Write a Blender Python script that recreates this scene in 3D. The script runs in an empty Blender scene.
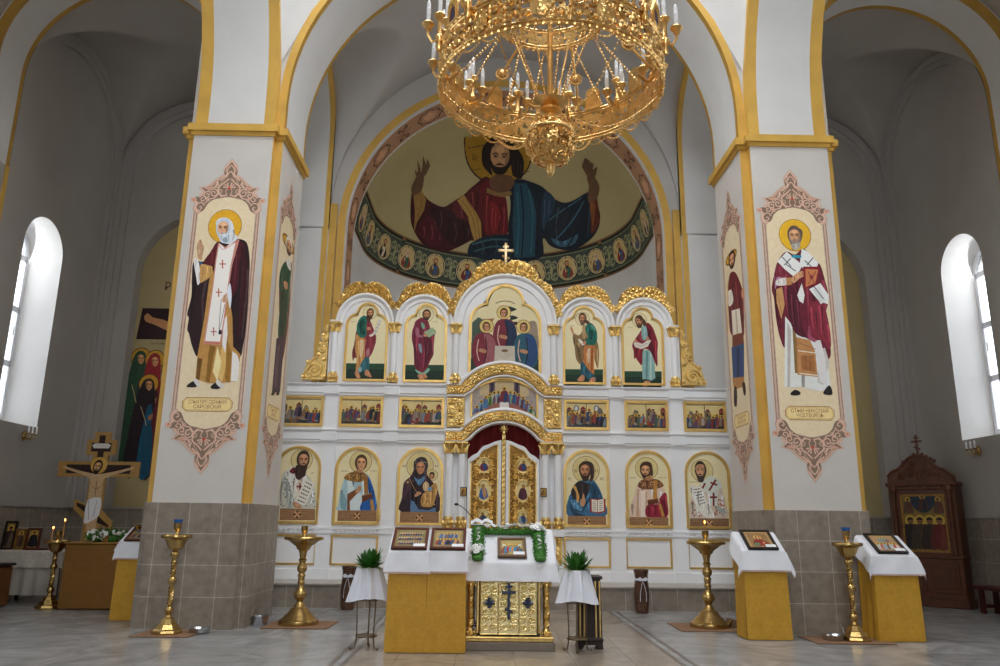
import bpy, math, random
from math import sin, cos, pi, sqrt, hypot, atan2, radians
from mathutils import Vector, Matrix
scn = bpy.context.scene
col = scn.collection
random.seed(7)

# ------------------------------------------------------------------ camera
cd = bpy.data.cameras.new('camera')
cd.sensor_width = 36.0
cd.lens = 776.16 * 36 / 1000
cam = bpy.data.objects.new('camera', cd)
col.objects.link(cam)
def _cam(pitch, roll, yaw):
    X = Vector((cos(yaw), sin(yaw), 0)); Y = Vector((-sin(yaw), cos(yaw), 0)); Z = Vector((0, 0, 1))
    F = Y * cos(pitch) + Z * sin(pitch); U = Z * cos(pitch) - Y * sin(pitch)
    r = X * cos(roll) + U * sin(roll); u = U * cos(roll) - X * sin(roll)
    return Matrix(((r.x, u.x, -F.x, -.36), (r.y, u.y, -F.y, 0), (r.z, u.z, -F.z, 1.5), (0, 0, 0, 1)))
cam.matrix_world = _cam(.2389, .0121, -.0166)
scn.camera = cam

# ------------------------------------------------------------------ daylight
scn.view_settings.view_transform = 'Standard'
scn.view_settings.look = 'None'
scn.view_settings.gamma = 1.0
scn.view_settings.use_curve_mapping = False
scn.view_settings.exposure = 0.56
scn.cycles.use_denoising = True
scn.cycles.max_bounces = 10
scn.cycles.diffuse_bounces = 6
scn.cycles.sample_clamp_indirect = 6
w = bpy.data.worlds.new('overcast_sky'); scn.world = w
w.use_nodes = True
bg = w.node_tree.nodes['Background']
bg.inputs[0].default_value = (.86, .93, 1.0, 1)
bg.inputs[1].default_value = 2.2

def area(name, loc, target, sx, sy, power, color=(1, .98, .95)):
    l = bpy.data.lights.new(name, 'AREA'); l.shape = 'RECTANGLE'
    l.size = sx; l.size_y = sy; l.energy = power; l.color = color
    o = bpy.data.objects.new(name, l); col.objects.link(o)
    o.location = loc
    o.rotation_euler = (Vector(target) - Vector(loc)).to_track_quat('-Z', 'Y').to_euler()
    return o
area('west_window_daylight', (0, -5.0, 7.3), (0, 12, 3), 3.4, 4.8, 230, (.92, .96, 1))
for s in (-1, 1):
    area('aisle_window_daylight', (s * 10.3, 14.9, 5.2), (s * 8.6, 15.0, 4.6), 1.3, 4.2, 40, (.95, .97, 1))
    area('added_apse_light', (s * 3.3, 18.6, 4.6), (0, 18.8, 5.2), .8, 2.0, 26, (1, .97, .92))  # added lamp that brightens the apse, unseen behind the screen
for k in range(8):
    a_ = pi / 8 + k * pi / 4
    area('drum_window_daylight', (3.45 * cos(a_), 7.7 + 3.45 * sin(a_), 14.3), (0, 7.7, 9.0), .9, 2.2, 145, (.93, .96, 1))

# ------------------------------------------------------------------ helpers
def lin(h, k=1.0):
    if isinstance(h, str):
        h = h.lstrip('#')
        h = tuple(int(h[i:i + 2], 16) / 255 for i in (0, 2, 4))
    return tuple(min(1, (c / 12.92 if c <= .04045 else ((c + .055) / 1.055) ** 2.4) * k) for c in h)

MATS = {}
def mat(name, c, rough=.6, metal=0.0, noise=0, nscale=8.0, bump=0, bscale=40.0, emit=None, trans=0, spec=.5, sheen=0):
    if name in MATS: return MATS[name]
    m = bpy.data.materials.new(name); m.use_nodes = True
    nt = m.node_tree; b = nt.nodes['Principled BSDF']
    c = lin(c) if isinstance(c, str) else c
    b.inputs['Base Color'].default_value = (*c, 1)
    b.inputs['Roughness'].default_value = rough
    b.inputs['Metallic'].default_value = metal
    b.inputs['Specular IOR Level'].default_value = spec
    if trans: b.inputs['Transmission Weight'].default_value = trans
    if sheen: b.inputs['Sheen Weight'].default_value = sheen
    if emit:
        b.inputs['Emission Color'].default_value = (*lin(emit[0]), 1); b.inputs['Emission Strength'].default_value = emit[1]
    tc = None
    if noise or bump: tc = nt.nodes.new('ShaderNodeTexCoord')
    if noise:
        n = nt.nodes.new('ShaderNodeTexNoise'); n.inputs['Scale'].default_value = nscale; n.inputs['Detail'].default_value = 5
        nt.links.new(tc.outputs['Object'], n.inputs['Vector'])
        r = nt.nodes.new('ShaderNodeValToRGB')
        r.color_ramp.elements[0].position = .3; r.color_ramp.elements[1].position = .7
        r.color_ramp.elements[0].color = (*[x * (1 - noise) for x in c], 1)
        r.color_ramp.elements[1].color = (*[min(1, x * (1 + noise)) for x in c], 1)
        nt.links.new(n.outputs['Fac'], r.inputs['Fac']); nt.links.new(r.outputs['Color'], b.inputs['Base Color'])
    if bump:
        n2 = nt.nodes.new('ShaderNodeTexNoise'); n2.inputs['Scale'].default_value = bscale; n2.inputs['Detail'].default_value = 3
        nt.links.new(tc.outputs['Object'], n2.inputs['Vector'])
        bp = nt.nodes.new('ShaderNodeBump'); bp.inputs['Strength'].default_value = bump; bp.inputs['Distance'].default_value = .02
        nt.links.new(n2.outputs['Fac'], bp.inputs['Height']); nt.links.new(bp.outputs['Normal'], b.inputs['Normal'])
    MATS[name] = m
    return m

def tile_mat(name, c1, c2, mortar, tw, th, msize, rough, axes='xz', off=0.0, nscale=3.0, namt=.25, bond=0.0, vein=0):
    m = bpy.data.materials.new(name); m.use_nodes = True
    nt = m.node_tree; b = nt.nodes['Principled BSDF']; L = nt.links
    tc = nt.nodes.new('ShaderNodeTexCoord'); sp = nt.nodes.new('ShaderNodeSeparateXYZ'); cb = nt.nodes.new('ShaderNodeCombineXYZ')
    L.new(tc.outputs['Object'], sp.inputs[0])
    if axes == 'w':                       # any upright face: run along x + y
        ad = nt.nodes.new('ShaderNodeMath'); ad.operation = 'ADD'
        L.new(sp.outputs['X'], ad.inputs[0]); L.new(sp.outputs['Y'], ad.inputs[1]); L.new(ad.outputs[0], cb.inputs['X'])
        L.new(sp.outputs['Z'], cb.inputs['Y'])
    else:
        L.new(sp.outputs['X'], cb.inputs['X']); L.new(sp.outputs['Y'], cb.inputs['Y'])
    br = nt.nodes.new('ShaderNodeTexBrick'); br.offset = bond; br.squash = 1
    L.new(cb.outputs[0], br.inputs['Vector'])
    br.inputs['Scale'].default_value = 1; br.inputs['Brick Width'].default_value = tw; br.inputs['Row Height'].default_value = th
    br.inputs['Mortar Size'].default_value = msize; br.inputs['Mortar Smooth'].default_value = .1; br.inputs['Bias'].default_value = 0
    br.inputs['Color1'].default_value = (*lin(c1), 1); br.inputs['Color2'].default_value = (*lin(c2), 1); br.inputs['Mortar'].default_value = (*lin(mortar), 1)
    n = nt.nodes.new('ShaderNodeTexNoise'); n.inputs['Scale'].default_value = nscale; n.inputs['Detail'].default_value = 8
    if vein: n.inputs['Distortion'].default_value = vein
    L.new(tc.outputs['Object'], n.inputs['Vector'])
    mx = nt.nodes.new('ShaderNodeMix'); mx.data_type = 'RGBA'; mx.blend_type = 'OVERLAY'; mx.inputs[0].default_value = namt * 2
    L.new(br.outputs['Color'], mx.inputs[6]); L.new(n.outputs['Fac'], mx.inputs[7]); L.new(mx.outputs[2], b.inputs['Base Color'])
    b.inputs['Roughness'].default_value = rough
    MATS[name] = m
    return m

class MB:
    """collects shapes into one mesh"""
    def __init__(s): s.v = []; s.f = []; s.m = []; s.s = []
    def add(s, vs, fs, m=0, smooth=False):
        o = len(s.v); s.v += [tuple(p) for p in vs]
        for f in fs: s.f.append([i + o for i in f]); s.m.append(m); s.s.append(smooth)
        return s
    def box(s, x0, x1, y0, y1, z0, z1, m=0):
        return s.add([(x0, y0, z0), (x1, y0, z0), (x1, y1, z0), (x0, y1, z0), (x0, y0, z1), (x1, y0, z1), (x1, y1, z1), (x0, y1, z1)],
              [(0, 3, 2, 1), (4, 5, 6, 7), (0, 1, 5, 4), (1, 2, 6, 5), (2, 3, 7, 6), (3, 0, 4, 7)], m)
    def bbox(s, x0, x1, y0, y1, z0, z1, b=.01, m=0):
        """box with chamfered edges"""
        xs = (x0, x0 + b, x1 - b, x1); ys = (y0, y0 + b, y1 - b, y1); zs = (z0, z0 + b, z1 - b, z1)
        vs = []; idx = {}
        def V(i, j, k):
            if (i, j, k) not in idx: idx[(i, j, k)] = len(vs); vs.append((xs[i], ys[j], zs[k]))
            return idx[(i, j, k)]
        fs = []
        for k, o in ((0, 1), (3, 0)):
            q = [V(1, 1, k), V(2, 1, k), V(2, 2, k), V(1, 2, k)]; fs.append(q[::-1] if o else q)
            q = [V(1, k, 1), V(2, k, 1), V(2, k, 2), V(1, k, 2)]; fs.append(q if o else q[::-1])
            q = [V(k, 1, 1), V(k, 2, 1), V(k, 2, 2), V(k, 1, 2)]; fs.append(q[::-1] if o else q)
        for a in (0, 3):
            for c in (0, 3):
                ai = 1 if a == 0 else 2; ci = 1 if c == 0 else 2
                fl = (a == 0) ^ (c == 0)
                q = [V(1, a, ci), V(2, a, ci), V(2, ai, c), V(1, ai, c)]; fs.append(q if not fl else q[::-1])
                q = [V(a, 1, ci), V(a, 2, ci), V(ai, 2, c), V(ai, 1, c)]; fs.append(q if fl else q[::-1])
                q = [V(a, ci, 1), V(a, ci, 2), V(ai, c, 2), V(ai, c, 1)]; fs.append(q if not fl else q[::-1])
                for e in (0, 3):
                    ei = 1 if e == 0 else 2
                    fs.append([V(a, ci, ei), V(ai, c, ei), V(ai, ci, e)])
        return s.add(vs, fs, m)
    def grid(s, fn, nu, nv, m=0, smooth=True, wrap=False):
        vs = [fn(i / nu, j / nv) for j in range(nv + 1) for i in range(nu + 1)]
        w_ = nu + 1
        fs = [(j * w_ + i, j * w_ + i + 1, (j + 1) * w_ + i + 1, (j + 1) * w_ + i) for j in range(nv) for i in range(nu)]
        return s.add(vs, fs, m, smooth)
    def prism(s, pts, fn, d0, d1, m=0, mside=None, back=True, smooth_side=False):
        """outline pts (u,v) filled at depth d0 (front) and walled to d1; fn(u,v,d)->xyz"""
        n = len(pts)
        vs = [fn(u, v, d0) for u, v in pts] + [fn(u, v, d1) for u, v in pts]
        s.add(vs, [list(range(n))] + ([list(range(2 * n - 1, n - 1, -1))] if back else []), m)
        return s.add(vs, [(i, i + n, (i + 1) % n + n, (i + 1) % n) for i in range(n)], m if mside is None else mside, smooth_side)
    def ring(s, outer, inner, fn, d0, d1, m=0, smooth=False):
        """frame between two outlines of equal count, front at d0, back at d1"""
        n = len(outer)
        vs = [fn(u, v, d0) for u, v in outer] + [fn(u, v, d0) for u, v in inner] + [fn(u, v, d1) for u, v in outer] + [fn(u, v, d1) for u, v in inner]
        fs = []
        for i in range(n):
            j = (i + 1) % n
            fs += [(i, j, j + n, i + n), (i + 2 * n, j + 2 * n, j, i), (i + n, j + n, j + 3 * n, i + 3 * n)]
        return s.add(vs, fs, m, smooth)
    def sweep(s, path, prof, fn, closed=False, m=0, smooth=True):
        """profile (a = outward offset from the path, d = depth) swept along a 2d path"""
        n = len(path); k = len(prof); vs = []
        for i, (u, v) in enumerate(path):
            if closed: p, q = path[i - 1], path[(i + 1) % n]
            else: p, q = path[max(0, i - 1)], path[min(n - 1, i + 1)]
            a = Vector((u - p[0], v - p[1])); b = Vector((q[0] - u, q[1] - v))
            if a.length < 1e-9: a = b
            if b.length < 1e-9: b = a
            a.normalize(); b.normalize(); t = (a + b)
            if t.length < 1e-6: t = a.copy()
            t.normalize(); nn = Vector((-t.y, t.x)); sc = 1 / max(.45, nn.dot(Vector((-a.y, a.x))))
            for (o, d) in prof: vs.append(fn(u + nn.x * o * sc, v + nn.y * o * sc, d))
        fs = []
        for i in range(n if closed else n - 1):
            j = (i + 1) % n
            for c in range(k - 1): fs.append((i * k + c, j * k + c, j * k + c + 1, i * k + c + 1))
        if not closed: fs += [tuple(range(k)), tuple(range((n - 1) * k + k - 1, (n - 1) * k - 1, -1))]
        return s.add(vs, fs, m, smooth)
    def lathe(s, prof, c=(0, 0, 0), n=24, m=0, smooth=True, lobes=0, amp=0):
        k = len(prof); vs = []
        for i in range(n):
            a = 2 * pi * i / n; q = 1 + amp * cos(lobes * a) if lobes else 1
            for r, z in prof: vs.append((c[0] + r * q * cos(a), c[1] + r * q * sin(a), c[2] + z))
        fs = [(i * k + j, ((i + 1) % n) * k + j, ((i + 1) % n) * k + j + 1, i * k + j + 1) for i in range(n) for j in range(k - 1)]
        fs.append([i * k for i in range(n)][::-1]); fs.append([i * k + k - 1 for i in range(n)])
        return s.add(vs, fs, m, smooth)
    def tube(s, pts, r, n=6, m=0, smooth=True, flat=1.0, up=None):
        P = [Vector(p) for p in pts]; N = len(P); vs = []
        ref = Vector(up) if up else None
        prev = None
        for i, p in enumerate(P):
            t = (P[min(N - 1, i + 1)] - P[max(0, i - 1)])
            if t.length < 1e-9: t = Vector((0, 0, 1))
            t.normalize()
            if ref is not None: a = ref
            elif prev is None: a = Vector((0, 0, 1)) if abs(t.z) < .9 else Vector((1, 0, 0))
            else: a = prev
            b = t.cross(a)
            if b.length < 1e-6: b = t.orthogonal()
            b.normalize(); a = b.cross(t); prev = a
            rr = r(i / (N - 1)) if callable(r) else r
            for k in range(n):
                q = 2 * pi * k / n
                vs.append(p + b * (cos(q) * rr) + a * (sin(q) * rr * flat))
        fs = [(i * n + k, i * n + (k + 1) % n, (i + 1) * n + (k + 1) % n, (i + 1) * n + k) for i in range(N - 1) for k in range(n)]
        fs.append(list(range(n))[::-1]); fs.append([(N - 1) * n + k for k in range(n)])
        return s.add(vs, fs, m, smooth)
    def ball(s, c, r, nu=8, nv=5, m=0, ax=None):
        """ellipsoid; r scalar or (a,b,c); ax optional 3 axis vectors"""
        if not hasattr(r, '__len__'): r = (r, r, r)
        ax = ax or ((1, 0, 0), (0, 1, 0), (0, 0, 1))
        A = [Vector(a) for a in ax]; c = Vector(c); vs = []
        for j in range(1, nv):
            e = -pi / 2 + pi * j / nv
            for i in range(nu):
                a = 2 * pi * i / nu
                vs.append(c + A[0] * (r[0] * cos(e) * cos(a)) + A[1] * (r[1] * cos(e) * sin(a)) + A[2] * (r[2] * sin(e)))
        vs += [c - A[2] * r[2], c + A[2] * r[2]]
        b, t = len(vs) - 2, len(vs) - 1; fs = []
        for j in range(nv - 2):
            for i in range(nu): fs.append((j * nu + i, j * nu + (i + 1) % nu, (j + 1) * nu + (i + 1) % nu, (j + 1) * nu + i))
        for i in range(nu):
            fs.append((b, (i + 1) % nu, i)); fs.append((t, (nv - 2) * nu + i, (nv - 2) * nu + (i + 1) % nu))
        return s.add(vs, fs, m, True)
    def merge(s, o, fn=None, m=None):
        k = len(s.v); s.v += [tuple(fn(*p)) for p in o.v] if fn else o.v
        s.f += [[i + k for i in f] for f in o.f]; s.m += o.m if m is None else [m] * len(o.f); s.s += o.s
        return s
    def mesh(s, name, mats):
        me = bpy.data.meshes.new(name)
        me.from_pydata(s.v, [], s.f)
        for m in (mats if isinstance(mats, (list, tuple)) else [mats]): me.materials.append(m)
        me.polygons.foreach_set('material_index', s.m)
        me.polygons.foreach_set('use_smooth', s.s)
        me.update()
        if any(s.s): me.set_sharp_from_angle(angle=radians(42))
        return me
    def build(s, name, mats, parent=None, loc=None, rz=0):
        o = bpy.data.objects.new(name, s.mesh(name, mats)); col.objects.link(o)
        if parent is not None: o.parent = parent
        if loc: o.location = loc
        if rz: o.rotation_euler = (0, 0, rz)
        return o

def tag(o, label=None, cat=None, group=None, kind=None):
    if label: o['label'] = label
    if cat: o['category'] = cat
    if group: o['group'] = group
    if kind: o['kind'] = kind
    return o
def empty(name, loc=(0, 0, 0), label=None, cat=None, group=None, rz=0, rx=0):
    o = bpy.data.objects.new(name, None); col.objects.link(o); o.empty_display_size = .1
    o.location = loc; o.rotation_euler = (rx, 0, rz)
    return tag(o, label, cat, group)
def struct(mb, name, mats): return tag(mb.build(name, mats), kind='structure')
def copy_tree(o, parent=None, loc=None, rz=None, label=None, group=None):
    c = o.copy(); col.objects.link(c); c.parent = parent
    if loc is not None: c.location = loc
    if rz is not None: c.rotation_euler = (0, 0, rz)
    if label: c['label'] = label
    if group: c['group'] = group
    for ch in list(o.children): copy_tree(ch, c)
    return c

# ---- painting: flat coloured shapes laid over one another like coats of paint
def catmull(pts, k=4, closed=True):
    n = len(pts); out = []
    for i in range(n if closed else n - 1):
        g = lambda j: pts[j % n] if closed else pts[max(0, min(n - 1, j))]
        p0, p1, p2, p3 = g(i - 1), g(i), g(i + 1), g(i + 2)
        for q in range(k):
            t = q / k
            out.append(tuple(.5 * (2 * p1[a] + (p2[a] - p0[a]) * t + (2 * p0[a] - 5 * p1[a] + 4 * p2[a] - p3[a]) * t * t + (3 * p1[a] - p0[a] - 3 * p2[a] + p3[a]) * t ** 3) for a in (0, 1)))
    if not closed: out.append(pts[-1])
    return out
def ell(cx, cy, rx, ry=None, n=28, a0=0, a1=2 * pi):
    ry = rx if ry is None else ry
    full = abs(a1 - a0 - 2 * pi) < 1e-6
    return [(cx + rx * cos(a0 + (a1 - a0) * i / (n if full else n - 1)), cy + ry * sin(a0 + (a1 - a0) * i / (n if full else n - 1))) for i in range(n)]
PAINT = None
def paint_mat():
    global PAINT
    if PAINT: return PAINT
    m = bpy.data.materials.new('icon_paint'); m.use_nodes = True
    nt = m.node_tree; b = nt.nodes['Principled BSDF']
    a = nt.nodes.new('ShaderNodeVertexColor'); a.layer_name = 'paint'
    tc = nt.nodes.new('ShaderNodeTexCoord'); n = nt.nodes.new('ShaderNodeTexNoise'); n.inputs['Scale'].default_value = 14; n.inputs['Detail'].default_value = 6
    nt.links.new(tc.outputs['Object'], n.inputs['Vector'])
    mx = nt.nodes.new('ShaderNodeMix'); mx.data_type = 'RGBA'; mx.blend_type = 'SOFT_LIGHT'; mx.inputs[0].default_value = .5
    nt.links.new(a.outputs['Color'], mx.inputs[6]); nt.links.new(n.outputs['Fac'], mx.inputs[7])
    nt.links.new(mx.outputs[2], b.inputs['Base Color'])
    b.inputs['Roughness'].default_value = .5; b.inputs['Specular IOR Level'].default_value = .3
    PAINT = m
    return m
class Paint:
    def __init__(s, k=1.0, eps=.0003): s.p = []; s.k = k; s.eps = eps
    def poly(s, c, pts, sm=0):
        if sm: pts = catmull(pts, sm)
        s.p.append((lin(c, s.k) if isinstance(c, str) else c, list(pts)))
        return s
    def line(s, c, pts, w, sm=0, w2=None):
        if sm: pts = catmull(pts, sm, False)
        n = len(pts); A = []; B = []
        for i, (x, y) in enumerate(pts):
            p, q = pts[max(0, i - 1)], pts[min(n - 1, i + 1)]
            dx, dy = q[0] - p[0], q[1] - p[1]; l = hypot(dx, dy) or 1
            ww = (w if w2 is None else w + (w2 - w) * i / max(1, n - 1)) / 2
            A.append((x - dy / l * ww, y + dx / l * ww)); B.append((x + dy / l * ww, y - dx / l * ww))
        c = lin(c, s.k) if isinstance(c, str) else c
        s.p.append((c, ('strip', A, B)))
        return s
    def circ(s, c, cx, cy, r, ry=None, n=28): return s.poly(c, ell(cx, cy, r, ry, n))
    def outline(s, c, cx, cy, r, w, n=32, ry=None):
        ry = ry or r
        return s.line(c, ell(cx, cy, r, ry, n) + [(cx + r, cy)], w)
    def text(s, c, txt, x, y, h, wmax=None, align='CENTER'):
        s.p.append((lin(c, s.k), ('text', txt, x, y, h, wmax, align))); return s
    def build(s, name, fn, parent=None, maxlen=None, mats=None):
        """fn(u, v, d) -> xyz with d = height above the ground coat"""
        vs = []; fs = []; cs = []
        def emit(v2, faces, d, c):
            o = len(vs)
            for (u, v) in v2: vs.append(tuple(fn(u, v, d))); cs.extend((*c, 1.0))
            for f in faces: fs.append([i + o for i in f])
        seen = []                                            # coats: each shape lies one coat above what it overlaps
        for c, pts in s.p:
            if isinstance(pts, tuple):
                bp = pts[1] + pts[2] if pts[0] == 'strip' else text_shape(*pts[1:])[0]
            else: bp = pts
            if not bp: continue
            x0, x1 = min(p[0] for p in bp), max(p[0] for p in bp); z0, z1 = min(p[1] for p in bp), max(p[1] for p in bp)
            lv = 1 + max((q[4] for q in seen if q[0] <= x1 and q[1] >= x0 and q[2] <= z1 and q[3] >= z0), default=0)
            seen.append((x0, x1, z0, z1, lv)); d = lv * s.eps
            if isinstance(pts, tuple) and pts[0] == 'strip':
                A, B = pts[1], pts[2]; n = len(A)
                if maxlen:
                    A2, B2 = [A[0]], [B[0]]
                    for j in range(1, n):
                        k = max(1, int(hypot(A[j][0] - A[j - 1][0], A[j][1] - A[j - 1][1]) / maxlen) + 1)
                        for q in range(1, k + 1):
                            A2.append(tuple(A[j - 1][z] + (A[j][z] - A[j - 1][z]) * q / k for z in (0, 1))); B2.append(tuple(B[j - 1][z] + (B[j][z] - B[j - 1][z]) * q / k for z in (0, 1)))
                    A, B, n = A2, B2, len(A2)
                v2 = A + B; fc = [(j, j + 1, n + j + 1, n + j) for j in range(n - 1)]
            elif isinstance(pts, tuple):
                v2, fc = text_shape(*pts[1:])
            else:
                n = len(pts)
                ar = sum(pts[j - 1][0] * pts[j][1] - pts[j][0] * pts[j - 1][1] for j in range(n))
                v2 = pts if ar > 0 else pts[::-1]; fc = [list(range(n))]
                if maxlen:
                    v2, fc = dice(v2, maxlen)
            emit(v2, fc, d, c)
        me = bpy.data.meshes.new(name); me.from_pydata(vs, [], fs)
        ca = me.color_attributes.new('paint', 'FLOAT_COLOR', 'POINT'); ca.data.foreach_set('color', cs)
        me.materials.append(paint_mat() if mats is None else mats); me.update()
        o = bpy.data.objects.new(name, me); col.objects.link(o)
        if parent is not None: o.parent = parent
        return o
import bmesh
def dice(pts, maxlen):
    """cut a flat outline into small triangles so it can follow a curved wall"""
    bm = bmesh.new()
    f = bm.faces.new([bm.verts.new((u, v, 0)) for u, v in pts])
    f.normal_update()
    bmesh.ops.triangulate(bm, faces=[f], ngon_method='EAR_CLIP')
    for _ in range(7):
        es = [e for e in bm.edges if e.calc_length() > maxlen]
        if not es: break
        bmesh.ops.subdivide_edges(bm, edges=es, cuts=1, use_grid_fill=False)
        bmesh.ops.triangulate(bm, faces=[f for f in bm.faces if len(f.verts) > 3])
    bm.verts.index_update()
    r = [(v.co.x, v.co.y) for v in bm.verts], [[v.index for v in f.verts] for f in bm.faces]
    bm.free(); return r
_txt = {}
def text_shape(txt, x, y, h, wmax=None, align='CENTER'):
    if txt not in _txt:
        cu = bpy.data.curves.new('lettering', 'FONT'); cu.body = txt; cu.size = 1; cu.resolution_u = 2
        ob = bpy.data.objects.new('lettering', cu); col.objects.link(ob)
        dg = bpy.context.evaluated_depsgraph_get(); me = bpy.data.meshes.new_from_object(ob.evaluated_get(dg))
        _txt[txt] = ([(v.co.x, v.co.y) for v in me.vertices], [list(p.vertices) for p in me.polygons])
        bpy.data.meshes.remove(me); bpy.data.objects.remove(ob); bpy.data.curves.remove(cu)
    V, F = _txt[txt]
    if not V: return [], []
    x0 = min(p[0] for p in V); x1 = max(p[0] for p in V)
    k = h / .7; kx = k
    if wmax and (x1 - x0) * k > wmax: kx = wmax / (x1 - x0)
    ox = x - (x0 + x1) / 2 * kx if align == 'CENTER' else x - x0 * kx
    return [(ox + p[0] * kx, y + p[1] * k) for p in V], F

# ------------------------------------------------------------------ building: walls, piers, vaults
plaster_vault_shade = mat('plaster_vault_shade', '#bbb8b4', .8, noise=.04, nscale=1.2, bump=.12, bscale=14)  # greyer copy of plaster, the vault's shade put into the colour
plaster_aisle_shade = mat('plaster_aisle_shade', '#aba69f', .8, noise=.05, nscale=1.2, bump=.12, bscale=14)  # darker copy of plaster, the dimness of the aisles put into its colour
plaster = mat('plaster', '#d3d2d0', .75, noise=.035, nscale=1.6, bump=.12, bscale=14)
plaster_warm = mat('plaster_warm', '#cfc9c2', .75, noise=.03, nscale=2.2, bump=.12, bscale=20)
ochre = mat('ochre_paint', '#d0a54c', .5, noise=.10, nscale=2.5, bump=.1, bscale=18)
ochre_d = mat('ochre_paint_deep', '#b58c38', .5, noise=.12, nscale=2.5, bump=.1, bscale=18)
tilew = tile_mat('dado_tile', '#94897c', '#8a7f72', '#bdb4a6', .46, .43, .005, .45, 'w', nscale=9, namt=.22)
floor_m = tile_mat('floor_tile', '#a2a2a2', '#989796', '#7d7b77', 1.0, 1.0, .004, .24, 'xy', nscale=1.1, namt=.32, vein=2.5)
floor_warm = tile_mat('floor_tile_warm', '#9a8f82', '#94887b', '#7a7268', .66, .66, .004, .24, 'xy', nscale=2, namt=.25, vein=1.5)
floor_band = mat('floor_band', '#6f6760', .3, noise=.15, nscale=6)
step_top = mat('step_stone', '#b1a89d', .3, noise=.1, nscale=5)

fy = lambda Y: (lambda u, v, d: (u, Y + d, v))             # upright face looking west (towards the door), depth goes east
fb = MB(); fb.box(-9.6, 9.6, -6, 17.6, -.2, 0); struct(fb, 'floor', floor_m)
fb = MB()
fb.box(-1.82, 1.82, -5.9, 14.38, 0, .003, 0)
for s in (-1, 1):
    for a, b in ((1.82, 1.87), (1.95, 2.0)): fb.box(min(s * a, s * b), max(s * a, s * b), -5.9, 14.38, 0, .004, 1)
struct(fb, 'floor_aisle_tiles', [floor_warm, floor_band])

sb = MB()                                                    # raised floor before the icon screen
sb.box(-5.2, 5.2, 14.4, 17.2, 0, .385, 0); sb.box(-5.2, 5.2, 14.37, 17.2, .385, .41, 1)
sb.box(-3.6, 3.6, 17.0, 21.9, 0, .41, 1)
struct(sb, 'floor_raised_step', [tilew, step_top])

def archpath(c, R, zc, zs, n=40):
    P = [(c - R, zs, -1, 0)] if zs < zc else []
    for i in range(n + 1):
        a = pi - pi * i / n
        P.append((c + R * cos(a), zc + R * sin(a), cos(a), sin(a)))
    if zs < zc: P.append((c + R, zs, 1, 0))
    return P
def archsweep(mb, path, prof, fn):
    """prof: (offset into the masonry, depth, material of the strip that starts here)"""
    for j in range(len(prof) - 1):
        o0, w0, m_ = prof[j]; o1, w1, _ = prof[j + 1]
        vs = []
        for (a, z, na, nz) in path: vs += [fn(a + na * o0, z + nz * o0, w0), fn(a + na * o1, z + nz * o1, w1)]
        mb.add(vs, [(2 * i, 2 * i + 1, 2 * i + 3, 2 * i + 2) for i in range(len(path) - 1)], m_, True)
ax = lambda a, z, w: (a, w, z)
ay = lambda a, z, w: (w, a, z)

def cross_plan(s, e=0.0, y0=11.5, y1=13.18):
    """pier plan, a square with rebated corners; e pushes every face outwards"""
    P = [(3.865 - e, y0 - e), (5.14 + e, y0 - e), (5.14 + e, y0 + .13 - e), (5.265 + e, y0 + .13 - e), (5.265 + e, y1 - .13 + e), (5.14 + e, y1 - .13 + e),
         (5.14 + e, y1 + e), (3.865 - e, y1 + e), (3.865 - e, y1 - .13 + e), (3.74 - e, y1 - .13 + e), (3.74 - e, y0 + .13 - e), (3.865 - e, y0 + .13 - e)]
    return P if s > 0 else [(-x, y) for x, y in P[::-1]]
def vprism(mb, P, z0, z1, mfn):
    n = len(P)
    for i in range(n):
        a, b = P[i], P[(i + 1) % n]
        mb.add([(a[0], a[1], z0), (b[0], b[1], z0), (b[0], b[1], z1), (a[0], a[1], z1)], [(0, 1, 2, 3)], mfn(a, b))
    mb.add([(p[0], p[1], z1) for p in P], [list(range(n))], mfn(None, None)); mb.add([(p[0], p[1], z0) for p in P[::-1]], [list(range(n))], mfn(None, None))
def short(a, b): return 1 if a and hypot(a[0] - b[0], a[1] - b[1]) < .3 else 0
for s, nm in ((-1, 'left'), (1, 'right')):
    for yy, far in ((11.5, 0), (2.22, 1)):
        mb = MB()
        vprism(mb, cross_plan(s, 0, yy, yy + 1.68), 1.70, 7.56, short)
        vprism(mb, cross_plan(s, .025, yy, yy + 1.68), 0, 1.72, lambda a, b: 2)
        for e, z0, z1 in ((.035, 7.5, 7.56), (.085, 7.56, 7.68)): vprism(mb, cross_plan(s, e, yy, yy + 1.68), z0, z1, lambda a, b: 1)
        vprism(mb, cross_plan(s, -.012, yy, yy + 1.68), 7.67, 12.4, lambda a, b: 0)
        struct(mb, 'pillar_' + nm + ('' if not far else '_rear'), [plaster_warm, ochre, tilew])
    # east respond, where the arcade meets the end wall
    mb = MB()
    X = lambda a, b: (min(s * a, s * b), max(s * a, s * b))
    mb.box(*X(3.865, 5.3), 15.95, 17.3, .4, 7.7, 0); mb.box(*X(3.865, 5.3), 15.953, 17.3, 7.7, 12.4, 0)
    mb.box(*X(3.72, 3.9), 16.06, 17.3, .4, 8.3, 1)
    mb.box(*X(3.868, 3.99), 15.94, 16.0, .4, 7.7, 1)
    struct(mb, 'pillar_east_' + nm, [plaster, ochre])

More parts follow.
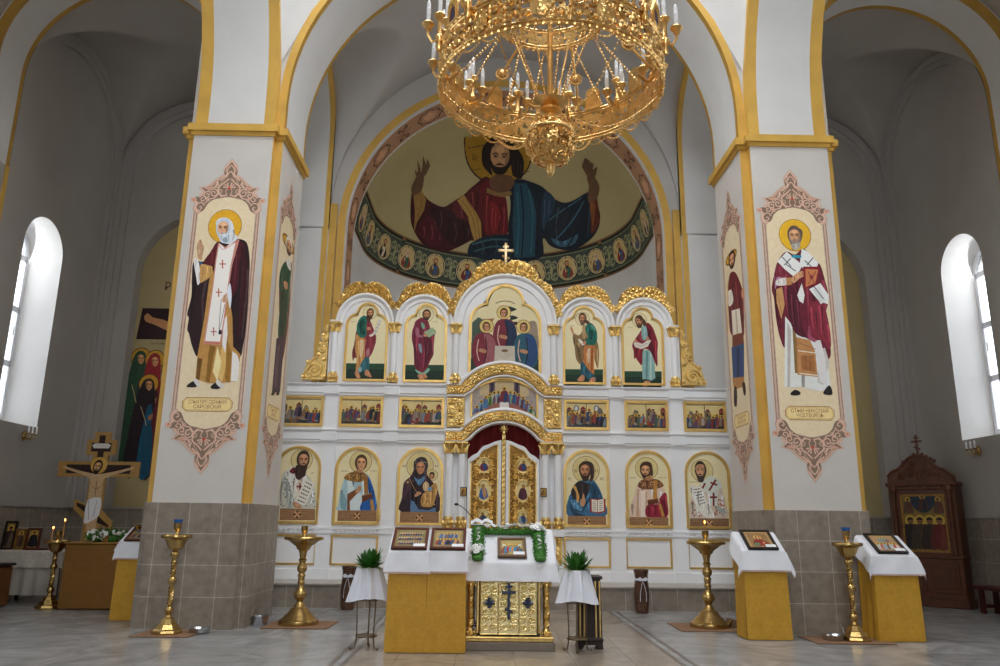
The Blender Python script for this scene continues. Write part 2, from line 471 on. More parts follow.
# arches
arch_m = [plaster, ochre, ochre_d]
mb = MB()
archsweep(mb, archpath(0, 3.74, 8.2, 7.68), [(.125, 11.63, 1), (0, 11.63, 2), (0, 11.75, 0), (0, 12.95, 2), (0, 13.05, 1), (.14, 13.05, 1)], ax)
struct(mb, 'trim_1', arch_m)
mb = MB()
archsweep(mb, archpath(0, 3.74, 8.2, 7.68), [(.14, 2.35, 1), (0, 2.35, 2), (0, 2.45, 0), (0, 3.65, 2), (0, 3.77, 1), (.125, 3.77, 1)], ax)
struct(mb, 'trim_2', arch_m)
k = 3
for s in (-1, 1):
    mb = MB()
    archsweep(mb, archpath(7.7, 3.8, 8.2, 7.68), [(.14, s * 3.865, 1), (0, s * 3.865, 1), (0, s * 4.04, 0), (0, s * 4.94, 1), (0, s * 5.14, 1), (.14, s * 5.14, 1)], ay)
    struct(mb, 'trim_%d' % k, arch_m); k += 1
    mb = MB()
    archsweep(mb, archpath(s * 7.15, 1.88, 9.42, 7.68 if 0 else 7.6), [(.5, 12.2, 0), (.13, 12.2, 1), (0, 12.2, 2), (0, 12.3, 0), (0, 12.95, 2), (0, 13.05, 1), (.14, 13.05, 0), (.5, 13.05, 0)], ax)
    struct(mb, 'trim_%d' % k, arch_m); k += 1
    mb = MB()
    archsweep(mb, archpath(14.565, 1.385, 9.85, 7.68), [(.14, s * 3.865, 1), (0, s * 3.865, 1), (0, s * 3.97, 0), (0, s * 5.03, 1), (0, s * 5.14, 1), (.14, s * 5.14, 1)], ay)
    struct(mb, 'trim_%d' % k, arch_m); k += 1
    # outer-wall pilaster under the aisle arch
    mb = MB(); X = lambda a, b: (min(s * a, s * b), max(s * a, s * b))
    mb.box(*X(9.03, 9.3), 12.2, 13.05, 0, 7.59, 0); mb.box(*X(9.05, 9.3), 12.22, 13.03, 7.59, 11.5, 0)
    for y0, y1 in ((12.185, 12.3), (12.95, 13.065)): mb.box(*X(9.018, 9.15), y0, y1, 1.7, 7.6, 1)
    mb.box(*X(9.0, 9.3), 12.17, 13.08, 0, 1.7, 2)
    struct(mb, 'pillar_wall_' + ('left' if s < 0 else 'right'), [plaster_aisle_shade, ochre, tilew])

# crossing: pendentives, drum and dome
mb = MB()
NP = 96
def pend(u, v):
    f = 2 * pi * u; c_, s_ = cos(f), sin(f)
    rb = min(3.865 / max(1e-6, abs(c_)), 3.93 / max(1e-6, abs(s_)))
    r = 3.6 + (rb - 3.6) * (1 - v)
    return (r * c_, 7.7 + r * s_, 8.2 + sqrt(max(0, 5.512 ** 2 - r * r)))
mb.grid(pend, NP, 14)
zr = 8.2 + sqrt(5.512 ** 2 - 3.6 ** 2)
mb.lathe([(3.6, zr), (3.6, 16.0)], (0, 7.7, 0), 64)
mb.f.pop(); mb.m.pop(); mb.s.pop(); mb.f.pop(); mb.m.pop(); mb.s.pop()
mb.grid(lambda u, v: (3.6 * cos(v * pi / 2) * cos(2 * pi * u), 7.7 + 3.6 * cos(v * pi / 2) * sin(2 * pi * u), 16 + 3.6 * sin(v * pi / 2)), 64, 16)
struct(mb, 'ceiling_dome', [plaster])

# altar bay: barrel vault cut by the side lunettes
def cosgrid(n, a, b): return [(a + b) / 2 - (b - a) / 2 * cos(pi * i / n) for i in range(n + 1)]
def heightfield(mb, xs, ys, zf):
    vs = [(x, y, zf(x, y)) for y in ys for x in xs]; w_ = len(xs)
    mb.add(vs, [(j * w_ + i, (j + 1) * w_ + i, (j + 1) * w_ + i + 1, j * w_ + i + 1) for j in range(len(ys) - 1) for i in range(w_ - 1)], 0, True)
mb = MB()
def zb(x, y):
    z1 = 8.2 + sqrt(max(0, 3.865 ** 2 - x * x)); d = y - 14.565
    z2 = 9.85 + sqrt(max(0, 1.5 ** 2 - d * d)) if abs(d) < 1.5 else 0
    return max(z1, z2)
heightfield(mb, cosgrid(120, -3.9, 3.9), cosgrid(64, 13.05, 16.3), zb)
struct(mb, 'ceiling_altar_bay', [plaster_vault_shade])
mb = MB()                                                     # end wall over the apse arch
N = 60
for i in range(N):
    a, b = pi * i / N, pi * (i + 1) / N
    q = lambda t, r, zc: (r * cos(t), 16.16, zc + r * sin(t))
    mb.add([q(a, 3.68, 7.77), q(b, 3.68, 7.77), q(b, 3.93, 8.3), q(a, 3.93, 8.3)], [(0, 1, 2, 3)], 0)
archsweep(mb, archpath(0, 3.5, 7.77, .41, 60), [(.2, 16.13, 1), (0.03, 16.13, 0), (0, 16.16, 0)], ax)
archsweep(mb, archpath(0, 3.7, 7.77, .41, 60), [(0, 16.13, 1), (0, 16.3, 0)], ax)
struct(mb, 'wall_apse_arch', [plaster_vault_shade, ochre])

# aisle bays
ribm = mat('plaster_rib', '#aaa59f', .75, noise=.03, nscale=2)
def holewall(mb, u0, u1, v0, v1, cu, r, vb, vs_, fn, depth, m=0, mj=0, n=24, splay=0.0, mdado=None, vd=0):
    """wall with one round-headed opening and its reveal"""
    def rect(a, b, c, d):
        if mdado is not None and c < vd < d: rect(a, b, c, vd); rect(a, b, vd, d); return
        mb.add([fn(a, c, 0), fn(b, c, 0), fn(b, d, 0), fn(a, d, 0)], [(0, 1, 2, 3)], mdado if (mdado is not None and d <= vd) else m)
    rect(u0, cu - r, v0, v1); rect(cu + r, u1, v0, v1)
    if vb > v0: rect(cu - r, cu + r, v0, vb)
    P = [(cu - r, vb)] + [(cu + r * cos(pi - pi * i / n), vs_ + r * sin(pi - pi * i / n)) for i in range(n + 1)] + [(cu + r, vb)]
    A = P[1:-1]
    for a, b in zip(A, A[1:]): mb.add([fn(*a, 0), fn(*b, 0), fn(b[0], v1, 0), fn(a[0], v1, 0)], [(0, 1, 2, 3)], m)
    k_ = (r - splay) / r
    Q = [(cu + (u - cu) * k_, vs_ + (v - vs_) * k_ if v > vs_ else (v if v > vb else v + splay * 1.3)) for u, v in P]
    n_ = len(P)
    mb.add([fn(*p, 0) for p in P] + [fn(*q, depth) for q in Q], [(i, (i + 1) % n_, (i + 1) % n_ + n_, i + n_) for i in range(n_)], mj)
    return Q
nich = mat('niche_beige', '#b8a678', .7, noise=.04, nscale=2)
reveal = mat('reveal_white', '#ebe9e6', .7)
glass = mat('window_glass', (.95, .97, 1), .03, trans=1.0)
upvc = mat('window_white', '#eceef2', .35)
for s, nm in ((-1, 'left'), (1, 'right')):
    mb = MB()
    xs = [s * x for x in cosgrid(80, 5.2, 9.2)]
    def za(x, y):
        z1 = 9.42 + sqrt(max(0, 1.98 ** 2 - (abs(x) - 7.2) ** 2)); z2 = 9.35 + sqrt(max(0, 2.05 ** 2 - (y - 15.12) ** 2))
        return max(z1, z2)
    heightfield(mb, sorted(xs), cosgrid(80, 13.05, 17.2), za)
    struct(mb, 'ceiling_aisle_' + nm, [plaster_aisle_shade])
    # wall ribs and corner shafts
    mb = MB()
    archsweep(mb, archpath(15.12, 1.75, 9.38, 1.7), [(0, s * 9.25, 0), (0, s * 9.12, 0), (.34, s * 9.12, 0), (.34, s * 9.25, 0)], ay)
    archsweep(mb, archpath(15.12, 1.87, 9.38, 1.7), [(0, s * 9.13, 0), (0, s * 9.06, 0), (.14, s * 9.06, 0), (.14, s * 9.13, 0)], ay)
    archsweep(mb, archpath(s * 7.2, 1.62, 9.40, 1.7), [(0, 17.25, 0), (0, 17.12, 0), (.36, 17.12, 0), (.36, 17.25, 0)], ax)
    archsweep(mb, archpath(s * 7.2, 1.74, 9.40, 1.7), [(0, 17.13, 0), (0, 17.06, 0), (.14, 17.06, 0), (.14, 17.13, 0)], ax)
    struct(mb, 'trim_%d' % k, [ribm]); k += 1
    # end wall with its painted niche
    mb = MB()
    holewall(mb, s * 7.2 - 2.1, s * 7.2 + 2.1, 0, 11.6, s * 7.0, 1.475, 1.70, 7.0, fy(17.2), .32, 0, 0, mdado=1, vd=1.7)
    P = [(s * 7 - 1.475, 1.7), (s * 7 + 1.475, 1.7)] + ell(s * 7.0, 7.0, 1.475, None, 25, 0, pi)
    mb.add([(u, 17.5, v) for u, v in P], [list(range(len(P)))], 2)
    mb.box(s * 7.2 - 2.1, s * 7.2 + 2.1, 17.17, 17.22, 1.68, 1.715, 0)
    struct(mb, 'wall_east_' + nm, [plaster_aisle_shade, tilew, nich])
    # outer wall with its window
    mb = MB()
    fx = lambda u, v, d: (s * (9.2 + d), u, v)
    Q = holewall(mb, 13.0, 17.25, 0, 11.6, 14.78, .68, 3.2, 6.62, fx, .72, 0, 2, splay=.1, mdado=1, vd=1.7)
    mb.box(min(s * 9.17, s * 9.22), max(s * 9.17, s * 9.22), 13.0, 17.25, 1.68, 1.715, 0)
    struct(mb, 'wall_' + nm, [plaster_aisle_shade, tilew, reveal])
    fm = MB()
    cq, rq, zq, zb_ = 14.78, .58, 6.62, 3.33
    outl = [(cq - rq, zb_), (cq + rq, zb_)] + ell(cq, zq, rq, None, 21, 0, pi)
    inn = [(cq - rq + .09, zb_ + .09), (cq + rq - .09, zb_ + .09)] + ell(cq, zq, rq - .09, None, 21, 0, pi)
    fxx = lambda u, v, d: (s * (9.9 - d), u, v)
    fm.ring(outl, inn, fxx, .08, 0)
    for z in (4.43, 5.53, 6.6): fm.box(min(s * 9.82, s * 9.9), max(s * 9.82, s * 9.9), cq - rq + .05, cq + rq - .05, z - .06, z + .06)
    fm.box(min(s * 9.8, s * 9.83), max(s * 9.8, s * 9.83), cq + .4, cq + .44, 5.0, 5.18)
    wn = struct(fm, 'window_%d' % (1 if s < 0 else 2), [upvc])
    gm = MB(); gm.box(min(s * 9.85, s * 9.857), max(s * 9.85, s * 9.857), cq - rq + .05, cq + rq - .05, zb_ + .05, zq)
    gm.prism(ell(cq, zq, rq - .06, None, 21, 0, pi), lambda u, v, d: (s * (9.85 + d), u, v), 0, .007)
    gm.build('window_pane', [glass], wn)
    # transept arm: groin vault, end wall, big window
    mb = MB()
    def zt(x, y):
        return max(8.2 + sqrt(max(0, 3.95 ** 2 - (y - 7.7) ** 2)), 9.42 + sqrt(max(0, 2.02 ** 2 - (abs(x) - 7.17) ** 2)))
    heightfield(mb, sorted(s * x for x in cosgrid(60, 5.12, 9.25)), cosgrid(70, 3.74, 12.26), zt)
    struct(mb, 'ceiling_arm_' + nm, [plaster_aisle_shade])
    mb = MB()
    for c0, r0, y0, y1 in ((7.7, 1.5, 3.7, 12.3), (0, .75, -2.6, 3.7)):
        holewall(mb, y0, y1, 0, 12.3, c0, r0, 3.2, 7.6, fx, .6, 0, 0)
    mb.box(min(s * 9.2, s * 9.4), max(s * 9.2, s * 9.4), -6, -2.6, 0, 12.3)
    struct(mb, 'wall_%s_rear' % nm, [plaster_aisle_shade])
    for i_, (c0, r0) in enumerate(((7.7, 1.5), (0, .75))):
        fm = MB(); o_ = [(c0 - r0, 3.2), (c0 + r0, 3.2)] + ell(c0, 7.6, r0, None, 21, 0, pi)
        fm.ring(o_, [(c0 + (u - c0) * .92, 5.5 + (v - 5.5) * .96) for u, v in o_], fxx, .08, 0)
        for z in (4.5, 5.9, 7.4): fm.box(min(s * 9.82, s * 9.9), max(s * 9.82, s * 9.9), c0 - r0, c0 + r0, z - .05, z + .05)
        struct(fm, 'window_%d' % (3 + i_ + (2 if s > 0 else 0)), [upvc])
    mb = MB()                                            # west aisle and piers' outer vault, flat
    mb.box(min(s * 5.2, s * 9.3), max(s * 5.2, s * 9.3), -6, 3.75, 11.4, 11.6)
    mb.box(min(s * 5.2, s * 9.3), max(s * 5.2, s * 9.3), 12.3, 13.0, 11.42, 11.6)
    struct(mb, 'ceiling_west_' + nm, [plaster_aisle_shade])
mb = MB(); mb.box(-5.3, 5.3, -6, 2.4, 12.0, 12.2); struct(mb, 'ceiling_west', [plaster])
mb = MB()
holewall(mb, -9.6, 9.6, 0, 12.3, 0, 1.9, 4.5, 8.2, lambda u, v, d: (-u, -5.2 - d, v), .5, 0, 0)
struct(mb, 'wall_west', [plaster])
fm = MB(); o_ = [(-1.9, 4.5), (1.9, 4.5)] + ell(0, 8.2, 1.9, None, 25, 0, pi)
fm.ring(o_, [(u * .94, 6.5 + (v - 6.5) * .96) for u, v in o_], lambda u, v, d: (-u, -5.6 + d, v), .08, 0)
for z in (5.7, 6.9, 8.15): fm.box(-1.85, 1.85, -5.6, -5.52, z - .05, z + .05)
for x in (-.63, .63): fm.box(x - .04, x + .04, -5.6, -5.52, 4.5, 9.9)
struct(fm, 'window_7', [upvc])
dm = MB(); dm.bbox(-1.3, 1.3, -5.3, -5.12, 0, 3.3, .02)
for x in (-.62, .62):
    for z in (.3, 1.9): dm.bbox(x - .5, x + .5, -5.12, -5.09, z, z + 1.2, .02)
struct(dm, 'door_1', [mat('door_oak', '#5a3a22', .45, noise=.2)])

# apse: wall, conch, and the painted soffit of its arch
RA, ZC, YA = 3.5, 7.77, 18.2
def conch(u, e, d=0):
    """u = length along the plan from the middle of the back wall, e = angle of climb"""
    R_ = RA - d; h = RA * pi / 2
    if abs(u) <= h:
        a = u / RA; return (R_ * cos(e) * sin(a), YA + R_ * cos(e) * cos(a), ZC + R_ * sin(e))
    return ((1 if u > 0 else -1) * R_ * cos(e), YA - (abs(u) - h), ZC + R_ * sin(e))
UM = RA * pi / 2 + 1.2
conch_m = mat('conch_olive', '#b8ab7c', .7, noise=.03, nscale=1.5)
mb = MB()
mb.grid(lambda u, v: conch(-UM + 2 * UM * u, .075 + (pi / 2 - .075) * v), 96, 40, 0)
mb.grid(lambda u, v: conch(-UM + 2 * UM * u, .075 * v), 96, 3, 1)
mb.grid(lambda u, v: conch(-UM + 2 * UM * u, 0)[:2] + (.41 + (ZC - .41) * v,), 96, 4, 1)
struct(mb, 'wall_apse', [conch_m, plaster])

for i_, s in enumerate((-1, 1)):                              # unseen window frames, added to go with the added apse lamps
    fm = MB(); fx2 = lambda u, v, d: (s * (3.49 - d), u, v)
    o_ = [(18.15, 3.5), (19.05, 3.5)] + ell(18.6, 5.3, .45, None, 17, 0, pi)
    fm.ring(o_, [(18.6 + (u - 18.6) * .86, 4.4 + (v - 4.4) * .93) for u, v in o_], fx2, .08, 0)
    for z in (4.2, 5.2): fm.box(*sorted((s * 3.43, s * 3.49)), 18.18, 19.02, z - .03, z + .03)
    struct(fm, 'window_%d' % (8 + i_), [upvc])
for k_ in range(8):                                           # drum windows
    a_ = pi / 8 + k_ * pi / 4; ca, sa = cos(a_), sin(a_)
    fm = MB(); f3 = lambda u, v, d: ((3.56 - d) * ca - u * sa, 7.7 + (3.56 - d) * sa + u * ca, v)
    o_ = [(-.5, 13.1), (.5, 13.1)] + ell(0, 15.1, .5, None, 17, 0, pi)
    fm.ring(o_, [(u * .86, 14.2 + (v - 14.2) * .94) for u, v in o_], f3, .08, 0)
    struct(fm, 'window_%d' % (10 + k_), [upvc])
ART = {
'saint_white_stole': '''
C#e2ab2a -6 5950 257 277
O#a8752a -6 5950 257 277 10
S#2a1518 -430 5363 -273 5365 -177 5548 -99 5692 14 5668 143 5723 264 5738 368 5662 430 5378 449 5021 461 4669 465 4297 447 4027 420 3876 281 4024 240 4416 50 4913 -156 4809 -156 4608 -187 4286 -215 3870 -313 4014 -381 4209 -417 4282 -412 4455 -443 4529 -408 4804 -432 5107
S#5a1a22 -97 5679 -176 5535 -273 5371 -224 5289 -131 5278 -96 5420 -60 5602
S#4d1720 171 5684 139 5373 141 5016 227 4815 281 5018 272 5376 324 5609 242 5711
S#3a1218 271 5660 365 5429 413 5021 408 4668 404 4320 358 4172 337 4667 334 5019 311 5351
P#b98a4a -152 5291 -167 4909 -178 4434 -218 3895 -215 3522 -9 3454 188 3468 419 3496 418 3905 300 4024 245 4491 160 4814 -32 5013
P#8a6224 -56 4043 -59 3489 2 3466 15 3801 41 4020
P#d9b36a 135 4022 81 3610 188 3468 214 3684 206 4023
P#e8e2dc 295 3951 314 3494 419 3496 417 3784 370 3904
P#ecd9a0 64 4020 32 3633 116 3491 147 3779
P#9a6d2a 192 4169 233 3493 293 3470 286 3927
P#e9e2e0 121 4414 133 4046 191 3925 199 4218 159 4514
P#6d4a1c -213 3846 -204 3534 -154 3499 -140 3823
S#e8e4e2 -430 5363 -399 5415 -340 5313 -302 5058 -330 4982 -367 5108
S#c79a5a -316 5313 -206 5303 -130 5266 -163 5112 -241 5047 -298 5021 -317 5160
P#c98a7a -85 5679 -101 5343 -107 4910 -152 4054 109 4046 133 4414 146 4915 168 5322 241 5724 166 5736 32 5603
P#efe9e2 -67 5667 -84 5343 -90 4910 -128 4103 93 4094 115 4427 126 4914 144 5322 183 5684 100 5657 34 5578
L#c2563f 8 -85 5679 11 5564 216 5724
L#b8553c 18 10 5396 24 5256
L#b8553c 17 -31 5326 68 5328
L#b8553c 17 -5 4932 8 4799
L#b8553c 17 -43 4871 53 4873
L#b8553c 15 -22 4318 -8 4183
L#b8553c 15 -60 4248 32 4250
L#c2563f 10 -140 4078 102 4070
S#c49a78 -394 5673 -371 5726 -344 5700 -326 5649 -298 5610 -297 5533 -308 5468 -312 5390 -368 5415 -401 5544 -411 5595
L#6d4630 5 -357 5713 -357 5596 -373 5557
L#c49a78 23 -352 5596 -379 5713
S#2b62a0 -342 5351 -295 5339 -316 5313
S#c79a7a 64 4762 93 4833 156 4859 191 4815 174 4739 117 4713 80 4717
S#dfe3ea 129 4889 160 5016 198 4865 208 4714 198 4614 165 4714
L#3a3030 7 52 4762 55 4562 69 4265 114 4688
S#2a2a30 64 4265 99 4278 112 4217 65 4211
S#26201e -326 3425 -234 3486 -184 3403 -313 3394
S#26201e 30 3418 117 3479 168 3385 45 3376
S#d9d3cf -234 3486 -203 3522 -135 3428 -167 3404
S#d9d3cf 95 3467 125 3515 229 3410 167 3397
S#d9dbe0 -119 5901 -154 6005 -111 6072 -27 6095 62 6062 125 5971 152 5840 213 5763 147 5684 88 5656 -24 5680 -80 5757
H#c99873 -31 5902 93 147 -35 #c9ced6 #c4cad0 0
S#cfd6dd -78 5778 -13 5824 73 5813 95 5709 31 5668 -44 5685
S#9aa6b2 -28 5719 21 5772 66 5708 25 5676
''',
'saint_book': '''
C#e6b32c -2 5974 252 267
O#a8752a -2 5974 252 267 10
S#6a2130 -310 5529 -167 5694 -28 5647 123 5749 273 5553 362 5480 412 5234 442 5039 424 4844 360 4650 382 4364 403 4081 346 3963 260 4032 175 4125 95 4265 -64 4309 -196 4402 -297 4140 -366 4304 -403 4589 -413 4926 -438 5072 -387 5293
P#dfe0da -259 4640 -354 3536 -218 3526 -91 3540 -36 3518 188 3475 353 3523 342 3916 251 4196 95 4265 -60 4357
P#b9b3ad -231 4544 -308 3536 -274 3532 -184 4402
P#c9c3bd 233 4125 155 3612 242 3568 365 3917 316 4150
P#9a948e -60 4074 -91 3540 -47 3529 6 4028
P#8a6a3a -158 4593 -178 3746 -109 3747 -110 4309
P#b98350 -110 4309 -138 3723 166 3693 161 4089 95 4265
L#7a4f2c 9 -72 4215 175 4125
L#e4d8c4 16 -99 4097 161 4066
L#e4d8c4 16 -109 3747 159 3716
P#a06a3c -64 4027 -70 3805 134 3774 132 4018
L#6b4126 7 6 4028 -2 3795
L#6b4126 7 75 4024 66 3782
P#ded9d8 176 4266 167 4031 200 3613 311 3569 304 4009 257 4267
S#842a3a 131 4839 335 4891 403 4603 420 4270 384 4128 280 4268 168 4313 110 4455 91 4646
S#a04a62 103 4502 124 4336 211 4267 140 4254 64 4311
S#531a28 -187 5125 -73 5078 -29 4740 -6 4453 52 4311 -107 4356 -185 4545 -213 4785
S#b0839a -375 5293 -254 5333 -235 5271 -321 5221 -379 5073 -384 5171
S#7b2a3c -301 5492 -190 5395 -223 5272 -341 5269 -384 5171 -356 5392
P#c79560 -367 5073 -270 5111 -252 4832 -321 4591 -376 4854
L#8a5a30 7 -347 5025 -306 4639
P#e6e6e2 -317 5529 -155 5694 77 5475 21 5375 -80 5286 -202 5395
P#e6e6e2 87 5749 179 5700 330 5516 282 5379 140 5377 29 5474
P#e6e6e2 41 5178 -2 5080 -45 4981 -18 4885 38 4849 72 4983
P#e6e6e2 151 5082 336 5183 449 4990 424 4844 288 4890 182 5034
P#d8d8d6 210 5083 307 5122 405 4892 307 4842
L#4a4a50 15 -183 5482 -38 5373
L#4a4a50 15 -234 5605 -103 5446
L#4a4a50 15 -213 5469 -100 5583
L#4a4a50 15 148 5476 254 5602
L#4a4a50 15 119 5550 217 5452
L#4a4a50 14 226 5132 361 4928
S#2f9ab0 -77 5633 66 5636 51 5593 -68 5596
S#dcd4cc -350 5220 -200 5260 -197 5149 -351 5134
P#b9814a -200 5260 -117 5273 -114 5151 -198 5137
S#cf9a72 -119 5249 -29 5337 69 5375 91 5302 11 5251 -89 5176
L#8a5a3c 5 -32 5300 78 5339
P#84202c 87 5450 360 5455 276 5170 68 5081
P#c47a4e 119 5413 320 5405 254 5182 100 5118
L#7c3028 10 152 5377 242 5182
L#7c3028 10 282 5379 133 5155
C#8a3a38 203 5279 33 35
S#24201e -271 3434 -198 3492 -121 3459 -136 3413 -239 3405
S#24201e 233 3464 334 3569 367 3432 253 3426
S#6a5548 -121 5984 -91 6073 8 6105 113 6064 115 5951 72 5861 52 5761 -46 5721 -86 5821
H#b98a66 -9 5953 96 142 -25 #6a5548 #8a8078 0
S#b0a89e -75 5816 -13 5835 64 5849 52 5761 -22 5722 -67 5758
''',
'saint_green': '''
C#c9992c 83 6012 385 98
O#8a6224 83 6012 385 98 36
S#6b4030 24 4375 -222 4990 -277 5353 -110 5563 265 5730 356 5639 469 4873 297 4057
S#33503a -288 5388 -121 5599 192 5761 391 5732 378 5365 354 4842 231 4462 -81 4350 -136 4711 -64 5036 -265 5129
S#223a2a -139 5090 208 5116 275 4511 14 4410
P#4a3440 -181 4311 286 4475 285 3528 -185 3436
P#6b5058 -91 4198 57 4269 49 3562 -103 3522
S#c98a68 -33 5316 193 5363 224 5262 54 5226
S#e0d8cc 30 5690 235 5824 356 5639 175 5619
S#3a2a22 -138 3458 13 3498 -70 3412 -227 3401
S#3a2a22 66 3507 222 3547 244 3477 87 3437
H#b98560 125 5979 178 129 40 #e0d8d0 #5a4638 0
''',
'saint_maroon_robe': '''
C#c9992c -31 5892 294 92
O#8a6224 -31 5892 294 92 29
S#6a2128 -308 5356 -156 5629 127 5577 355 5310 442 5056 375 4476 240 4472 58 4478 -294 4639 -332 4964
P#e6dccb -177 5000 236 4925 283 4461 230 4422 -183 4457
P#c9b9a0 7 4950 97 4925 99 4453 6 4452
P#7a3a28 -208 4579 335 4501 341 4300 -250 4357
P#2f4a78 -293 4390 345 4321 239 3771 45 3696 -309 3795
P#1f3358 -18 4328 118 4313 5 3725 -129 3748
P#b5804a -342 3877 244 3799 214 3645 -284 3677
S#3a2a22 -279 3699 -142 3676 -195 3402 -330 3436
S#3a2a22 137 3702 268 3693 280 3532 187 3504
S#efe6d8 -308 5356 -113 5337 -56 5123 -303 5114
S#c98a68 378 5188 512 5186 484 5043 376 5060
L#d9a030 33 -272 5546 -437 4674
H#c08c66 6 5831 146 130 -30 #3a2418 #3a2418 0
''',
'figure_scroll_green': '''
P#2a4a34 -387 -471 396 -467 406 -790 -378 -802
P#1d3327 -380 -590 401 -583 406 -790 -378 -802
C#e6d9a8 41 601 144 149
O#9a5a3a 41 601 144 149 7
S#7a2a34 -187 325 -86 498 26 472 119 274 187 105 188 -8 143 -206 69 -347 -60 -488 -146 -406 -217 -351 -254 -421 -278 -240 -247 -72 -227 154
S#c98f52 -217 126 -63 72 14 -95 -2 -292 -75 -460 -120 -627 -188 -628 -180 -378 -228 -156
S#e3c49a -128 15 -53 -12 -60 -237 -108 -349 -137 -182
S#24705f -210 354 -154 483 -60 533 5 443 -20 300 2 130 -76 66 -160 93 -207 197
S#14483f -150 412 -70 456 -74 270 -26 158 -107 128 -155 241
S#8a2f3c -13 414 42 429 91 273 168 104 189 -36 117 -234 2 -376 -25 -124 -4 102
S#b97a82 7 -208 58 -151 79 -291 13 -325
S#2f6670 -33 -376 69 -347 77 -610 -12 -626 -134 -628 -111 -544
S#8fb0b0 -137 -572 -71 -543 -73 -640 -119 -649
P#d9d4cc 233 452 281 442 186 133 119 166 186 303
L#6a665f 6 197 360 258 339
L#6a665f 6 173 289 234 270
L#6a665f 6 154 217 210 201
S#c98a66 -5 272 49 295 79 245 17 221
S#e8ddd0 44 116 124 160 153 132 87 89
S#c98a66 -200 -656 -147 -628 -86 -751 -139 -779 -182 -725
S#c98a66 2 -625 60 -602 144 -747 76 -740 6 -703
H#b07a54 48 581 61 86 45 #54382a #4a3022 30
S#4a3022 -19 542 51 524 51 415 7 408 -30 485
T#8a5a3c -287 404 20 124 пророк
''',
'figure_book_crimson': '''
P#2a4a34 -404 -486 392 -476 396 -819 -395 -826
P#1d3327 -399 -605 395 -598 396 -819 -395 -826
C#e6d9a8 -2 572 147 152
O#9a5a3a -2 572 147 152 7
S#7a2438 -252 325 -215 440 -80 514 33 444 94 274 191 247 181 133 167 -93 167 -262 103 -402 53 -542 -24 -654 -120 -628 -206 -519 -228 -296 -243 -128 -283 41 -284 211
S#a8667a -210 297 -154 270 -136 156 -52 129 -92 86 -203 127
S#8a9aa6 -142 -42 -86 -69 -67 -237 -123 -182
S#5a1628 -38 101 101 75 141 -150 88 -347 -14 -571 -12 -236
S#5f1a2c -226 -15 -160 -295 -95 -572 -179 -518 -231 -240
S#6fa58a -109 413 -33 357 -44 271 -86 299
S#7fb09a -190 -574 -38 -641 67 -542 96 -597 -10 -682 -147 -643
P#9db58e -41 200 134 309 207 190 59 89
L#5a7358 6 -41 198 62 91 204 187
S#c98a66 -53 158 1 173 31 116 -24 107
S#c98a66 -132 -684 -65 -669 7 -778 -32 -806 -116 -753
S#c98a66 -37 -669 3 -654 60 -736 6 -751
H#b07a54 1 572 72 92 25 #3e2a20 #3a261c 15
T#8a5a3c 186 429 20 262 апостол
''',
'figure_green_pointing': '''
P#2a4a34 -400 -524 385 -517 373 -851 -402 -857
P#1d3327 -401 -641 383 -634 373 -851 -402 -857
C#e6d9a8 -23 537 145 150
O#9a5a3a -23 537 145 150 7
S#8d7048 -216 227 -106 186 -35 273 -5 416 63 360 115 133 254 106 305 -91 302 -289 276 -499 218 -346 192 -234 -1 -294 -17 -406 -86 -421 -167 -296 -192 -71 -223 70
S#b99a6a -34 330 22 417 61 217 -10 102
S#6b5434 -163 -14 -82 -98 -57 -351 -112 -295
S#1f6a5c 36 360 126 462 231 377 278 221 258 50 168 -23 58 -10 26 88 83 160 48 245
S#124840 105 332 187 276 170 105 121 133
S#5a9a8a 148 419 230 363 243 277 188 334
S#c47a42 16 -39 223 -50 204 -346 200 -598 130 -655 9 -489 -15 -266
S#dcc2a2 70 -123 126 -94 102 -376 67 -349
S#9a5a2a 153 -94 194 -121 160 -543 128 -488
S#2a5a6a -72 -407 -16 -378 78 -516 213 -654 238 -736 129 -766 21 -656 -61 -630
S#e3ddd0 -121 95 -73 107 17 3 -39 -18
S#c98a66 -276 340 -242 355 -202 236 -238 226
S#c98a66 26 74 -25 31 8 -11 45 32
S#c98a66 -145 -742 -61 -644 -1 -657 -8 -754 -90 -775
S#c98a66 73 -822 143 -696 217 -695 210 -778 114 -844
H#b07a54 -23 545 67 98 -45 #54382a #6a5240 30
S#54382a -4 503 66 518 134 447 64 432
T#8a5a3c -242 389 20 181 пророк
''',
'figure_curved_scroll': '''
P#2a4a34 -410 -547 377 -540 359 -869 -418 -875
P#1d3327 -413 -664 373 -658 359 -869 -418 -875
C#e6d9a8 -46 531 151 156
O#9a5a3a -46 531 151 156 7
P#8fb5b2 -2 -96 234 -93 240 -682 156 -739 53 -699 -22 -714 -26 -407
P#5f8a8a 72 -124 108 -123 81 -684 42 -685
P#b9d2cc 150 -122 183 -122 157 -711 124 -698
S#80202e -206 28 -46 273 29 418 128 477 223 378 286 193 317 51 301 -148 291 -430 238 -346 150 -122 12 -96 -20 -407 -93 -352 -146 -268 -182 -283 -188 -128
S#98424c -18 273 46 103 4 74 -63 158
S#561420 111 390 163 276 185 105 228 -93 254 -290 176 -150 114 47
S#8fb5b2 -6 374 79 418 110 175 32 103 -7 188
P#ded6ca -154 94 -94 58 2 31 79 89 117 133 180 105 111 -24 -29 -83 -153 -42 -184 28
L#77706a 6 -123 15 -27 -17 100 47
S#c98a66 81 161 118 184 144 119 96 98
S#c98a66 -147 128 -107 95 -136 57 -171 77
S#c98a66 -39 -825 32 -741 128 -753 125 -822 28 -857
H#b07a54 -52 508 73 104 -20 #5a3e2e #5a3e2e 25
S#5a3e2e -92 574 -8 596 74 519 90 419 29 418 18 518
T#8a5a3c -238 379 20 209 пророк
''',
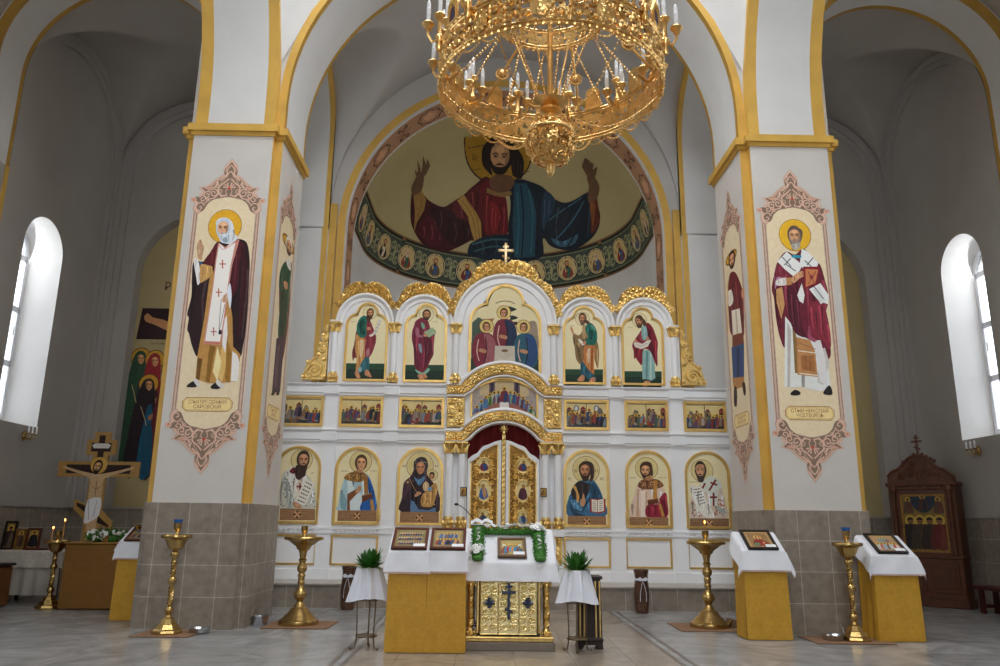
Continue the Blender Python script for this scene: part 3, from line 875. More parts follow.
'icon_bishop_scroll': '''
C#d9c78a 51 470 210 209
O#8a3a3a 51 470 210 209 9
S#c9c7b8 -304 -456 -327 4 -302 185 -205 290 -53 357 141 216 312 12 354 -219 370 -453
S#e2ddcf -241 237 -105 343 -11 137 143 190 178 62 38 -172 -84 -275 -184 5
S#d9bfa6 -25 -18 58 86 85 -94 38 -172
S#a9ada4 -294 81 -205 108 -58 -275 -71 -453 -148 -454 -192 -226
D#3c4a3e -298 133 -60 -428 26 13
D#3c4a3e 155 10 356 -436 22 13
S#6a2228 -170 238 -104 330 -54 292 -68 201
L#6a2228 31 19 85 143 190
L#6a2228 31 -10 -44 94 -43
L#6a2228 31 50 21 60 -107
P#e3ddce 160 126 351 12 173 -412 -29 -313
X#706a5e 163 87 312 7 -2 -325 171 -387 6
S#c08c68 -66 -339 25 -351 122 -426 59 -457 -34 -428
H#a87a58 84 463 105 152 50 #3a2a20 #3e2a22 90
S#3e2a22 -41 370 119 333 120 216 45 91 -36 123 -65 240
T#6a3a2c 276 223 23 144 СВ
P#a37a55 -303 -461 379 -463 385 -676 -291 -684
Y#4a3222 -303 -466 373 -463 -291 -679 385 -676 0
''',
'icon_deacon_blue': '''
C#d9c78a 40 450 216 215
O#8a3a3a 40 450 216 215 9
S#a9c6cc -349 -381 -325 -125 -266 108 -188 212 -32 240 179 217 296 -14 374 -270 385 -474 -350 -483
P#d6e2e2 -207 83 -128 84 -9 -172 68 -146 127 -273 99 -477 -122 -480
P#7fa4ac -335 -176 -244 -175 -183 -328 -200 -481 -292 -457
S#245fa8 155 186 237 114 326 -91 376 -296 385 -479 86 -483 115 -299 230 -246 206 -41
S#174a86 216 10 275 -118 346 -475 268 -481
S#8a6332 -267 121 -202 217 -34 272 99 242 167 196 153 126 56 60 -101 71
D#d3a95a -240 199 121 87 18 13
P#a06f35 107 190 191 186 211 -144 142 -171
P#7a4a2c -187 -175 -15 -70 40 -120 -132 -315 -117 -480 -174 -481
P#6a3a22 97 -197 277 -143 302 -233 104 -337
P#9a6a3a 122 -184 282 -143 283 -169 123 -209
P#b98a4a 258 -284 314 -266 358 -469 289 -480
S#bf8d66 -38 -121 21 -18 74 -30 61 -120 -10 -152
H#bb8a62 50 419 100 136 35 #4a3020 none 0
S#b5835c -36 305 71 281 86 242 -20 253
T#6a3a2c -270 268 21 163 СВЯТЫЙ
T#6a3a2c 302 276 21 137 СТЕФАН
P#a37a55 -350 -483 393 -479 398 -684 -353 -685
Y#4a3222 -350 -488 390 -484 -349 -680 397 -682 0
''',
'icon_mother_child': '''
C#d9c78a -13 384 264 261
O#8a3a3a -13 384 264 261 9
C#d9c78a 226 208 111 109
O#8a3a3a 226 208 111 109 8
S#33222a -350 -496 -343 -228 -316 55 -190 187 -130 344 -135 474 -19 560 101 530 145 400 124 243 235 88 345 -65 379 -490
S#4a3038 -328 29 -214 147 -159 83 -254 -176 -302 -279
S#22161c -159 83 -20 -121 113 -171 68 -377 -113 -430 -175 -175
S#5a7fa0 -123 175 -29 124 74 190 76 112 -12 8 -80 84
P#5a7a9c -171 -277 -105 -302 -8 -454 317 -412 327 -491 -176 -497
S#3a2a2c -51 -353 302 -348 201 -452 44 -441
S#b98a4c 72 -146 161 -68 288 63 345 -65 299 -272 251 -387 121 -402 41 -377 24 -249
S#d9b98a 54 8 104 87 171 36 161 -68 84 -94
D#e0b878 58 -120 315 -361 22 13
S#6f93b4 147 -42 199 -16 240 -54 189 -106
L#b98a4a 10 -214 134 -129 -20 -18 -173
S#c08c68 -97 -174 -34 -109 33 -134 -5 -173 -82 -212
C#d0a860 -243 69 21 21
S#3c3038 -138 344 -122 488 -13 542 111 491 125 373 65 438 -41 449 -89 305
H#a87450 -6 345 95 120 30 none none 0
D#cdbb8a -109 501 104 438 8 11
C#3a281e 225 223 53 52
H#b07c58 224 187 42 52 -20 #3a281e none 0
T#6a3a2c -324 378 37 74 МР
T#6a3a2c 310 386 37 74 ѲУ
P#a37a55 -366 -499 384 -495 386 -708 -372 -712
Y#4a3222 -365 -504 382 -500 -367 -704 386 -706 0
''',
'icon_blessing_open_book': '''
C#d9c78a -3 355 266 262
O#8a3a3a -3 355 266 262 9
T#8a3a3a -1 531 58 80 О
T#8a3a3a -214 331 58 64 Ѡ
T#8a3a3a 204 337 58 64 Н
S#3a6a8c -362 -536 -359 -216 -292 -86 -158 123 108 166 238 24 326 -207 365 -528
S#2c2424 -265 18 -144 136 1 99 80 74 38 -108 -30 -212 -83 -264 -241 -214 -306 -112
S#24485f 107 101 237 -28 287 -208 102 -210 8 -314 -86 -469 -243 -420 -84 -315 50 -159
S#5a8cb0 -307 -215 -215 -291 -85 -392 -138 -444 -295 -318
S#1f3c52 -334 -344 -191 -470 -34 -520 -244 -532
P#c99a52 -270 18 -212 45 -140 -162 -163 -291 -194 -265 -200 -85
S#bf8d66 -123 -316 -122 -226 -88 -200 -71 -109 -50 -122 -35 -212 -17 -250 -58 -341 -98 -354
P#9a2a28 63 -206 371 -202 361 -451 229 -486 66 -455
P#e3dcc8 97 -215 207 -230 203 -461 98 -441
P#e8e2d0 218 -229 334 -207 335 -433 214 -460
X#6a6258 107 -241 194 -250 104 -426 190 -440 5
X#6a6258 233 -245 318 -228 230 -440 314 -418 5
S#3e2a20 -129 280 -141 437 -19 523 113 493 165 363 140 179 68 126 84 309 -8 387 -76 281
H#a87450 -22 334 101 147 -10 #3e2a20 #3e2a20 25
T#6a3a2c -321 173 52 74 IС
T#6a3a2c 310 181 52 96 ХС
P#a37a55 -375 -536 375 -535 371 -734 -382 -737
Y#4a3222 -375 -542 372 -540 -377 -732 368 -731 0
''',
'icon_deacon_pink': '''
C#d9c78a -23 392 224 221
O#8a3a3a -23 392 224 221 9
S#e0c4ae -377 -537 -350 -319 -278 -112 -212 71 -71 151 115 166 271 51 332 -78 302 -529
P#c9a184 -222 -7 -182 -7 -199 -535 -256 -536
P#efdccb -157 -33 -64 -31 -93 -534 -167 -535
P#c9a184 -51 -57 -30 -57 -51 -533 -72 -534
S#8d2338 333 -65 365 -259 341 -534 -41 -538 -39 -315 192 -287 209 -183
S#6a1428 231 -312 314 -208 344 -465 275 -529
S#7a4d2c -212 58 -137 163 10 191 196 180 294 90 270 38 83 -9 -129 -1
D#d3b07a -151 144 244 37 16 13
P#c08a42 110 158 182 167 156 -184 76 -190
P#6a3a22 -30 -225 182 -189 200 -274 -20 -310
P#8a5430 -30 -212 183 -179 182 -199 -18 -233
P#c08a42 192 -292 237 -281 302 -521 244 -532
S#4a3020 -156 412 -113 504 -19 532 74 494 101 362 92 244 53 270 31 414 -62 426
H#bb8a62 -44 347 96 131 -40 #4a3020 #3e2a20 8
S#b5835c -56 224 52 252 76 179 -31 164
T#6a3a2c -303 210 21 160 СВЯТЫЙ
T#6a3a2c 272 218 21 160 ЛАВРЕНТIЙ
P#a37a55 -383 -542 370 -541 359 -753 -394 -756
Y#4a3222 -383 -548 367 -546 -389 -749 359 -750 0
''',
'icon_bishop_crosses': '''
C#d9c78a -95 366 220 216
O#8a3a3a -95 366 220 216 9
S#d2c2b0 -383 -538 -355 -217 -253 -34 -84 151 81 244 236 155 292 -27 344 -285 342 -537
D#9a4a32 -342 -216 -92 -522 26 16
D#9a4a32 112 -159 317 -517 30 16
D#c98a4a 56 -211 333 -466 16 13
P#d5d8cc -139 124 69 284 263 155 283 51 63 -82 -94 -32
P#d5d8cc 25 -56 199 -28 170 -313 38 -315
S#a9b3aa 157 -313 311 -389 333 -466 204 -416
L#7a2c26 37 27 -17 171 193
L#7a2c26 37 62 139 192 89
L#7a2c26 37 -104 20 -46 125
L#7a2c26 37 112 -55 99 -314
L#7a2c26 37 33 -147 177 -145
S#e3ddd0 -361 43 -222 71 -104 20 -48 -187 24 -315 95 -468 105 -545 -27 -542 -193 -421 -289 -216
X#6a665e -317 17 -130 46 -188 -318 -26 -264 6
L#9a9488 10 -55 -316 43 -469
H#b98a66 -127 360 96 153 -45 #3a2c24 #4a3a30 30
S#b98a66 -233 385 -188 478 -80 492 -43 440 -125 413
T#6a3a2c -277 143 21 213 СВ НИКОЛАЙ
P#957050 -378 -551 387 -547 379 -766 -389 -770
Y#3e2a1e -379 -556 384 -552 -388 -762 377 -764 0
''',
'conch_figure': '''
C#8f6c1d -142 11079 897 399
O#2c1a12 -142 11079 897 399 33
L#5a4316 11 -956 11080 -555 11169
L#5a4316 13 -901 10841 -625 10899
L#5a4316 13 425 10906 715 10862
T#3a2a18 -773 11021 66 165 ѠН
S#3a0f14 -2409 10050 -2497 9694 -2479 9368 -2254 9069 -1986 8991 -1597 8997 -1198 9195 -852 9394 -558 9316 29 9445 130 10036 -353 10773 -803 10607 -1085 10396 -1423 10174 -1673 10034 -2017 10055 -2141 10102
S#4d1519 -1423 10153 -1085 10377 -803 10570 -464 10678 -572 10231 -509 9919 -856 9840 -1258 9878
S#5a171c -633 10552 -353 10756 -116 10466 117 10388 146 9498 -445 9581 -570 10099
S#731f22 -343 10333 -138 10256 -43 9988 -210 9593 -333 9883
S#2a0a10 -2022 9956 -1592 9990 -1258 9878 -972 9826 -853 9446 -1313 9178 -1598 9334 -1871 9656
S#46121a -2354 9324 -2030 9745 -1710 9311 -1876 9070 -2200 9184
P#9a7a3e -1266 10245 -1085 10396 -743 10083 -595 9865 -572 9445 -764 9351 -884 9643 -972 9966
L#5f4521 15 -1142 10279 -857 9980 -706 9408
L#5f4521 15 -1029 10325 -742 9992 -631 9466
P#8a6a38 -2411 10033 -2208 10176 -2094 10047 -2157 9830 -2348 9507 -2448 9196 -2390 9701
L#5f4521 13 -2264 10086 -2200 9971 -2345 9595
S#604834 -2424 9995 -2434 10095 -2279 10319 -2262 10361 -2151 10421 -2111 10392 -2183 10187 -2316 10046
L#604834 48 -2218 10368 -2199 10448
L#604834 48 -2139 10416 -2056 10556
L#604834 49 -2111 10417 -1959 10606
L#604834 45 -2254 10317 -2309 10333
L#3a2a1e 8 -2151 10421 -2081 10527
L#3a2a1e 8 -2283 10301 -2366 10102
S#15222e -938 9228 -793 9374 -444 9531 143 9600 410 9494 424 8932 -846 8968
L#31525e 44 -851 9290 -266 9463 382 9443
L#31525e 34 -790 9110 -262 9280 388 9233
S#121d29 131 10699 437 10760 720 10705 1118 10550 1470 10263 1798 10130 2186 10153 2328 10109 2461 9847 2610 9667 2631 9377 2484 9164 2139 9019 1874 9026 1427 9205 1192 9441 1163 8943 275 8990 225 9798 234 10345
P#1e4250 330 10695 667 10675 982 10213 978 8987 393 8988 313 9797
L#0d1520 37 501 10651 625 9976 599 9009
L#2c5a68 48 424 10542 488 9792 451 9069
L#2c5a68 38 732 10560 881 10003 860 9050
L#0d1520 39 919 10304 1031 9849 1034 9036
S#1d3346 1181 10467 1474 10222 1286 9818 1183 9641 1111 10112
L#35566a 41 2206 10023 1943 9694 1479 9301
L#35566a 32 2145 10117 1706 10010 1339 9857
S#35566a 1418 9412 1755 9280 2121 9370 2029 9147 1650 9171
L#0d1622 41 2311 9947 2159 9545 1869 9131
L#0d1622 34 1805 10069 1619 9764 1301 9528
S#5a2a1a 2307 10102 2445 10052 2555 9803 2622 9465 2477 9260 2425 9588 2443 9819
S#7a4a22 2325 10078 2402 10058 2496 9758 2487 9436 2411 9717
S#604834 2280 10130 2332 9956 2489 9936 2528 10034 2481 10137 2366 10272 2316 10357 2203 10425 2206 10360 2283 10219
L#604834 47 2235 10388 2079 10565
L#604834 47 2208 10413 2047 10576
L#604834 43 2276 10374 2187 10492
L#604834 44 2366 10272 2340 10362
L#604834 39 2312 10324 2157 10450
P#7a6036 -434 10606 -233 10542 111 10529 224 10567 273 10488 58 10437 -231 10462 -461 10509
S#5f4330 -379 10684 -242 10829 152 10837 327 10730 223 10586 54 10529 -233 10542
S#1c110d -593 11057 -555 11153 -369 11217 -157 11242 112 11234 366 11159 548 11023 535 10788 436 10777 264 10834 191 11043 65 11197 -258 11171 -361 11030 -298 10827 -412 10867 -553 10945
H#94704f -97 11068 287 180 -5 #1c110d #1d120e 10
S#1c110d 189 11068 405 11083 527 10972 489 10808 321 10816 245 10929
''',
}

# ------------------------------------------------------------------ paintings on plaster and panel
def head(P, cx, cy, w, h, d, skin, hair, beard, bl, tilt=0):
    def q(pts): return [(cx + x * w + y * h * tilt, cy + y * h) for x, y in pts]
    sk = tuple(min(1, c * 1.35) for c in lin(skin, P.k)); dk = tuple(c * .55 for c in sk); lt = tuple(min(1, c * 1.3) for c in sk)
    if hair != 'none': P.poly(hair, q(ell(0 - .1 * d, .12, 1.22, 1.16)))
    P.poly(sk, q(catmull([(-.88, .3), (-.8, -.3), (-.5, -.8), (0, -1), (.5, -.8), (.8, -.3), (.88, .3), (.6, .8), (0, 1), (-.6, .8)], 3)))
    sd = -1 if d > 0 else 1
    P.poly(dk, q(catmull([(.86 * sd, .5), (.86 * sd, -.1), (.6 * sd, -.7), (.28 * sd, -.9), (.5 * sd, -.3), (.55 * sd, .3)], 3)))
    P.poly(lt, q(ell(.15 * d, .52, .42, .22, 14)))
    if beard != 'none':
        P.poly(beard, q(catmull([(-.93, .0), (-.88, -.6), (-.5, -1.05 - bl), (0, -1.15 - bl), (.5, -1.05 - bl), (.88, -.6), (.93, .0), (.78, -.25), (.5, -.55), (0, -.62), (-.5, -.55), (-.78, -.25)], 3)))
    if hair != 'none':
        P.poly(hair, q(catmull([(-1.08, -.1), (-1.12, .6), (-.6, 1.15), (0, 1.28), (.6, 1.15), (1.12, .6), (1.08, -.1), (.9, .3), (.62, .68), (0, .84), (-.62, .68), (-.9, .3)], 3)))
    m = .22 * d
    for s in (-1, 1):
        P.poly(dk, q(ell(m + s * .4, .12, .24, .1, 12))); P.poly((.02, .012, .01), q(ell(m + s * .4, .11, .1, .075, 10)))
        P.line('#3a241a', q([(m + s * .15, .24), (m + s * .42, .31), (m + s * .68, .2)]), .09 * h)
    P.line(dk, q([(m + .1 * (1 if d >= 0 else -1), .2), (m * 1.3 + .1 * d, -.18), (m * 1.1 - .1, -.22)]), .08 * h)
    P.line(lt, q([(m, .2), (m * 1.3, -.15)]), .07 * w)
    P.line('#6a2c24', q([(m - .22, -.48), (m, -.46), (m + .22, -.48)]), .09 * h)
    if beard != 'none': P.line(beard, q([(m - .42, -.5), (m, -.34), (m + .42, -.5)]), .1 * h)

def folds(P, c, pts, rg):
    xs = [p[0] for p in pts]; zs = [p[1] for p in pts]; w = max(xs) - min(xs); h = max(zs) - min(zs)
    if min(w, h) < .11 or c in ('#5f4330', '#604834'): return
    base = lin(c, P.k); n = 3 if w < .22 else 6
    for i in range(n):
        x = min(xs) + w * (i + .5 + rg.uniform(-.25, .25)) / n; zz = []
        for j in range(len(pts)):
            (a, b), (e, f) = pts[j - 1], pts[j]
            if (a - x) * (e - x) < 0: zz.append(b + (f - b) * (x - a) / (e - a))
        if len(zz) < 2: continue
        zz.sort(); lo, hi = zz[-2], zz[-1]
        if hi - lo < .08: continue
        hi -= (hi - lo) * rg.uniform(.08, .3); lo += (hi - lo) * rg.uniform(.06, .25); d = w * rg.uniform(-.05, .05)
        k = 2.1 if i % 2 else .42
        P.line(tuple(min(1, q * k + (.02 if k > 1 else 0)) for q in base), [(x, hi), (x + d, (lo + hi) / 2), (x - d * .3, lo)], min(.05, w * .075), 4, min(.02, w * .02))

def draw(P, name, ox=0, oz=0, k=1.0):
    rg = random.Random(len(name))
    for ln in ART[name].strip().split('\n'):
        op = ln[0]; t = ln.split(); c = t[0][1:]
        if op == 'T':
            x, y, h, wm = (float(v) / 1000 for v in t[1:5]); P.text(c, ' '.join(t[5:]), ox + x, oz + y - h / 2, h, wm); continue
        if op == 'H':
            v = [float(a) for a in t[1:6]]
            head(P, ox + v[0] / 1000, oz + v[1] / 1000, v[2] / 1000, v[3] / 1000, v[4] / 100, c, t[6], t[7], float(t[8]) / 100); continue
        v = [float(a) / 1000 for a in t[1:]]
        pts = lambda a: [(ox + a[i], oz + a[i + 1]) for i in range(0, len(a), 2)]
        if op == 'S':
            P.poly(c, pts(v), 4); folds(P, c, pts(v), rg)
        elif op == 'P': P.poly(c, pts(v))
        elif op == 'L': P.line(c, pts(v[1:]), v[0], 4 if len(v) > 5 else 0)
        elif op == 'C': P.circ(c, ox + v[0], oz + v[1], v[2], v[3])
        elif op == 'O': P.outline(c, ox + v[0], oz + v[1], v[2], v[4], ry=v[3])
        elif op == 'D':
            for _ in range(int(t[5])):
                x = rg.uniform(v[0], v[2]); y = rg.uniform(v[1], v[3]); r = v[5]
                P.poly(c, [(ox + x + r * rg.uniform(.5, 1.3) * cos(a), oz + y + r * rg.uniform(.5, 1.3) * sin(a)) for a in (0, 1, 2.2, 3.3, 4.2, 5.2)])
        elif op == 'X':
            A, B, C_, D_ = pts(v[:8]); n = int(t[9])
            for i in range(n):
                f = (i + .5) / n
                a = (A[0] + (C_[0] - A[0]) * f, A[1] + (C_[1] - A[1]) * f); b = (B[0] + (D_[0] - B[0]) * f, B[1] + (D_[1] - B[1]) * f)
                L = lambda g: (a[0] + (b[0] - a[0]) * g, a[1] + (b[1] - a[1]) * g)
                hh = hypot(C_[0] - A[0], C_[1] - A[1]) / n * .34
                g = .1
                while g < .86:
                    l = rg.uniform(.1, .3); P.line(c, [L(g), L(min(.9, g + l))], hh); g += l + .06
        elif op == 'Y':                                       # woven band with a cross in the middle
            A, B, C_, D_ = pts(v[:8]); n = 26; m_ = 7
            L = lambda f, g: (A[0] + (B[0] - A[0]) * f + (C_[0] - A[0]) * g, A[1] + (B[1] - A[1]) * f + (C_[1] - A[1]) * g)
            for i in range(n):
                for j in range(m_):
                    f = (i + .5 + .5 * (j % 2)) / (n + .5); g = (j + .5) / m_
                    P.poly(c, [L(f - .32 / n, g), L(f, g - .3 / m_), L(f + .32 / n, g), L(f, g + .3 / m_)])
            w_ = B[0] - A[0]; h_ = A[1] - C_[1]; mx, my = (A[0] + D_[0]) / 2, (A[1] + D_[1]) / 2
            P.circ('#6a4830', mx, my, .42 * h_); P.outline('#b08a56', mx, my, .4 * h_, .05 * h_)
            for a in range(4):
                q = pi / 4 + a * pi / 2
                P.line('#d9a878', [(mx, my), (mx + .34 * h_ * cos(q), my + .34 * h_ * sin(q))], .05 * h_, w2=.2 * h_)

KP = 1.12                                                     # paint reflects a little more than the photo shows of it
BROWN, PINK, DUST = '#87705f', '#d9b39d', '#b89d8c'
HALF = [(0, .92), (.045, .86), (.10, .79), (.115, .71), (.10, .655), (.17, .61), (.24, .55), (.31, .475), (.38, .44), (.47, .425), (.41, .375), (.395, .335), (.44, .30), (.475, .255),
        (.52, .262), (.565, .25), (.57, .205), (.535, .18), (.50, .165), (.52, .11), (.515, .05), (.47, .0), (.41, .0), (.37, .06), (.345, .12), (.29, .18), (.22, .225), (.13, .245), (.06, .262), (0, .27)]
def spiral(cx, cy, r0, r1, a0, turns, n=14):
    return [(cx + (r0 + (r1 - r0) * i / (n - 1)) * cos(a0 + turns * 2 * pi * i / (n - 1)), cy + (r0 + (r1 - r0) * i / (n - 1)) * sin(a0 + turns * 2 * pi * i / (n - 1))) for i in range(n)]
def crest(P, cx, z0, fl, sx=1.0):
    """pink and brown arabesque; fl = -1 hangs point down"""
    q = lambda pts, s=1: [(cx + s * x * sx, z0 + fl * y) for x, y in pts]
    full = HALF + [(-x, y) for x, y in HALF[::-1]]
    grow = lambda k: [(x * k, .36 + (y - .36) * k) for x, y in full]
    P.poly(DUST, q(grow(1.03)), 2); P.poly(PINK, q(grow(1.0)), 2); P.poly(BROWN, q(grow(.93)), 2)
    for s in (-1, 1):
        P.circ(PINK, cx + s * .535 * sx, z0 + fl * .215, .042 * sx, .042); P.circ('#c98d74', cx + s * .535 * sx, z0 + fl * .215, .026 * sx, .026)
        L = lambda pts, w, w2=None: P.line(PINK, q(pts, s), w, 3, w2)
        L([(0, .60), (.05, .55), (.10, .50), (.15, .46), (.17, .40), (.15, .33), (.09, .29), (.02, .31)], .022)
        L([(0, .82), (.04, .77), (.06, .72), (.055, .66)], .018); L([(0, .71), (.06, .645), (.11, .60), (.16, .555)], .026)
        L([(.19, .53), (.2, .47), (.24, .43), (.30, .43), (.36, .42)], .03, .012); L([(.17, .57), (.23, .50), (.29, .45)], .012)
        L(spiral(.235, .335, .075, .014, .9, 1.4), .018); L(spiral(.335, .30, .065, .012, 2.4, -1.35), .018)
        L([(.10, .27), (.16, .32), (.22, .25), (.29, .235), (.33, .19), (.36, .15)], .024, .014)
        L(spiral(.40, .235, .06, .012, .4, 1.3), .016); L([(.31, .36), (.36, .35), (.41, .32), (.44, .28)], .02, .01)
        L([(.36, .12), (.40, .17), (.45, .16), (.49, .11), (.47, .05), (.42, .045), (.40, .09), (.44, .10)], .018)
        L(spiral(.20, .46, .04, .008, 2, 1.2), .012); L(spiral(.29, .40, .035, .008, .5, -1.2), .011); L(spiral(.14, .36, .04, .008, 1, 1.1), .012); L(spiral(.31, .22, .03, .006, 3, 1.2), .010); L(spiral(.445, .33, .03, .006, 1, 1.1), .010)
        L([(.04, .64), (.09, .58), (.13, .52), (.14, .46)], .010); L([(.02, .30), (.05, .36), (.03, .41)], .012); L([(.08, .70), (.075, .76), (.04, .82)], .01)
        for a in (.25, .75, 1.2): L([(.012, .42), (.10 * cos(a), .42 + .10 * sin(a))], .006, .026)
        P.poly('#cf9f88', q([(.27, .455), (.33, .43), (.40, .425), (.35, .395), (.29, .40)], s), 2)
        P.poly('#cf9f88', q([(.30, .26), (.34, .25), (.35, .225), (.31, .23)], s), 2)
    P.poly(BROWN, q([(0, .70), (.035, .65), (.03, .60), (0, .58), (-.03, .60), (-.035, .65)]), 2)
    P.circ('#c0503c', cx, z0 + fl * .42, .024 * sx, .024)
def pier_panel(name, art, text, fn, cx, sx=1.0):
    P = Paint(KP)
    lo, hi, hw = 2.99, 6.20, .485 * sx
    P.poly('#e4d1ae', [(cx - hw, lo - .02), (cx - .3 * sx, lo - .14), (cx, lo - .24), (cx + .3 * sx, lo - .14), (cx + hw, lo - .02), (cx + hw, hi), (cx + .4 * sx, hi + .16), (cx + .25 * sx, hi + .24), (cx, hi + .3), (cx - .25 * sx, hi + .24), (cx - .4 * sx, hi + .16), (cx - hw, hi)])
    for s in (-1, 1):
        for o, w_, c in ((0, .075, '#c9ab97'), (-.02, .012, '#8f7263'), (.022, .014, '#9a7c6c'), (.04, .01, '#d9c2b2')):
            P.line(c, [(cx + s * (hw + o * sx), lo), (cx + s * (hw + o * sx), hi)], w_ * sx)
    crest(P, cx, 6.17, 1, sx); crest(P, cx, 3.05, -1, sx)
    # cartouche with the inscription
    x0, x1, z0, z1 = cx - .36 * sx, cx + .36 * sx, 3.045, 3.235
    car = lambda e: [(x0 - e, z0 + .05), (x0 + .05 * sx, z0 - e), (x1 - .05 * sx, z0 - e), (x1 + e, z0 + .05), (x1 + e, z1 - .05), (x1 - .05 * sx, z1 + e), (x0 + .05 * sx, z1 + e), (x0 - e, z1 - .05)]
    P.poly('#a8743f', car(.012)); P.poly('#ecd596', car(0)); P.poly('#b98a50', car(-.01)); P.poly('#ecd596', car(-.016))
    P.text('#9a4a34', text[0], cx, z1 - .085, .055, .56 * sx); P.text('#9a4a34', text[1], cx, z0 + .035, .055, .4 * sx)
    draw(P, art, cx, 0)
    o = P.build(name, fn)
    return o
e_ = .002
o = pier_panel('wall_painting', 'saint_white_stole', ('СТЫИ ПРП СЕРАФИМ', 'САРОВСКIЙ'), lambda u, v, d: (u, 11.5 - e_ - d, v), -4.49)
tag(o, 'tall wall painting of a white-bearded figure in dark cloak and white stole', 'painting', 'wall paintings on the piers')
o = pier_panel('wall_painting', 'saint_book', ('СТЫИ НИКОЛАЙ', 'ЧУДОТВОРЕЦЪ'), lambda u, v, d: (u, 11.5 - e_ - d, v), 4.49)
tag(o, 'tall wall painting of a grey-bearded figure in maroon robes holding a red book', 'painting', 'wall paintings on the piers')
o = pier_panel('wall_painting', 'saint_green', ('СТЫИ ПРП', 'СЕРГIЙ'), lambda u, v, d: (-3.74 + e_ + d, 12.34 + u, v), 0, .98)
tag(o, 'narrow-looking wall painting of a figure in green cloak on a pier side', 'painting', 'wall paintings on the piers')
o = pier_panel('wall_painting', 'saint_maroon_robe', ('СТЫИ ВМЧ', 'ПАНТЕЛЕИМОНЪ'), lambda u, v, d: (3.74 - e_ - d, 12.34 - u, v), 0, .98)
tag(o, 'wall painting of a young figure in red tunic and blue skirt on a pier side', 'painting', 'wall paintings on the piers')

# conch: the large half figure
KC = 1.38
P = Paint(KC, .00035); draw(P, 'conch_figure')
o = P.build('conch_painting', lambda x, z, d: (x, YA + sqrt(max(0, (RA - .012 - d) ** 2 - x * x - (z - ZC) ** 2)), z), maxlen=.05)
tag(o, 'large painted bearded half figure with raised hands on the apse vault', 'painting')
# frieze of medallions under it
P = Paint(KC, .0006)
E0, E1 = .105, .35
P.poly('#7a5a3c', [(-UM, E0 - .03), (UM, E0 - .03), (UM, E1 + .03), (-UM, E1 + .03)])
P.poly('#20201c', [(-UM, E0 - .018), (UM, E0 - .018), (UM, E1 + .018), (-UM, E1 + .018)])
P.poly('#39443c', [(-UM, E0), (UM, E0), (UM, E1), (-UM, E1)])
for v in (E0 + .008, E1 - .008): P.line('#6f7256', [(-UM, v), (UM, v)], .008)
robes = [('#6a2a2a', '#33507a'), ('#3a5a7a', '#6a4a34'), ('#20202a', '#c9b8a0'), ('#7a3a34', '#2a5a4a'), ('#5a4a3a', '#39507a')]
NM = 13; EM = (E0 + E1) / 2
for i in range(NM):
    u = (i - (NM - 1) / 2) * (2 * UM / NM)
    nxt = u + UM / NM
    for sgn in (-1, 1):                                        # scrolls between the medallions
        for vs in (-1, 1):
            P.line('#7d7f62', [(nxt + sgn * a, EM + vs * b / RA) for a, b in spiral(.10, .17, .13, .02, pi, 1.3 * vs * sgn)], .02, 2)
    P.poly('#8a8a68', [(nxt, EM + .07), (nxt + .05, EM), (nxt, EM - .07), (nxt - .05, EM)])
    P.circ('#20211d', u, EM, .36, .36 / RA * 1.04); P.circ('#c9b78e', u, EM, .335, .335 / RA * 1.04); P.circ('#2c3a30', u, EM, .315, .315 / RA * 1.04); P.circ('#b39f70', u, EM, .30, .30 / RA * 1.04)
    a_, b_ = robes[i % 5]; q = lambda pts: [(u + x * .3, EM + y * .3 / RA) for x, y in pts]
    P.circ('#b5892c', u, EM + .125 / RA, .115, .115 / RA)
    P.poly(a_, q([(-.55, -.75), (-.5, -.2), (-.2, .12), (.2, .12), (.5, -.2), (.58, -.75), (0, -.97)]), 3)
    P.poly(b_, q([(-.2, .1), (.18, .1), (.32, -.3), (.1, -.9), (-.15, -.85), (-.05, -.4)]), 2)
    P.poly('#9a6c4c', q([(-.1, -.3), (.12, -.34), (.16, -.2), (-.05, -.16)]))
    head(P, u, EM + .12 / RA, .055, .075 / RA, (-1) ** i * .3, '#a87a58', '#3a2a20' if i % 3 else '#b0aca4', '#3a2a20' if i % 3 else '#b0aca4', .5)
o = P.build('frieze_painting', lambda u, v, d: conch(u, v, .008 + d), maxlen=.10)
tag(o, 'dark green painted frieze of round saint medallions around the apse', 'painting')

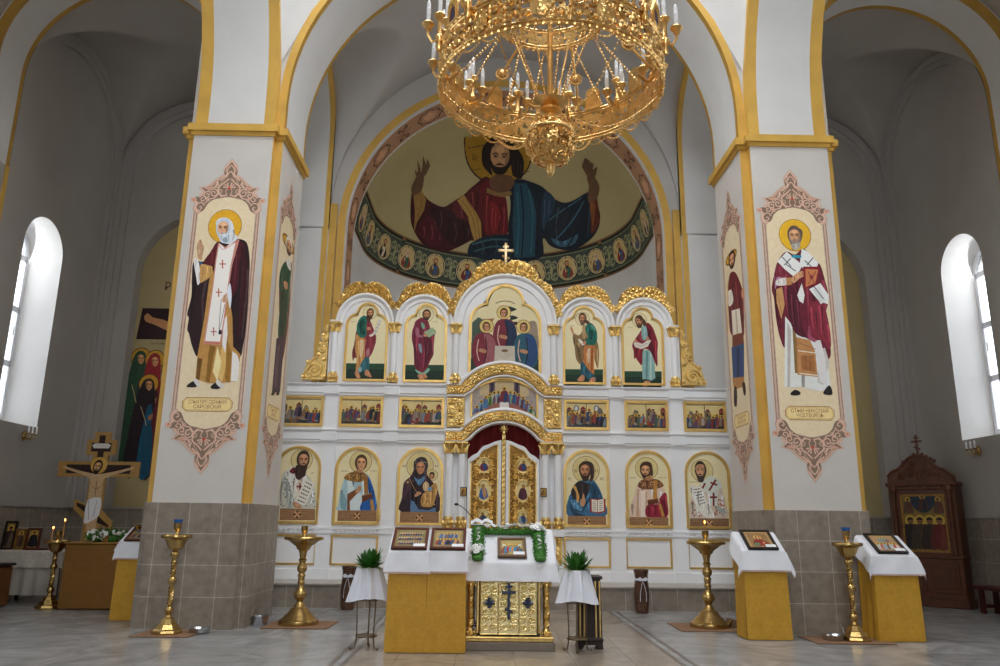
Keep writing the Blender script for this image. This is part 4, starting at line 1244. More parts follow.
# apse arch soffit, tan with outlined medallions
soff = mat('soffit_tan', '#b98c6a', .7, noise=.04, nscale=3)
mb = MB(); ap = archpath(0, 3.5, 7.77, .41, 72)
archsweep(mb, ap, [(0, 16.16, 1), (0, 16.24, 0), (0, 16.94, 1), (0, 17.02, 1), (.05, 17.02, 1)], ax)
struct(mb, 'trim_20', [soff, plaster])
LS = 3.5 * pi; LV = 7.77 - .41
def soffit(t, w_, d):
    R_ = 3.5 - .004 - d
    if t < LV: return (-R_, w_, .41 + t)
    if t > LV + LS: return (R_, w_, .41 + (2 * LV + LS - t))
    a = pi - (t - LV) / 3.5
    return (R_ * cos(a), w_, ZC + R_ * sin(a))
P = Paint(1.25, .0005)
n = 34; T_ = 2 * LV + LS
for i in range(n):
    t = (i + .5) * T_ / n; y = 16.59; h = T_ / n
    if i % 2 == 0:
        pts = [(t + .30 * (1 + .10 * cos(8 * a)) * cos(a), y + .26 * (1 + .10 * cos(8 * a)) * sin(a)) for a in [2 * pi * k / 32 for k in range(33)]]
        P.line('#4f3626', pts, .035); P.circ('#c89a78', t, y, .2, .17); P.line('#6d4a36', ell(t, y, .17, .14) + [(t + .17, y)], .014)
    else:
        for s in (-1, 1):
            for r in (-1, 1):
                P.line('#4f3626', [(t + s * a, y + r * b) for a, b in ((.0, .05), (.03, .12), (.10, .15), (.14, .22), (.06, .26))], .03, 3)
                P.line('#4f3626', [(t + s * a, y + r * b) for a, b in ((.02, .17), (.08, .22), (.13, .12))], .022, 3)
        P.line('#4f3626', [(t - .22, y), (t + .22, y)], .02)
o = P.build('soffit_ornament', soffit, maxlen=.2)
tag(o, 'tan arch soffit painted with brown outlined medallions above the icon screen', 'painting')

# ------------------------------------------------------------------ the icon screen
gold = mat('gilding', (.86, .60, .22), .3, metal=1.0, noise=.18, nscale=9, bump=.35, bscale=45)
gold_flat = mat('gilt_frame', (.80, .54, .18), .38, metal=.85, noise=.12, nscale=6, bump=.1, bscale=25)
gold_back = mat('gilding_deep', (.36, .19, .045), .5, metal=.7, noise=.3, nscale=12)
white = mat('screen_white', '#f5f6f8', .45, noise=.02, nscale=3)
dark_red = mat('door_backing', '#3a130c', .7)

def motif(mb, M, w=1.0, r=.028, n=9, leaf=True):
    """one acanthus scroll in a unit cell; M(s, t, d) maps s,t in 0..1 and relief d in metres"""
    for s in (-1, 1):
        pts = [(.5 + s * (.06 + .0 * i), .02 + .3 * i / 3) for i in range(3)] + [(.5 + s * (.24 + .17 * cos(a) * k_), .55 + .24 * sin(a) * k_) for a, k_ in ((2.9, 1), (2.0, 1), (1.0, 1), (0, 1), (-1.0, .95), (-2.0, .8), (-3.0, .6))]
        mb.tube([M(p[0], p[1], r * .9) for p in pts], lambda f: r * (1.15 - .5 * f), 5)
        mb.ball(M(.5 + s * .25, .52, r * 1.5), r * 1.25, 6, 4)
        mb.ball(M(.5 + s * .40, .16, r * .8), r * 1.35, 6, 4)
        mb.ball(M(.5 + s * .42, .88, r * .8), r * 1.2, 6, 4)
    if leaf:
        mb.tube([M(.5, .45, r), M(.5, .6, r * 1.6), M(.5, .78, r * 1.8), M(.5, .98, r * .8)], lambda f: r * (.7 + 1.1 * sin(pi * min(1, f * 1.15))), 5)
def curl(mb, M, r, h=1, n=11):
    mb.tube([M(x, y, r) for x, y in spiral(.5, .5, .44, .10, .6 * h, 1.35 * h, n)], lambda f: r * (1.2 - .5 * f), 4)
    mb.ball(M(.5, .5, r * 1.3), r * 1.5, 5, 4); mb.ball(M(.06, .06, r), r * 1.4, 5, 4); mb.ball(M(.94, .5, r * .6), r * 1.1, 5, 4)
def relief(mb, M, ns, nt, r=.028, alt=True):
    for i in range(ns):
        for j in range(nt):
            fl = alt and (i + j) % 2
            motif(mb, lambda s, t, d: M((i + s) / ns, (j + (1 - t if fl else t)) / nt, d), r=r)

Y0 = 15.5                                                     # face of the white screen wall
F = lambda u, v, d: (u, Y0 + d, v)
scr = empty('iconostasis', (0, 0, 0), 'tall white and gilded icon screen standing across the apse on the raised step', 'icon screen')
def part(mb, name, m, parent=None, label=None):
    o = mb.build(name, m, parent or scr)
    if label: o['label'] = label
    return o
def twin(o, dx=0, mirror=False, dz=0):
    c = o.copy(); col.objects.link(c)
    if mirror: c.scale = (-1, 1, 1)
    c.location = (o.location.x + dx, o.location.y, o.location.z + dz)
    for ch in o.children:
        d = ch.copy(); col.objects.link(d); d.parent = c
    return c

R1 = 1.06
arcz = lambda x, top, R_=R1: top - R_ + sqrt(max(0, R_ * R_ - x * x))
mb = MB()
XE = 4.95
for s in (-1, 1):
    mb.box(min(s * .72, s * XE), max(s * .72, s * XE), Y0, Y0 + .22, .41, 3.0)
xs = [-.72 + 1.44 * i / 24 for i in range(25)]
o_ = [(-XE, 3.0)] + [(x, max(3.0, arcz(x, 3.42))) for x in xs] + [(XE, 3.0), (XE, 4.19), (-XE, 4.19)]
mb.prism(o_, F, 0, .22)
part(mb, 'screen_wall', white)
for s in (-1, 1):                                              # plinth, dado moulding, pilasters
    mb = MB(); a, b = sorted((s * .73, s * XE))
    mb.add([(x, y, z) for x in (a, b) for y, z in ((Y0 + .02, .41), (Y0 - .05, .41), (Y0 - .05, .585), (Y0 - .03, .60), (Y0 - .03, .615), (Y0 + .02, .615))], [(i, i + 1, i + 7, i + 6) for i in range(5)] + [(5, 4, 3, 2, 1, 0), (6, 7, 8, 9, 10, 11)])
    part(mb, 'plinth', white)
    mb = MB(); a, b = sorted((s * 1.15, s * XE))
    mb.add([(x, y, z) for x in (a, b) for y, z in ((Y0 + .02, 1.255), (Y0 - .045, 1.255), (Y0 - .045, 1.285), (Y0 - .03, 1.29), (Y0 - .03, 1.325), (Y0 - .07, 1.33), (Y0 - .07, 1.37), (Y0 + .02, 1.37))], [(i, i + 1, i + 9, i + 8) for i in range(7)] + [(7, 6, 5, 4, 3, 2, 1, 0), tuple(range(8, 16))])
    n = int((b - a) / .09)
    for i in range(n): mb.ball((a + (i + .5) * .09, Y0 - .035, 1.308), (.05, .03, .026), 6, 4, ax=((.8, 0, .6), (0, 1, 0), (-.6, 0, .8)))
    part(mb, 'dado_moulding', white)
for xc in (2.24, 3.45, 4.72):
    for s in (-1, 1):
        mb = MB()
        mb.box(s * xc - .14, s * xc + .14, Y0 - .035, Y0, .62, 3.0); mb.box(s * xc - .16, s * xc + .16, Y0 - .075, Y0, .41, .6); mb.box(s * xc - .16, s * xc + .16, Y0 - .06, Y0, 1.25, 1.375)
        mb.box(s * xc - .12, s * xc + .12, Y0 - .04, Y0, 3.24, 3.95)
        part(mb, 'pilaster', white)
for z, hh in ((3.0, .25), (3.935, .235)):
    segs = [(-XE, -1.17), (1.17, XE)]
    prof = [(0, Y0 + .01), (0, Y0 - .05), (.04, Y0 - .05), (.05, Y0 - .075), (hh - .06, Y0 - .075), (hh - .045, Y0 - .10), (hh - .02, Y0 - .12), (hh, Y0 - .12), (hh, Y0 + .01)]
    for a, b in segs:
        mb = MB()
        vs = [(x, y, z + dz) for x in (a, b) for dz, y in prof]; k_ = len(prof)
        mb.add(vs, [(i, i + 1, k_ + i + 1, k_ + i) for i in range(k_ - 1)] + [tuple(range(k_))[::-1], tuple(range(k_, 2 * k_))])
        for xc in (2.25, 3.46, 4.7):
            s = 1 if a > 0 else -1
            mb.box(s * xc - .15, s * xc + .15, Y0 - .10, Y0, z + .02, z + hh - .05)
        part(mb, 'cornice', white)

def frame_path(kind, x0, x1, z0, z1):
    """outlines run counter-clockwise"""
    c, hw = (x0 + x1) / 2, (x1 - x0) / 2
    if kind == 'rect': return [(x0, z0), (x1, z0), (x1, z1), (x0, z1)]
    if kind == 'arch': return [(x0, z0), (x1, z0)] + ell(c, z1 - hw, hw, None, 25, 0, pi)
    # trefoil head
    sh = z1 - hw * .83
    return [(x0, z0), (x1, z0)] + ell(c + hw * .43, sh + .02 - hw * .30, hw * .57, hw * .57, 9, 0, pi * .47) + ell(c, z1 - hw * .53, hw * .53, hw * .53, 15, -.10, pi + .10) + ell(c - hw * .43, sh + .02 - hw * .30, hw * .57, hw * .57, 9, pi * .53, pi)
def shrink(pts, k):
    xs = [p[0] for p in pts]; zs = [p[1] for p in pts]; cx, cz = (min(xs) + max(xs)) / 2, (min(zs) + max(zs)) / 2
    fx_, fz = 1 - 2 * k / (max(xs) - min(xs)), 1 - 2 * k / (max(zs) - min(zs))
    return [(cx + (x - cx) * fx_, cz + (z - cz) * fz) for x, z in pts]
def icon(name, kind, x0, x1, z0, z1, label, paint, fw=.055, group=None, bgc='#e9dcae', y=Y0, inner=None, cat='icon', path=None):
    cx = (x0 + x1) / 2
    root = empty(name, (cx, y, z0), label, cat, group)
    P0 = path or frame_path(kind, x0 - cx, x1 - cx, 0, z1 - z0)
    mb = MB(); G = lambda u, v, d: (u, d, v)
    mb.ring(P0, shrink(P0, fw * .55), G, -.06, 0); mb.ring(shrink(P0, fw * .5), shrink(P0, fw), G, -.045, 0)
    mb.build('frame', gold_flat, root)
    P = Paint(KP)
    P.poly(bgc, shrink(P0, fw * .8))
    paint(P)
    P.build('painting', lambda u, v, d: (u, -.02 - d, v), root)
    return root
def art(nm, oz): return lambda P: draw(P, nm, 0, oz)

# six large icons of the main row: the traced drawings are measured from the middle of each panel
G1 = 'large round-headed icons of the main row'
for nm, xc, lab in (('icon_bishop_scroll', -4.02, 'round-headed icon of a dark-bearded bishop holding a scroll, beside the pier with white-stole painting'),
                    ('icon_deacon_blue', -2.85, 'round-headed icon of a beardless deacon in pale blue and royal blue'),
                    ('icon_mother_child', -1.63, 'round-headed icon of a dark-veiled mother holding a child'),
                    ('icon_blessing_open_book', 1.63, 'round-headed icon of a bearded man in blue mantle with an open red book'),
                    ('icon_deacon_pink', 2.85, 'round-headed icon of a deacon in pale pink robe and crimson cloth'),
                    ('icon_bishop_crosses', 4.02, 'round-headed icon of a balding bishop with crosses and an unrolled scroll')):
    r_ = icon('framed_icon', 'arch', xc - .45, xc + .45, 1.42, 2.915, lab, art(nm, .748), .05, G1)
    if 'deacon' in nm:
        hx = .44 if xc < 0 else -.44
        hb = MB(); hb.bbox(hx - .03, hx + .04, -.075, -.01, .08, .30, .008)
        for zz in (.12, .19, .26): hb.tube([(hx, -.08, zz - .02), (hx, -.08, zz + .02)], .014, 8)
        hb.build('hinge', gold, r_)

def tiny(P, x, z, h, c1, c2, halo=True, lean=0):
    w_ = h * .3
    if halo: P.circ('#d9b34a', x + lean * h, z + h * .86, h * .17)
    P.poly(c1, [(x - w_, z), (x - w_ * .9, z + h * .4), (x - w_ * .6 + lean * h * .7, z + h * .72), (x + w_ * .6 + lean * h * .7, z + h * .72), (x + w_ * .9, z + h * .4), (x + w_, z)], 2)
    P.poly(c2, [(x - w_ * .2, z), (x + w_ * .2 + lean * h * .5, z + h * .7), (x + w_ * .7, z + h * .4), (x + w_ * .6, z)], 2)
    P.circ('#8a5f42', x + lean * h, z + h * .84, h * .095); P.poly('#2c1c14', ell(x + lean * h, z + h * .87, h * .1, h * .09, 12, 0, pi))
def feast(seed, x0=-.40, x1=.40, z0=.07, z1=.53):
    def f(P):
        rg = random.Random(seed); mid = (x0 + x1) / 2
        P.poly('#5a4a34', [(x0 - .012, z0 - .012), (x1 + .012, z0 - .012), (x1 + .012, z1 + .012), (x0 - .012, z1 + .012)])
        pal = ['#7a3430', '#34466a', '#4a5a4c', '#84603f', '#5a4458', '#a8988a', '#2a2a30', '#8f4434', '#74808a', '#6a5a4c', '#8a7a6c']
        for a, b in ((x0, mid - .006), (mid + .006, x1)):
            w_ = b - a
            P.poly('#d9c48a', [(a, z0), (b, z0), (b, z1), (a, z1)])
            kind = rg.choice('mbmb')
            if kind == 'm':
                for q in range(3):
                    c = a + w_ * rg.uniform(.15, .85); hh = rg.uniform(.22, .40); g = rg.choice(['#8a7a70', '#6e6460', '#9a8a78', '#74685c'])
                    P.poly(g, [(max(a, c - .16), z0), (max(a, c - .08), z0 + hh * .6), (max(a, c - .02), z0 + hh), (min(b, c + .03), z0 + hh * .92), (min(b, c + .09), z0 + hh * .5), (min(b, c + .15), z0)])
                P.circ('#1c1a1c', a + w_ * .5, z0 + .14, .05, .06)
            else:
                for c, hh, g in ((.14, .34, '#6a5a48'), (.85, .36, '#8a4a3a'), (.5, .22, '#a08a70')):
                    P.poly(g, [(a + w_ * (c - .13), z0), (a + w_ * (c + .13), z0), (a + w_ * (c + .13), z0 + hh), (a + w_ * (c - .13), z0 + hh)])
                    P.poly('#7a2a26', [(a + w_ * (c - .14), z0 + hh), (a + w_ * (c + .14), z0 + hh), (a + w_ * c, z0 + hh + .05)])
                    P.poly('#241c1a', [(a + w_ * (c - .05), z0 + hh * .55), (a + w_ * (c + .05), z0 + hh * .55), (a + w_ * (c + .05), z0 + hh * .85), (a + w_ * (c - .05), z0 + hh * .85)])
            P.poly(rg.choice(['#2a3a2e', '#4a3a2a', '#3a4048']), [(a, z0), (b, z0), (b, z0 + .06), (a, z0 + .045)])
            if rg.random() < .3: P.circ('#5a6f90', a + w_ * .5, z1 - .10, .055, .07); P.circ('#d8d0c0', a + w_ * .5, z1 - .10, .03, .045)
            n = rg.randint(6, 8)
            for q in range(n):
                c1, c2 = rg.sample(pal, 2)
                tiny(P, a + w_ * (.1 + .8 * (q + .5) / n), z0 + rg.uniform(.005, .13), rg.uniform(.17, .26), c1, c2, rg.random() < .7, rg.uniform(-.12, .12))
        P.line('#3a2a20', [(mid, z0), (mid, z1)], .008)
    return f
G2 = 'small double-scene feast icons in the frieze'
for i, (x0, x1, lab) in enumerate(((-4.46, -3.61, 'small double-scene feast icon with brown city scene, half behind the left pier'), (-3.29, -2.42, 'small double-scene feast icon above the icon of the blue-robed deacon'), (-2.10, -1.20, 'small double-scene feast icon above the icon of mother and child'),
                                   (1.20, 2.10, 'small double-scene feast icon above the bearded man with open book'), (2.42, 3.29, 'small double-scene feast icon above the deacon in pale pink'), (3.61, 4.46, 'small double-scene feast icon above the balding bishop with crosses'))):
    icon('framed_feast_icon', 'rect', x0, x1, 3.305, 3.905, lab, feast(11 + i * 5), .05, G2)

# lower blank panels with gilt frames
for i, xc in enumerate((-4.02, -2.85, -1.63, 1.63, 2.82, 4.02)):
    mb = MB(); P0 = frame_path('rect', -.45, .45, .665, 1.225); G = lambda u, v, d: (u, d, v)
    mb.ring(P0, shrink(P0, .035), G, -.03, .005)
    o = mb.build('panel_frame', gold_flat, scr); o.location = (xc, Y0, 0)

# upper row: arches, columns, crests, four icons and the central one
def column(xc, y, z0, z1, r, cw, ch, bh, name):
    mb = MB(); mb.lathe([(r, z0 + bh), (r * 1.04, z0 + (z1 - z0) * .4), (r * .94, z1 - ch)], (xc, y, 0), 20)
    o = part(mb, name, white)
    mb = MB()                                                  # bell capital with leaves
    mb.lathe([(r * 1.02, z1 - ch), (r * 1.1, z1 - ch + .02), (r * 1.02, z1 - ch + .04), (r * 1.15, z1 - ch * .45), (r * 1.5, z1 - .035)], (xc, y, 0), 16)
    mb.bbox(xc - cw / 2, xc + cw / 2, y - cw / 2, y + cw / 2, z1 - .04, z1, .008)
    for q in range(8):
        a = 2 * pi * q / 8; c_, s_ = cos(a), sin(a)
        for z_, k_ in ((.35, 1.25), (.75, 1.5)):
            if (q % 2) == (z_ > .5): continue
            mb.tube([(xc + c_ * r * 1.08, y + s_ * r * 1.08, z1 - ch + .02), (xc + c_ * r * k_, y + s_ * r * k_, z1 - ch * (1 - z_)), (xc + c_ * r * (k_ + .25), y + s_ * r * (k_ + .25), z1 - ch * (1 - z_) + .015), (xc + c_ * r * (k_ + .28), y + s_ * r * (k_ + .28), z1 - ch * (1 - z_) - .015)], lambda f: .026 - .01 * f, 5)
    mb.build('capital', gold, o)
    mb = MB(); mb.lathe([(r * 1.45, z0), (r * 1.45, z0 + .035), (r * 1.2, z0 + .05), (r * 1.35, z0 + .08), (r * 1.35, z0 + bh * .6), (r * 1.15, z0 + bh * .66), (r * 1.25, z0 + bh * .8), (r * 1.05, z0 + bh)], (xc, y, 0), 16)
    for q in range(10):
        a = 2 * pi * q / 10; mb.ball((xc + r * 1.33 * cos(a), y + r * 1.33 * sin(a), z0 + bh * .45), (.02, .02, .05), 6, 4)
    mb.build('column_base', gold, o)
    return o
for s in (-1, 1):
    for xc in (1.0, 2.26, 3.47): column(s * xc, Y0 - .03, 4.20, 5.44, .072, .225, .21, .20, 'column')
    for xc in (.82, 1.065): column(s * xc, Y0 - .11, 1.375, 3.03, .075, .235, .235, .22, 'column')
def arch_unit(cx, R_, zs, top, z0, hw, m_w, yb=0):
    mb = MB()
    o_ = [(cx - hw, z0), (cx + hw, z0), (cx + hw, zs)] + ell(cx, zs, R_, top - zs, 33, 0, pi)[1:-1] + [(cx - hw, zs)]
    mb.prism(o_, F, 0, .14)
    pa = ell(cx, zs, R_, top - zs, 41, pi, 0)
    mb.sweep(pa, [(0, 0), (0, -.07), (-.035, -.08), (-.07, -.06), (-.085, -.03), (-m_w, -.03), (-m_w - .012, 0)], F)
    return part(mb, 'arch', white)
for s in (-1, 1):
    arch_unit(s * 1.665, .595, 5.43, 6.055, 4.16, .595, .15); arch_unit(s * 2.875, .595, 5.43, 6.065, 4.16, .595, .15)
arch_unit(0, 1.065, 5.46, 6.535, 4.16, .99, .2)
for s in (-1, 1):                                              # white edge strip outside the outer columns
    mb = MB(); mb.box(min(s * 3.4, s * 3.585), max(s * 3.4, s * 3.585), Y0 - .02, Y0 + .14, 4.16, 5.5); part(mb, 'edge_strip', white)

def crest_band(cx, zs, R_, rz, tfun, a0, a1, ncell, name='crest', rr=.034):
    mb = MB(); N = 60
    an = [a0 + (a1 - a0) * i / N for i in range(N + 1)]
    inn = [(cx + (R_ + .005) * cos(a), zs + (rz + .005) * sin(a)) for a in an]
    out = [(cx + (R_ + tfun(a)) * cos(a), zs + (rz + tfun(a)) * sin(a)) for a in an]
    mb.prism(inn[::-1] + out if a1 > a0 else inn + out[::-1], F, -.05, .1, back=True)
    def M(s, t, d):
        a = a0 + (a1 - a0) * s; k_ = .02 + t * max(.05, tfun(a) - .03)
        return (cx + (R_ + k_) * cos(a), Y0 - .045 - d, zs + (rz + k_) * sin(a))
    for i in range(ncell * 2):
        for j in range(2): curl(mb, lambda s, t, d: M((i + s) / (ncell * 2), .02 + .49 * (j + t), d), rr * .62, 1 if (i < ncell) ^ (j == 1) else -1, 10)
    relief(mb, M, ncell // 2, 1, rr * .55)
    for a in an[::2]: mb.ball(M((a - a0) / (a1 - a0), 1.0, 0), .028, 6, 4)
    return part(mb, name, gold)
def tcrest(a):
    d = abs(a - pi / 2)
    return .10 + .17 * max(0, 1 - ((d - .24) / .62) ** 2) * (1 if d < .86 else 0) - .05 * math.exp(-(d / .09) ** 2) + .05 * math.exp(-((d - 1.02) / .12) ** 2)
for cx in (-2.875, -1.665, 1.665, 2.875): crest_band(cx, 5.43, .595, .63, tcrest, .52, pi - .52, 6)
def tbig(a):
    d = abs(a - pi / 2)
    return .13 + .20 * max(0, 1 - ((d - .22) / .42) ** 2) * (1 if d < .64 else 0) + .06 * math.exp(-((d - .86) / .13) ** 2) + .03 * math.exp(-((d - 1.25) / .1) ** 2) - .06 * math.exp(-(d / .06) ** 2)
crest_band(0, 5.46, 1.065, 1.075, tbig, .16, pi - .16, 13, rr=.042)
mb = MB()                                                      # three-barred cross on top
mb.bbox(-.028, .028, Y0 - .06, Y0 - .01, 6.78, 7.19, .008); mb.bbox(-.13, .13, Y0 - .058, Y0 - .012, 7.03, 7.085, .008); mb.bbox(-.065, .065, Y0 - .058, Y0 - .012, 7.12, 7.16, .008)
mb.tube([(-.075, Y0 - .035, 6.94), (.075, Y0 - .035, 6.88)], .024, 4)
for x, z in ((0, 7.2), (.135, 7.058), (-.135, 7.058), (0, 6.83)): mb.ball((x, Y0 - .035, z), .035, 8, 5)
part(mb, 'cross', mat('pale_gold', (.88, .66, .38), .35, metal=.8))
# side scroll brackets
for s in (-1, 1):
    mb = MB()
    q = lambda pts: [(s * x, z) for x, z in pts]
    o_ = [(3.60, 4.24), (4.09, 4.24), (4.10, 4.32), (4.04, 4.40), (4.0, 4.56), (3.90, 4.68), (3.79, 4.73), (3.80, 4.80), (3.74, 4.82), (3.77, 4.92), (3.70, 4.96), (3.73, 5.06), (3.67, 5.10), (3.69, 5.24), (3.66, 5.38), (3.60, 5.40)]
    o_ = q(o_); mb.prism(o_ if s > 0 else o_[::-1], F, -.05, .06)
    for cx, cz, rr in ((3.83, 4.42, .16), (3.71, 4.86, .075), (3.67, 5.08, .055), (3.65, 5.26, .045)):
        mb.tube([(s * x, Y0 - .06, z) for x, z in spiral(cx, cz, rr, .02, 0, 1.8, 20)], lambda f: .034 - .012 * f, 5); mb.ball((s * cx, Y0 - .07, cz), .035, 8, 5)
    for x, z in ((4.05, 4.30), (3.98, 4.60), (3.66, 4.66), (3.64, 4.30), (3.77, 4.76), (3.75, 4.98), (3.7, 5.16), (3.93, 4.30)): mb.ball((s * x, Y0 - .06, z), .045, 7, 5)
    mb.tube([(s * x, Y0 - .055, z) for x, z in o_ and [(4.06, 4.28), (4.02, 4.42), (3.97, 4.56), (3.88, 4.66), (3.78, 4.71)]], .028, 5)
    part(mb, 'scroll_bracket', gold)

# carved arch bands, panels and pedestals round the royal doors
def band(top, th, z0, z1, name):
    mb = MB(); Rm = 1.06; cz = top - Rm
    ae = math.acos(.86 / Rm); N = 40
    L_ = []
    for i in range(N + 1):
        a = pi - ae - (pi - 2 * ae) * i / N; L_.append((Rm * cos(a), cz + Rm * sin(a), Rm))
    out = [(-1.15, z1), (-.86, z1)] + [(x, z) for x, z, _ in L_][1:-1] + [(.86, z1), (1.15, z1)]
    inn = [(-1.15, z0), (-.82, z0)] + [((Rm - th) * cos(pi - ae - (pi - 2 * ae) * i / N) , cz + (Rm - th) * sin(pi - ae - (pi - 2 * ae) * i / N)) for i in range(N + 1)][1:-1] + [(.82, z0), (1.15, z0)]
    inn = [(x, max(z0, z)) for x, z in inn]
    mb.prism(inn + out[::-1], F, -.10, 0)
    n = len(out); cum = [0]
    for i in range(1, n): cum.append(cum[-1] + hypot(out[i][0] - out[i - 1][0], out[i][1] - out[i - 1][1]))
    def M(s, t, d):
        g = s * cum[-1]; i = 0
        while i < n - 2 and cum[i + 1] < g: i += 1
        f = (g - cum[i]) / (cum[i + 1] - cum[i]); p = [inn[i][k] + (inn[i + 1][k] - inn[i][k]) * f for k in (0, 1)]; q = [out[i][k] + (out[i + 1][k] - out[i][k]) * f for k in (0, 1)]
        t = .12 + .76 * t
        return (p[0] + (q[0] - p[0]) * t, Y0 - .10 - d, p[1] + (q[1] - p[1]) * t)
    relief(mb, M, 20, 1, .017)
    for e in (out, inn): mb.tube([(x, Y0 - .105, z) for x, z in e], .014, 5)
    o = part(mb, name, gold)
    wm = MB()                                                  # white mouldings on either side
    wm.sweep([(x, z) for x, z in out], [(.015, 0), (.015, -.07), (.04, -.09), (.085, -.07), (.1, 0)], F)
    wm.sweep([(x, z) for x, z in inn], [(-.015, 0), (-.015, -.09), (-.05, -.10), (-.07, -.06), (-.07, .02)], F)
    part(wm, 'arch_moulding', white)
    return o
band(4.60, .19, 3.995, 4.145, 'carved_band')
band(3.637, .16, 3.075, 3.215, 'carved_band')
for s in (-1, 1):
    for z0, z1, nt in ((3.325, 3.905, 4), (.72, 1.23, 3)):
        mb = MB(); a, b = sorted((s * .79, s * 1.145))
        mb.bbox(a, b, Y0 - .09, Y0, z0, z1, .012)
        relief(mb, lambda u, v, d: (a + .02 + (b - a - .04) * u, Y0 - .09 - d * .8, z0 + .02 + (z1 - z0 - .04) * v), 2, nt, .018)
        part(mb, 'carved_panel', gold)
        if z0 < 1:
            mb = MB(); mb.box(a - .03, b + .03, Y0 - .2, Y0, 1.24, 1.375); part(mb, 'pedestal_cap', white); mb = MB(); mb.box(a - .02, b + .02, Y0 - .16, Y0, .41, .70); part(mb, 'pedestal', white)

# central icon and the supper scene
def three(P):
    P.poly('#9a8f70', [(-.69, .05), (.69, .05), (.69, .8), (-.69, .8)])
    P.poly('#49584a', [(-.68, .3), (-.45, .3), (-.42, 1.25), (-.55, 1.32), (-.68, 1.2)]); P.poly('#a86a48', [(-.48, 1.16), (-.28, 1.20), (-.22, 1.30), (-.45, 1.28)])
    P.poly('#9a8a78', [(.3, .4), (.67, .4), (.67, 1.1), (.6, 1.26), (.45, 1.2), (.35, 1.0)], 2)
    for x, z, r in ((-.08, 1.45, .09), (.1, 1.5, .10), (.16, 1.32, .08), (.02, 1.36, .07), (.22, 1.2, .06)):
        P.poly('#20281f', [(x + r * (1 + .4 * cos(3 * a)) * cos(a), z + r * .6 * sin(a)) for a in [i * .45 for i in range(14)]])
    P.line('#4a3a2a', [(.12, 1.3), (.14, .9)], .03)
    P.line('#7a6a4a', [(-.2, 1.62), (-.1, 1.665), (0, 1.675), (.1, 1.665), (.2, 1.62)], .018)
    P.poly('#2a4030', [(-.69, .05), (.69, .05), (.69, .45), (-.69, .45)])
    for cx, z, c1, c2, d in ((0, .80, '#7a2c3a', '#24324e', -.3), (-.42, .50, '#7e2c3c', '#9a5a60', .4), (.42, .50, '#2c5a6a', '#2a4a78', -.4)):
        q = lambda pts: [(cx + x, z + y) for x, y in pts]
        P.circ('#e0c878', cx + d * .1, z + .63, .145); P.outline('#8a5a3a', cx + d * .1, z + .63, .145, .012)
        P.poly(c1, q([(-.22, -.1), (-.25, .15), (-.2, .38), (-.1, .48), (.1, .48), (.2, .38), (.25, .15), (.24, -.1), (.15, -.22), (-.15, -.22)]), 3)
        P.poly(c2, q([(-.02, .45), (.12, .44), (.22, .3), (.24, .0), (.12, -.2), (0, -.15), (.06, .15)]), 3)
        P.line('#d9b0a0', q([(-.12, .35), (-.15, .1), (-.1, -.1)]), .02, 3); P.line('#1c1420', q([(.02, .4), (.05, .1), (.0, -.15)]), .02, 3)
        P.poly('#b98462', q([(-.12, .1), (.02, .06), (.05, .12), (-.08, .16)]), 2)
        head(P, cx + d * .1, z + .61, .068, .09, d, '#b07c58', '#4a3020', 'none', 0, -.15 * d)
    P.poly('#c9bfae', [(-.22, .2), (.22, .2), (.2, .72), (-.2, .72)]); P.poly('#a89e90', [(-.2, .12), (.2, .12), (.18, .36), (-.18, .36)])
    P.circ('#7a5a3a', 0, .62, .07, .03); P.circ('#3a2a20', .02, .3, .05, .025)
icon('framed_icon', 'trefoil', -.745, .745, 4.28, 6.305, 'largest trefoil-topped icon of three haloed figures at the screen centre', three, .05)
def supper(P):
    rg = random.Random(3)
    P.poly('#a89a94', [(-.66, 0), (.66, 0), (.66, .9), (-.66, .9)]); P.poly('#c9b48a', [(-.5, .45), (.5, .45), (.45, .9), (-.45, .9)])
    for x in (-.25, .25): P.poly('#6a5a68', [(x - .06, .4), (x + .06, .4), (x + .06, .76), (x - .06, .76)]); P.poly('#3a3040', [(x - .03, .5), (x + .03, .5), (x + .03, .7), (x - .03, .7)])
    P.poly('#7f4d44', [(-.6, -.05), (-.45, .25), (-.2, .37), (.2, .37), (.45, .25), (.6, -.05)], 3); P.poly('#9a6458', [(-.5, .0), (-.38, .24), (-.15, .33), (.15, .33), (.38, .24), (.5, .0)], 3)
    P.poly('#ded8d4', [(-.1, .05), (.1, .05), (.09, .33), (-.09, .33)])
    cs = ['#4a78a0', '#7a9ab0', '#3a5078', '#a8b0a0', '#7a3a50', '#8fa05a', '#5a3a48', '#4a6a9a', '#6a4a6a', '#7aa0b0', '#34603a', '#5a78a0']
    for i in range(12):
        s = -1 if i % 2 else 1; k_ = i // 2; x = s * (.14 + .085 * k_); z = .36 - .012 * k_ * k_
        tiny(P, x, z - .05, .24, cs[i], cs[(i + 5) % 12], True, -.08 * s)
    tiny(P, 0, .33, .30, '#7a2c3a', '#2c3f66')
bz = 3.52
pth = [(-.68, 0)] + [(x, arcz(x, 3.70, 1.5) - bz + .0) for x in [-.6 + .1 * i for i in range(13)]] + [(.68, 0)] + [(x, max(.48, arcz(x, 4.31, 1.0) - bz)) for x in [.68 - .68 * i / 10 for i in range(21)]]
icon('framed_icon', 'arch', -.68, .68, 3.52, 4.31, 'wide arched icon of many figures around a table above the royal doors', supper, .035, path=pth)
G3 = 'trefoil-topped prophet and apostle icons of the upper row'
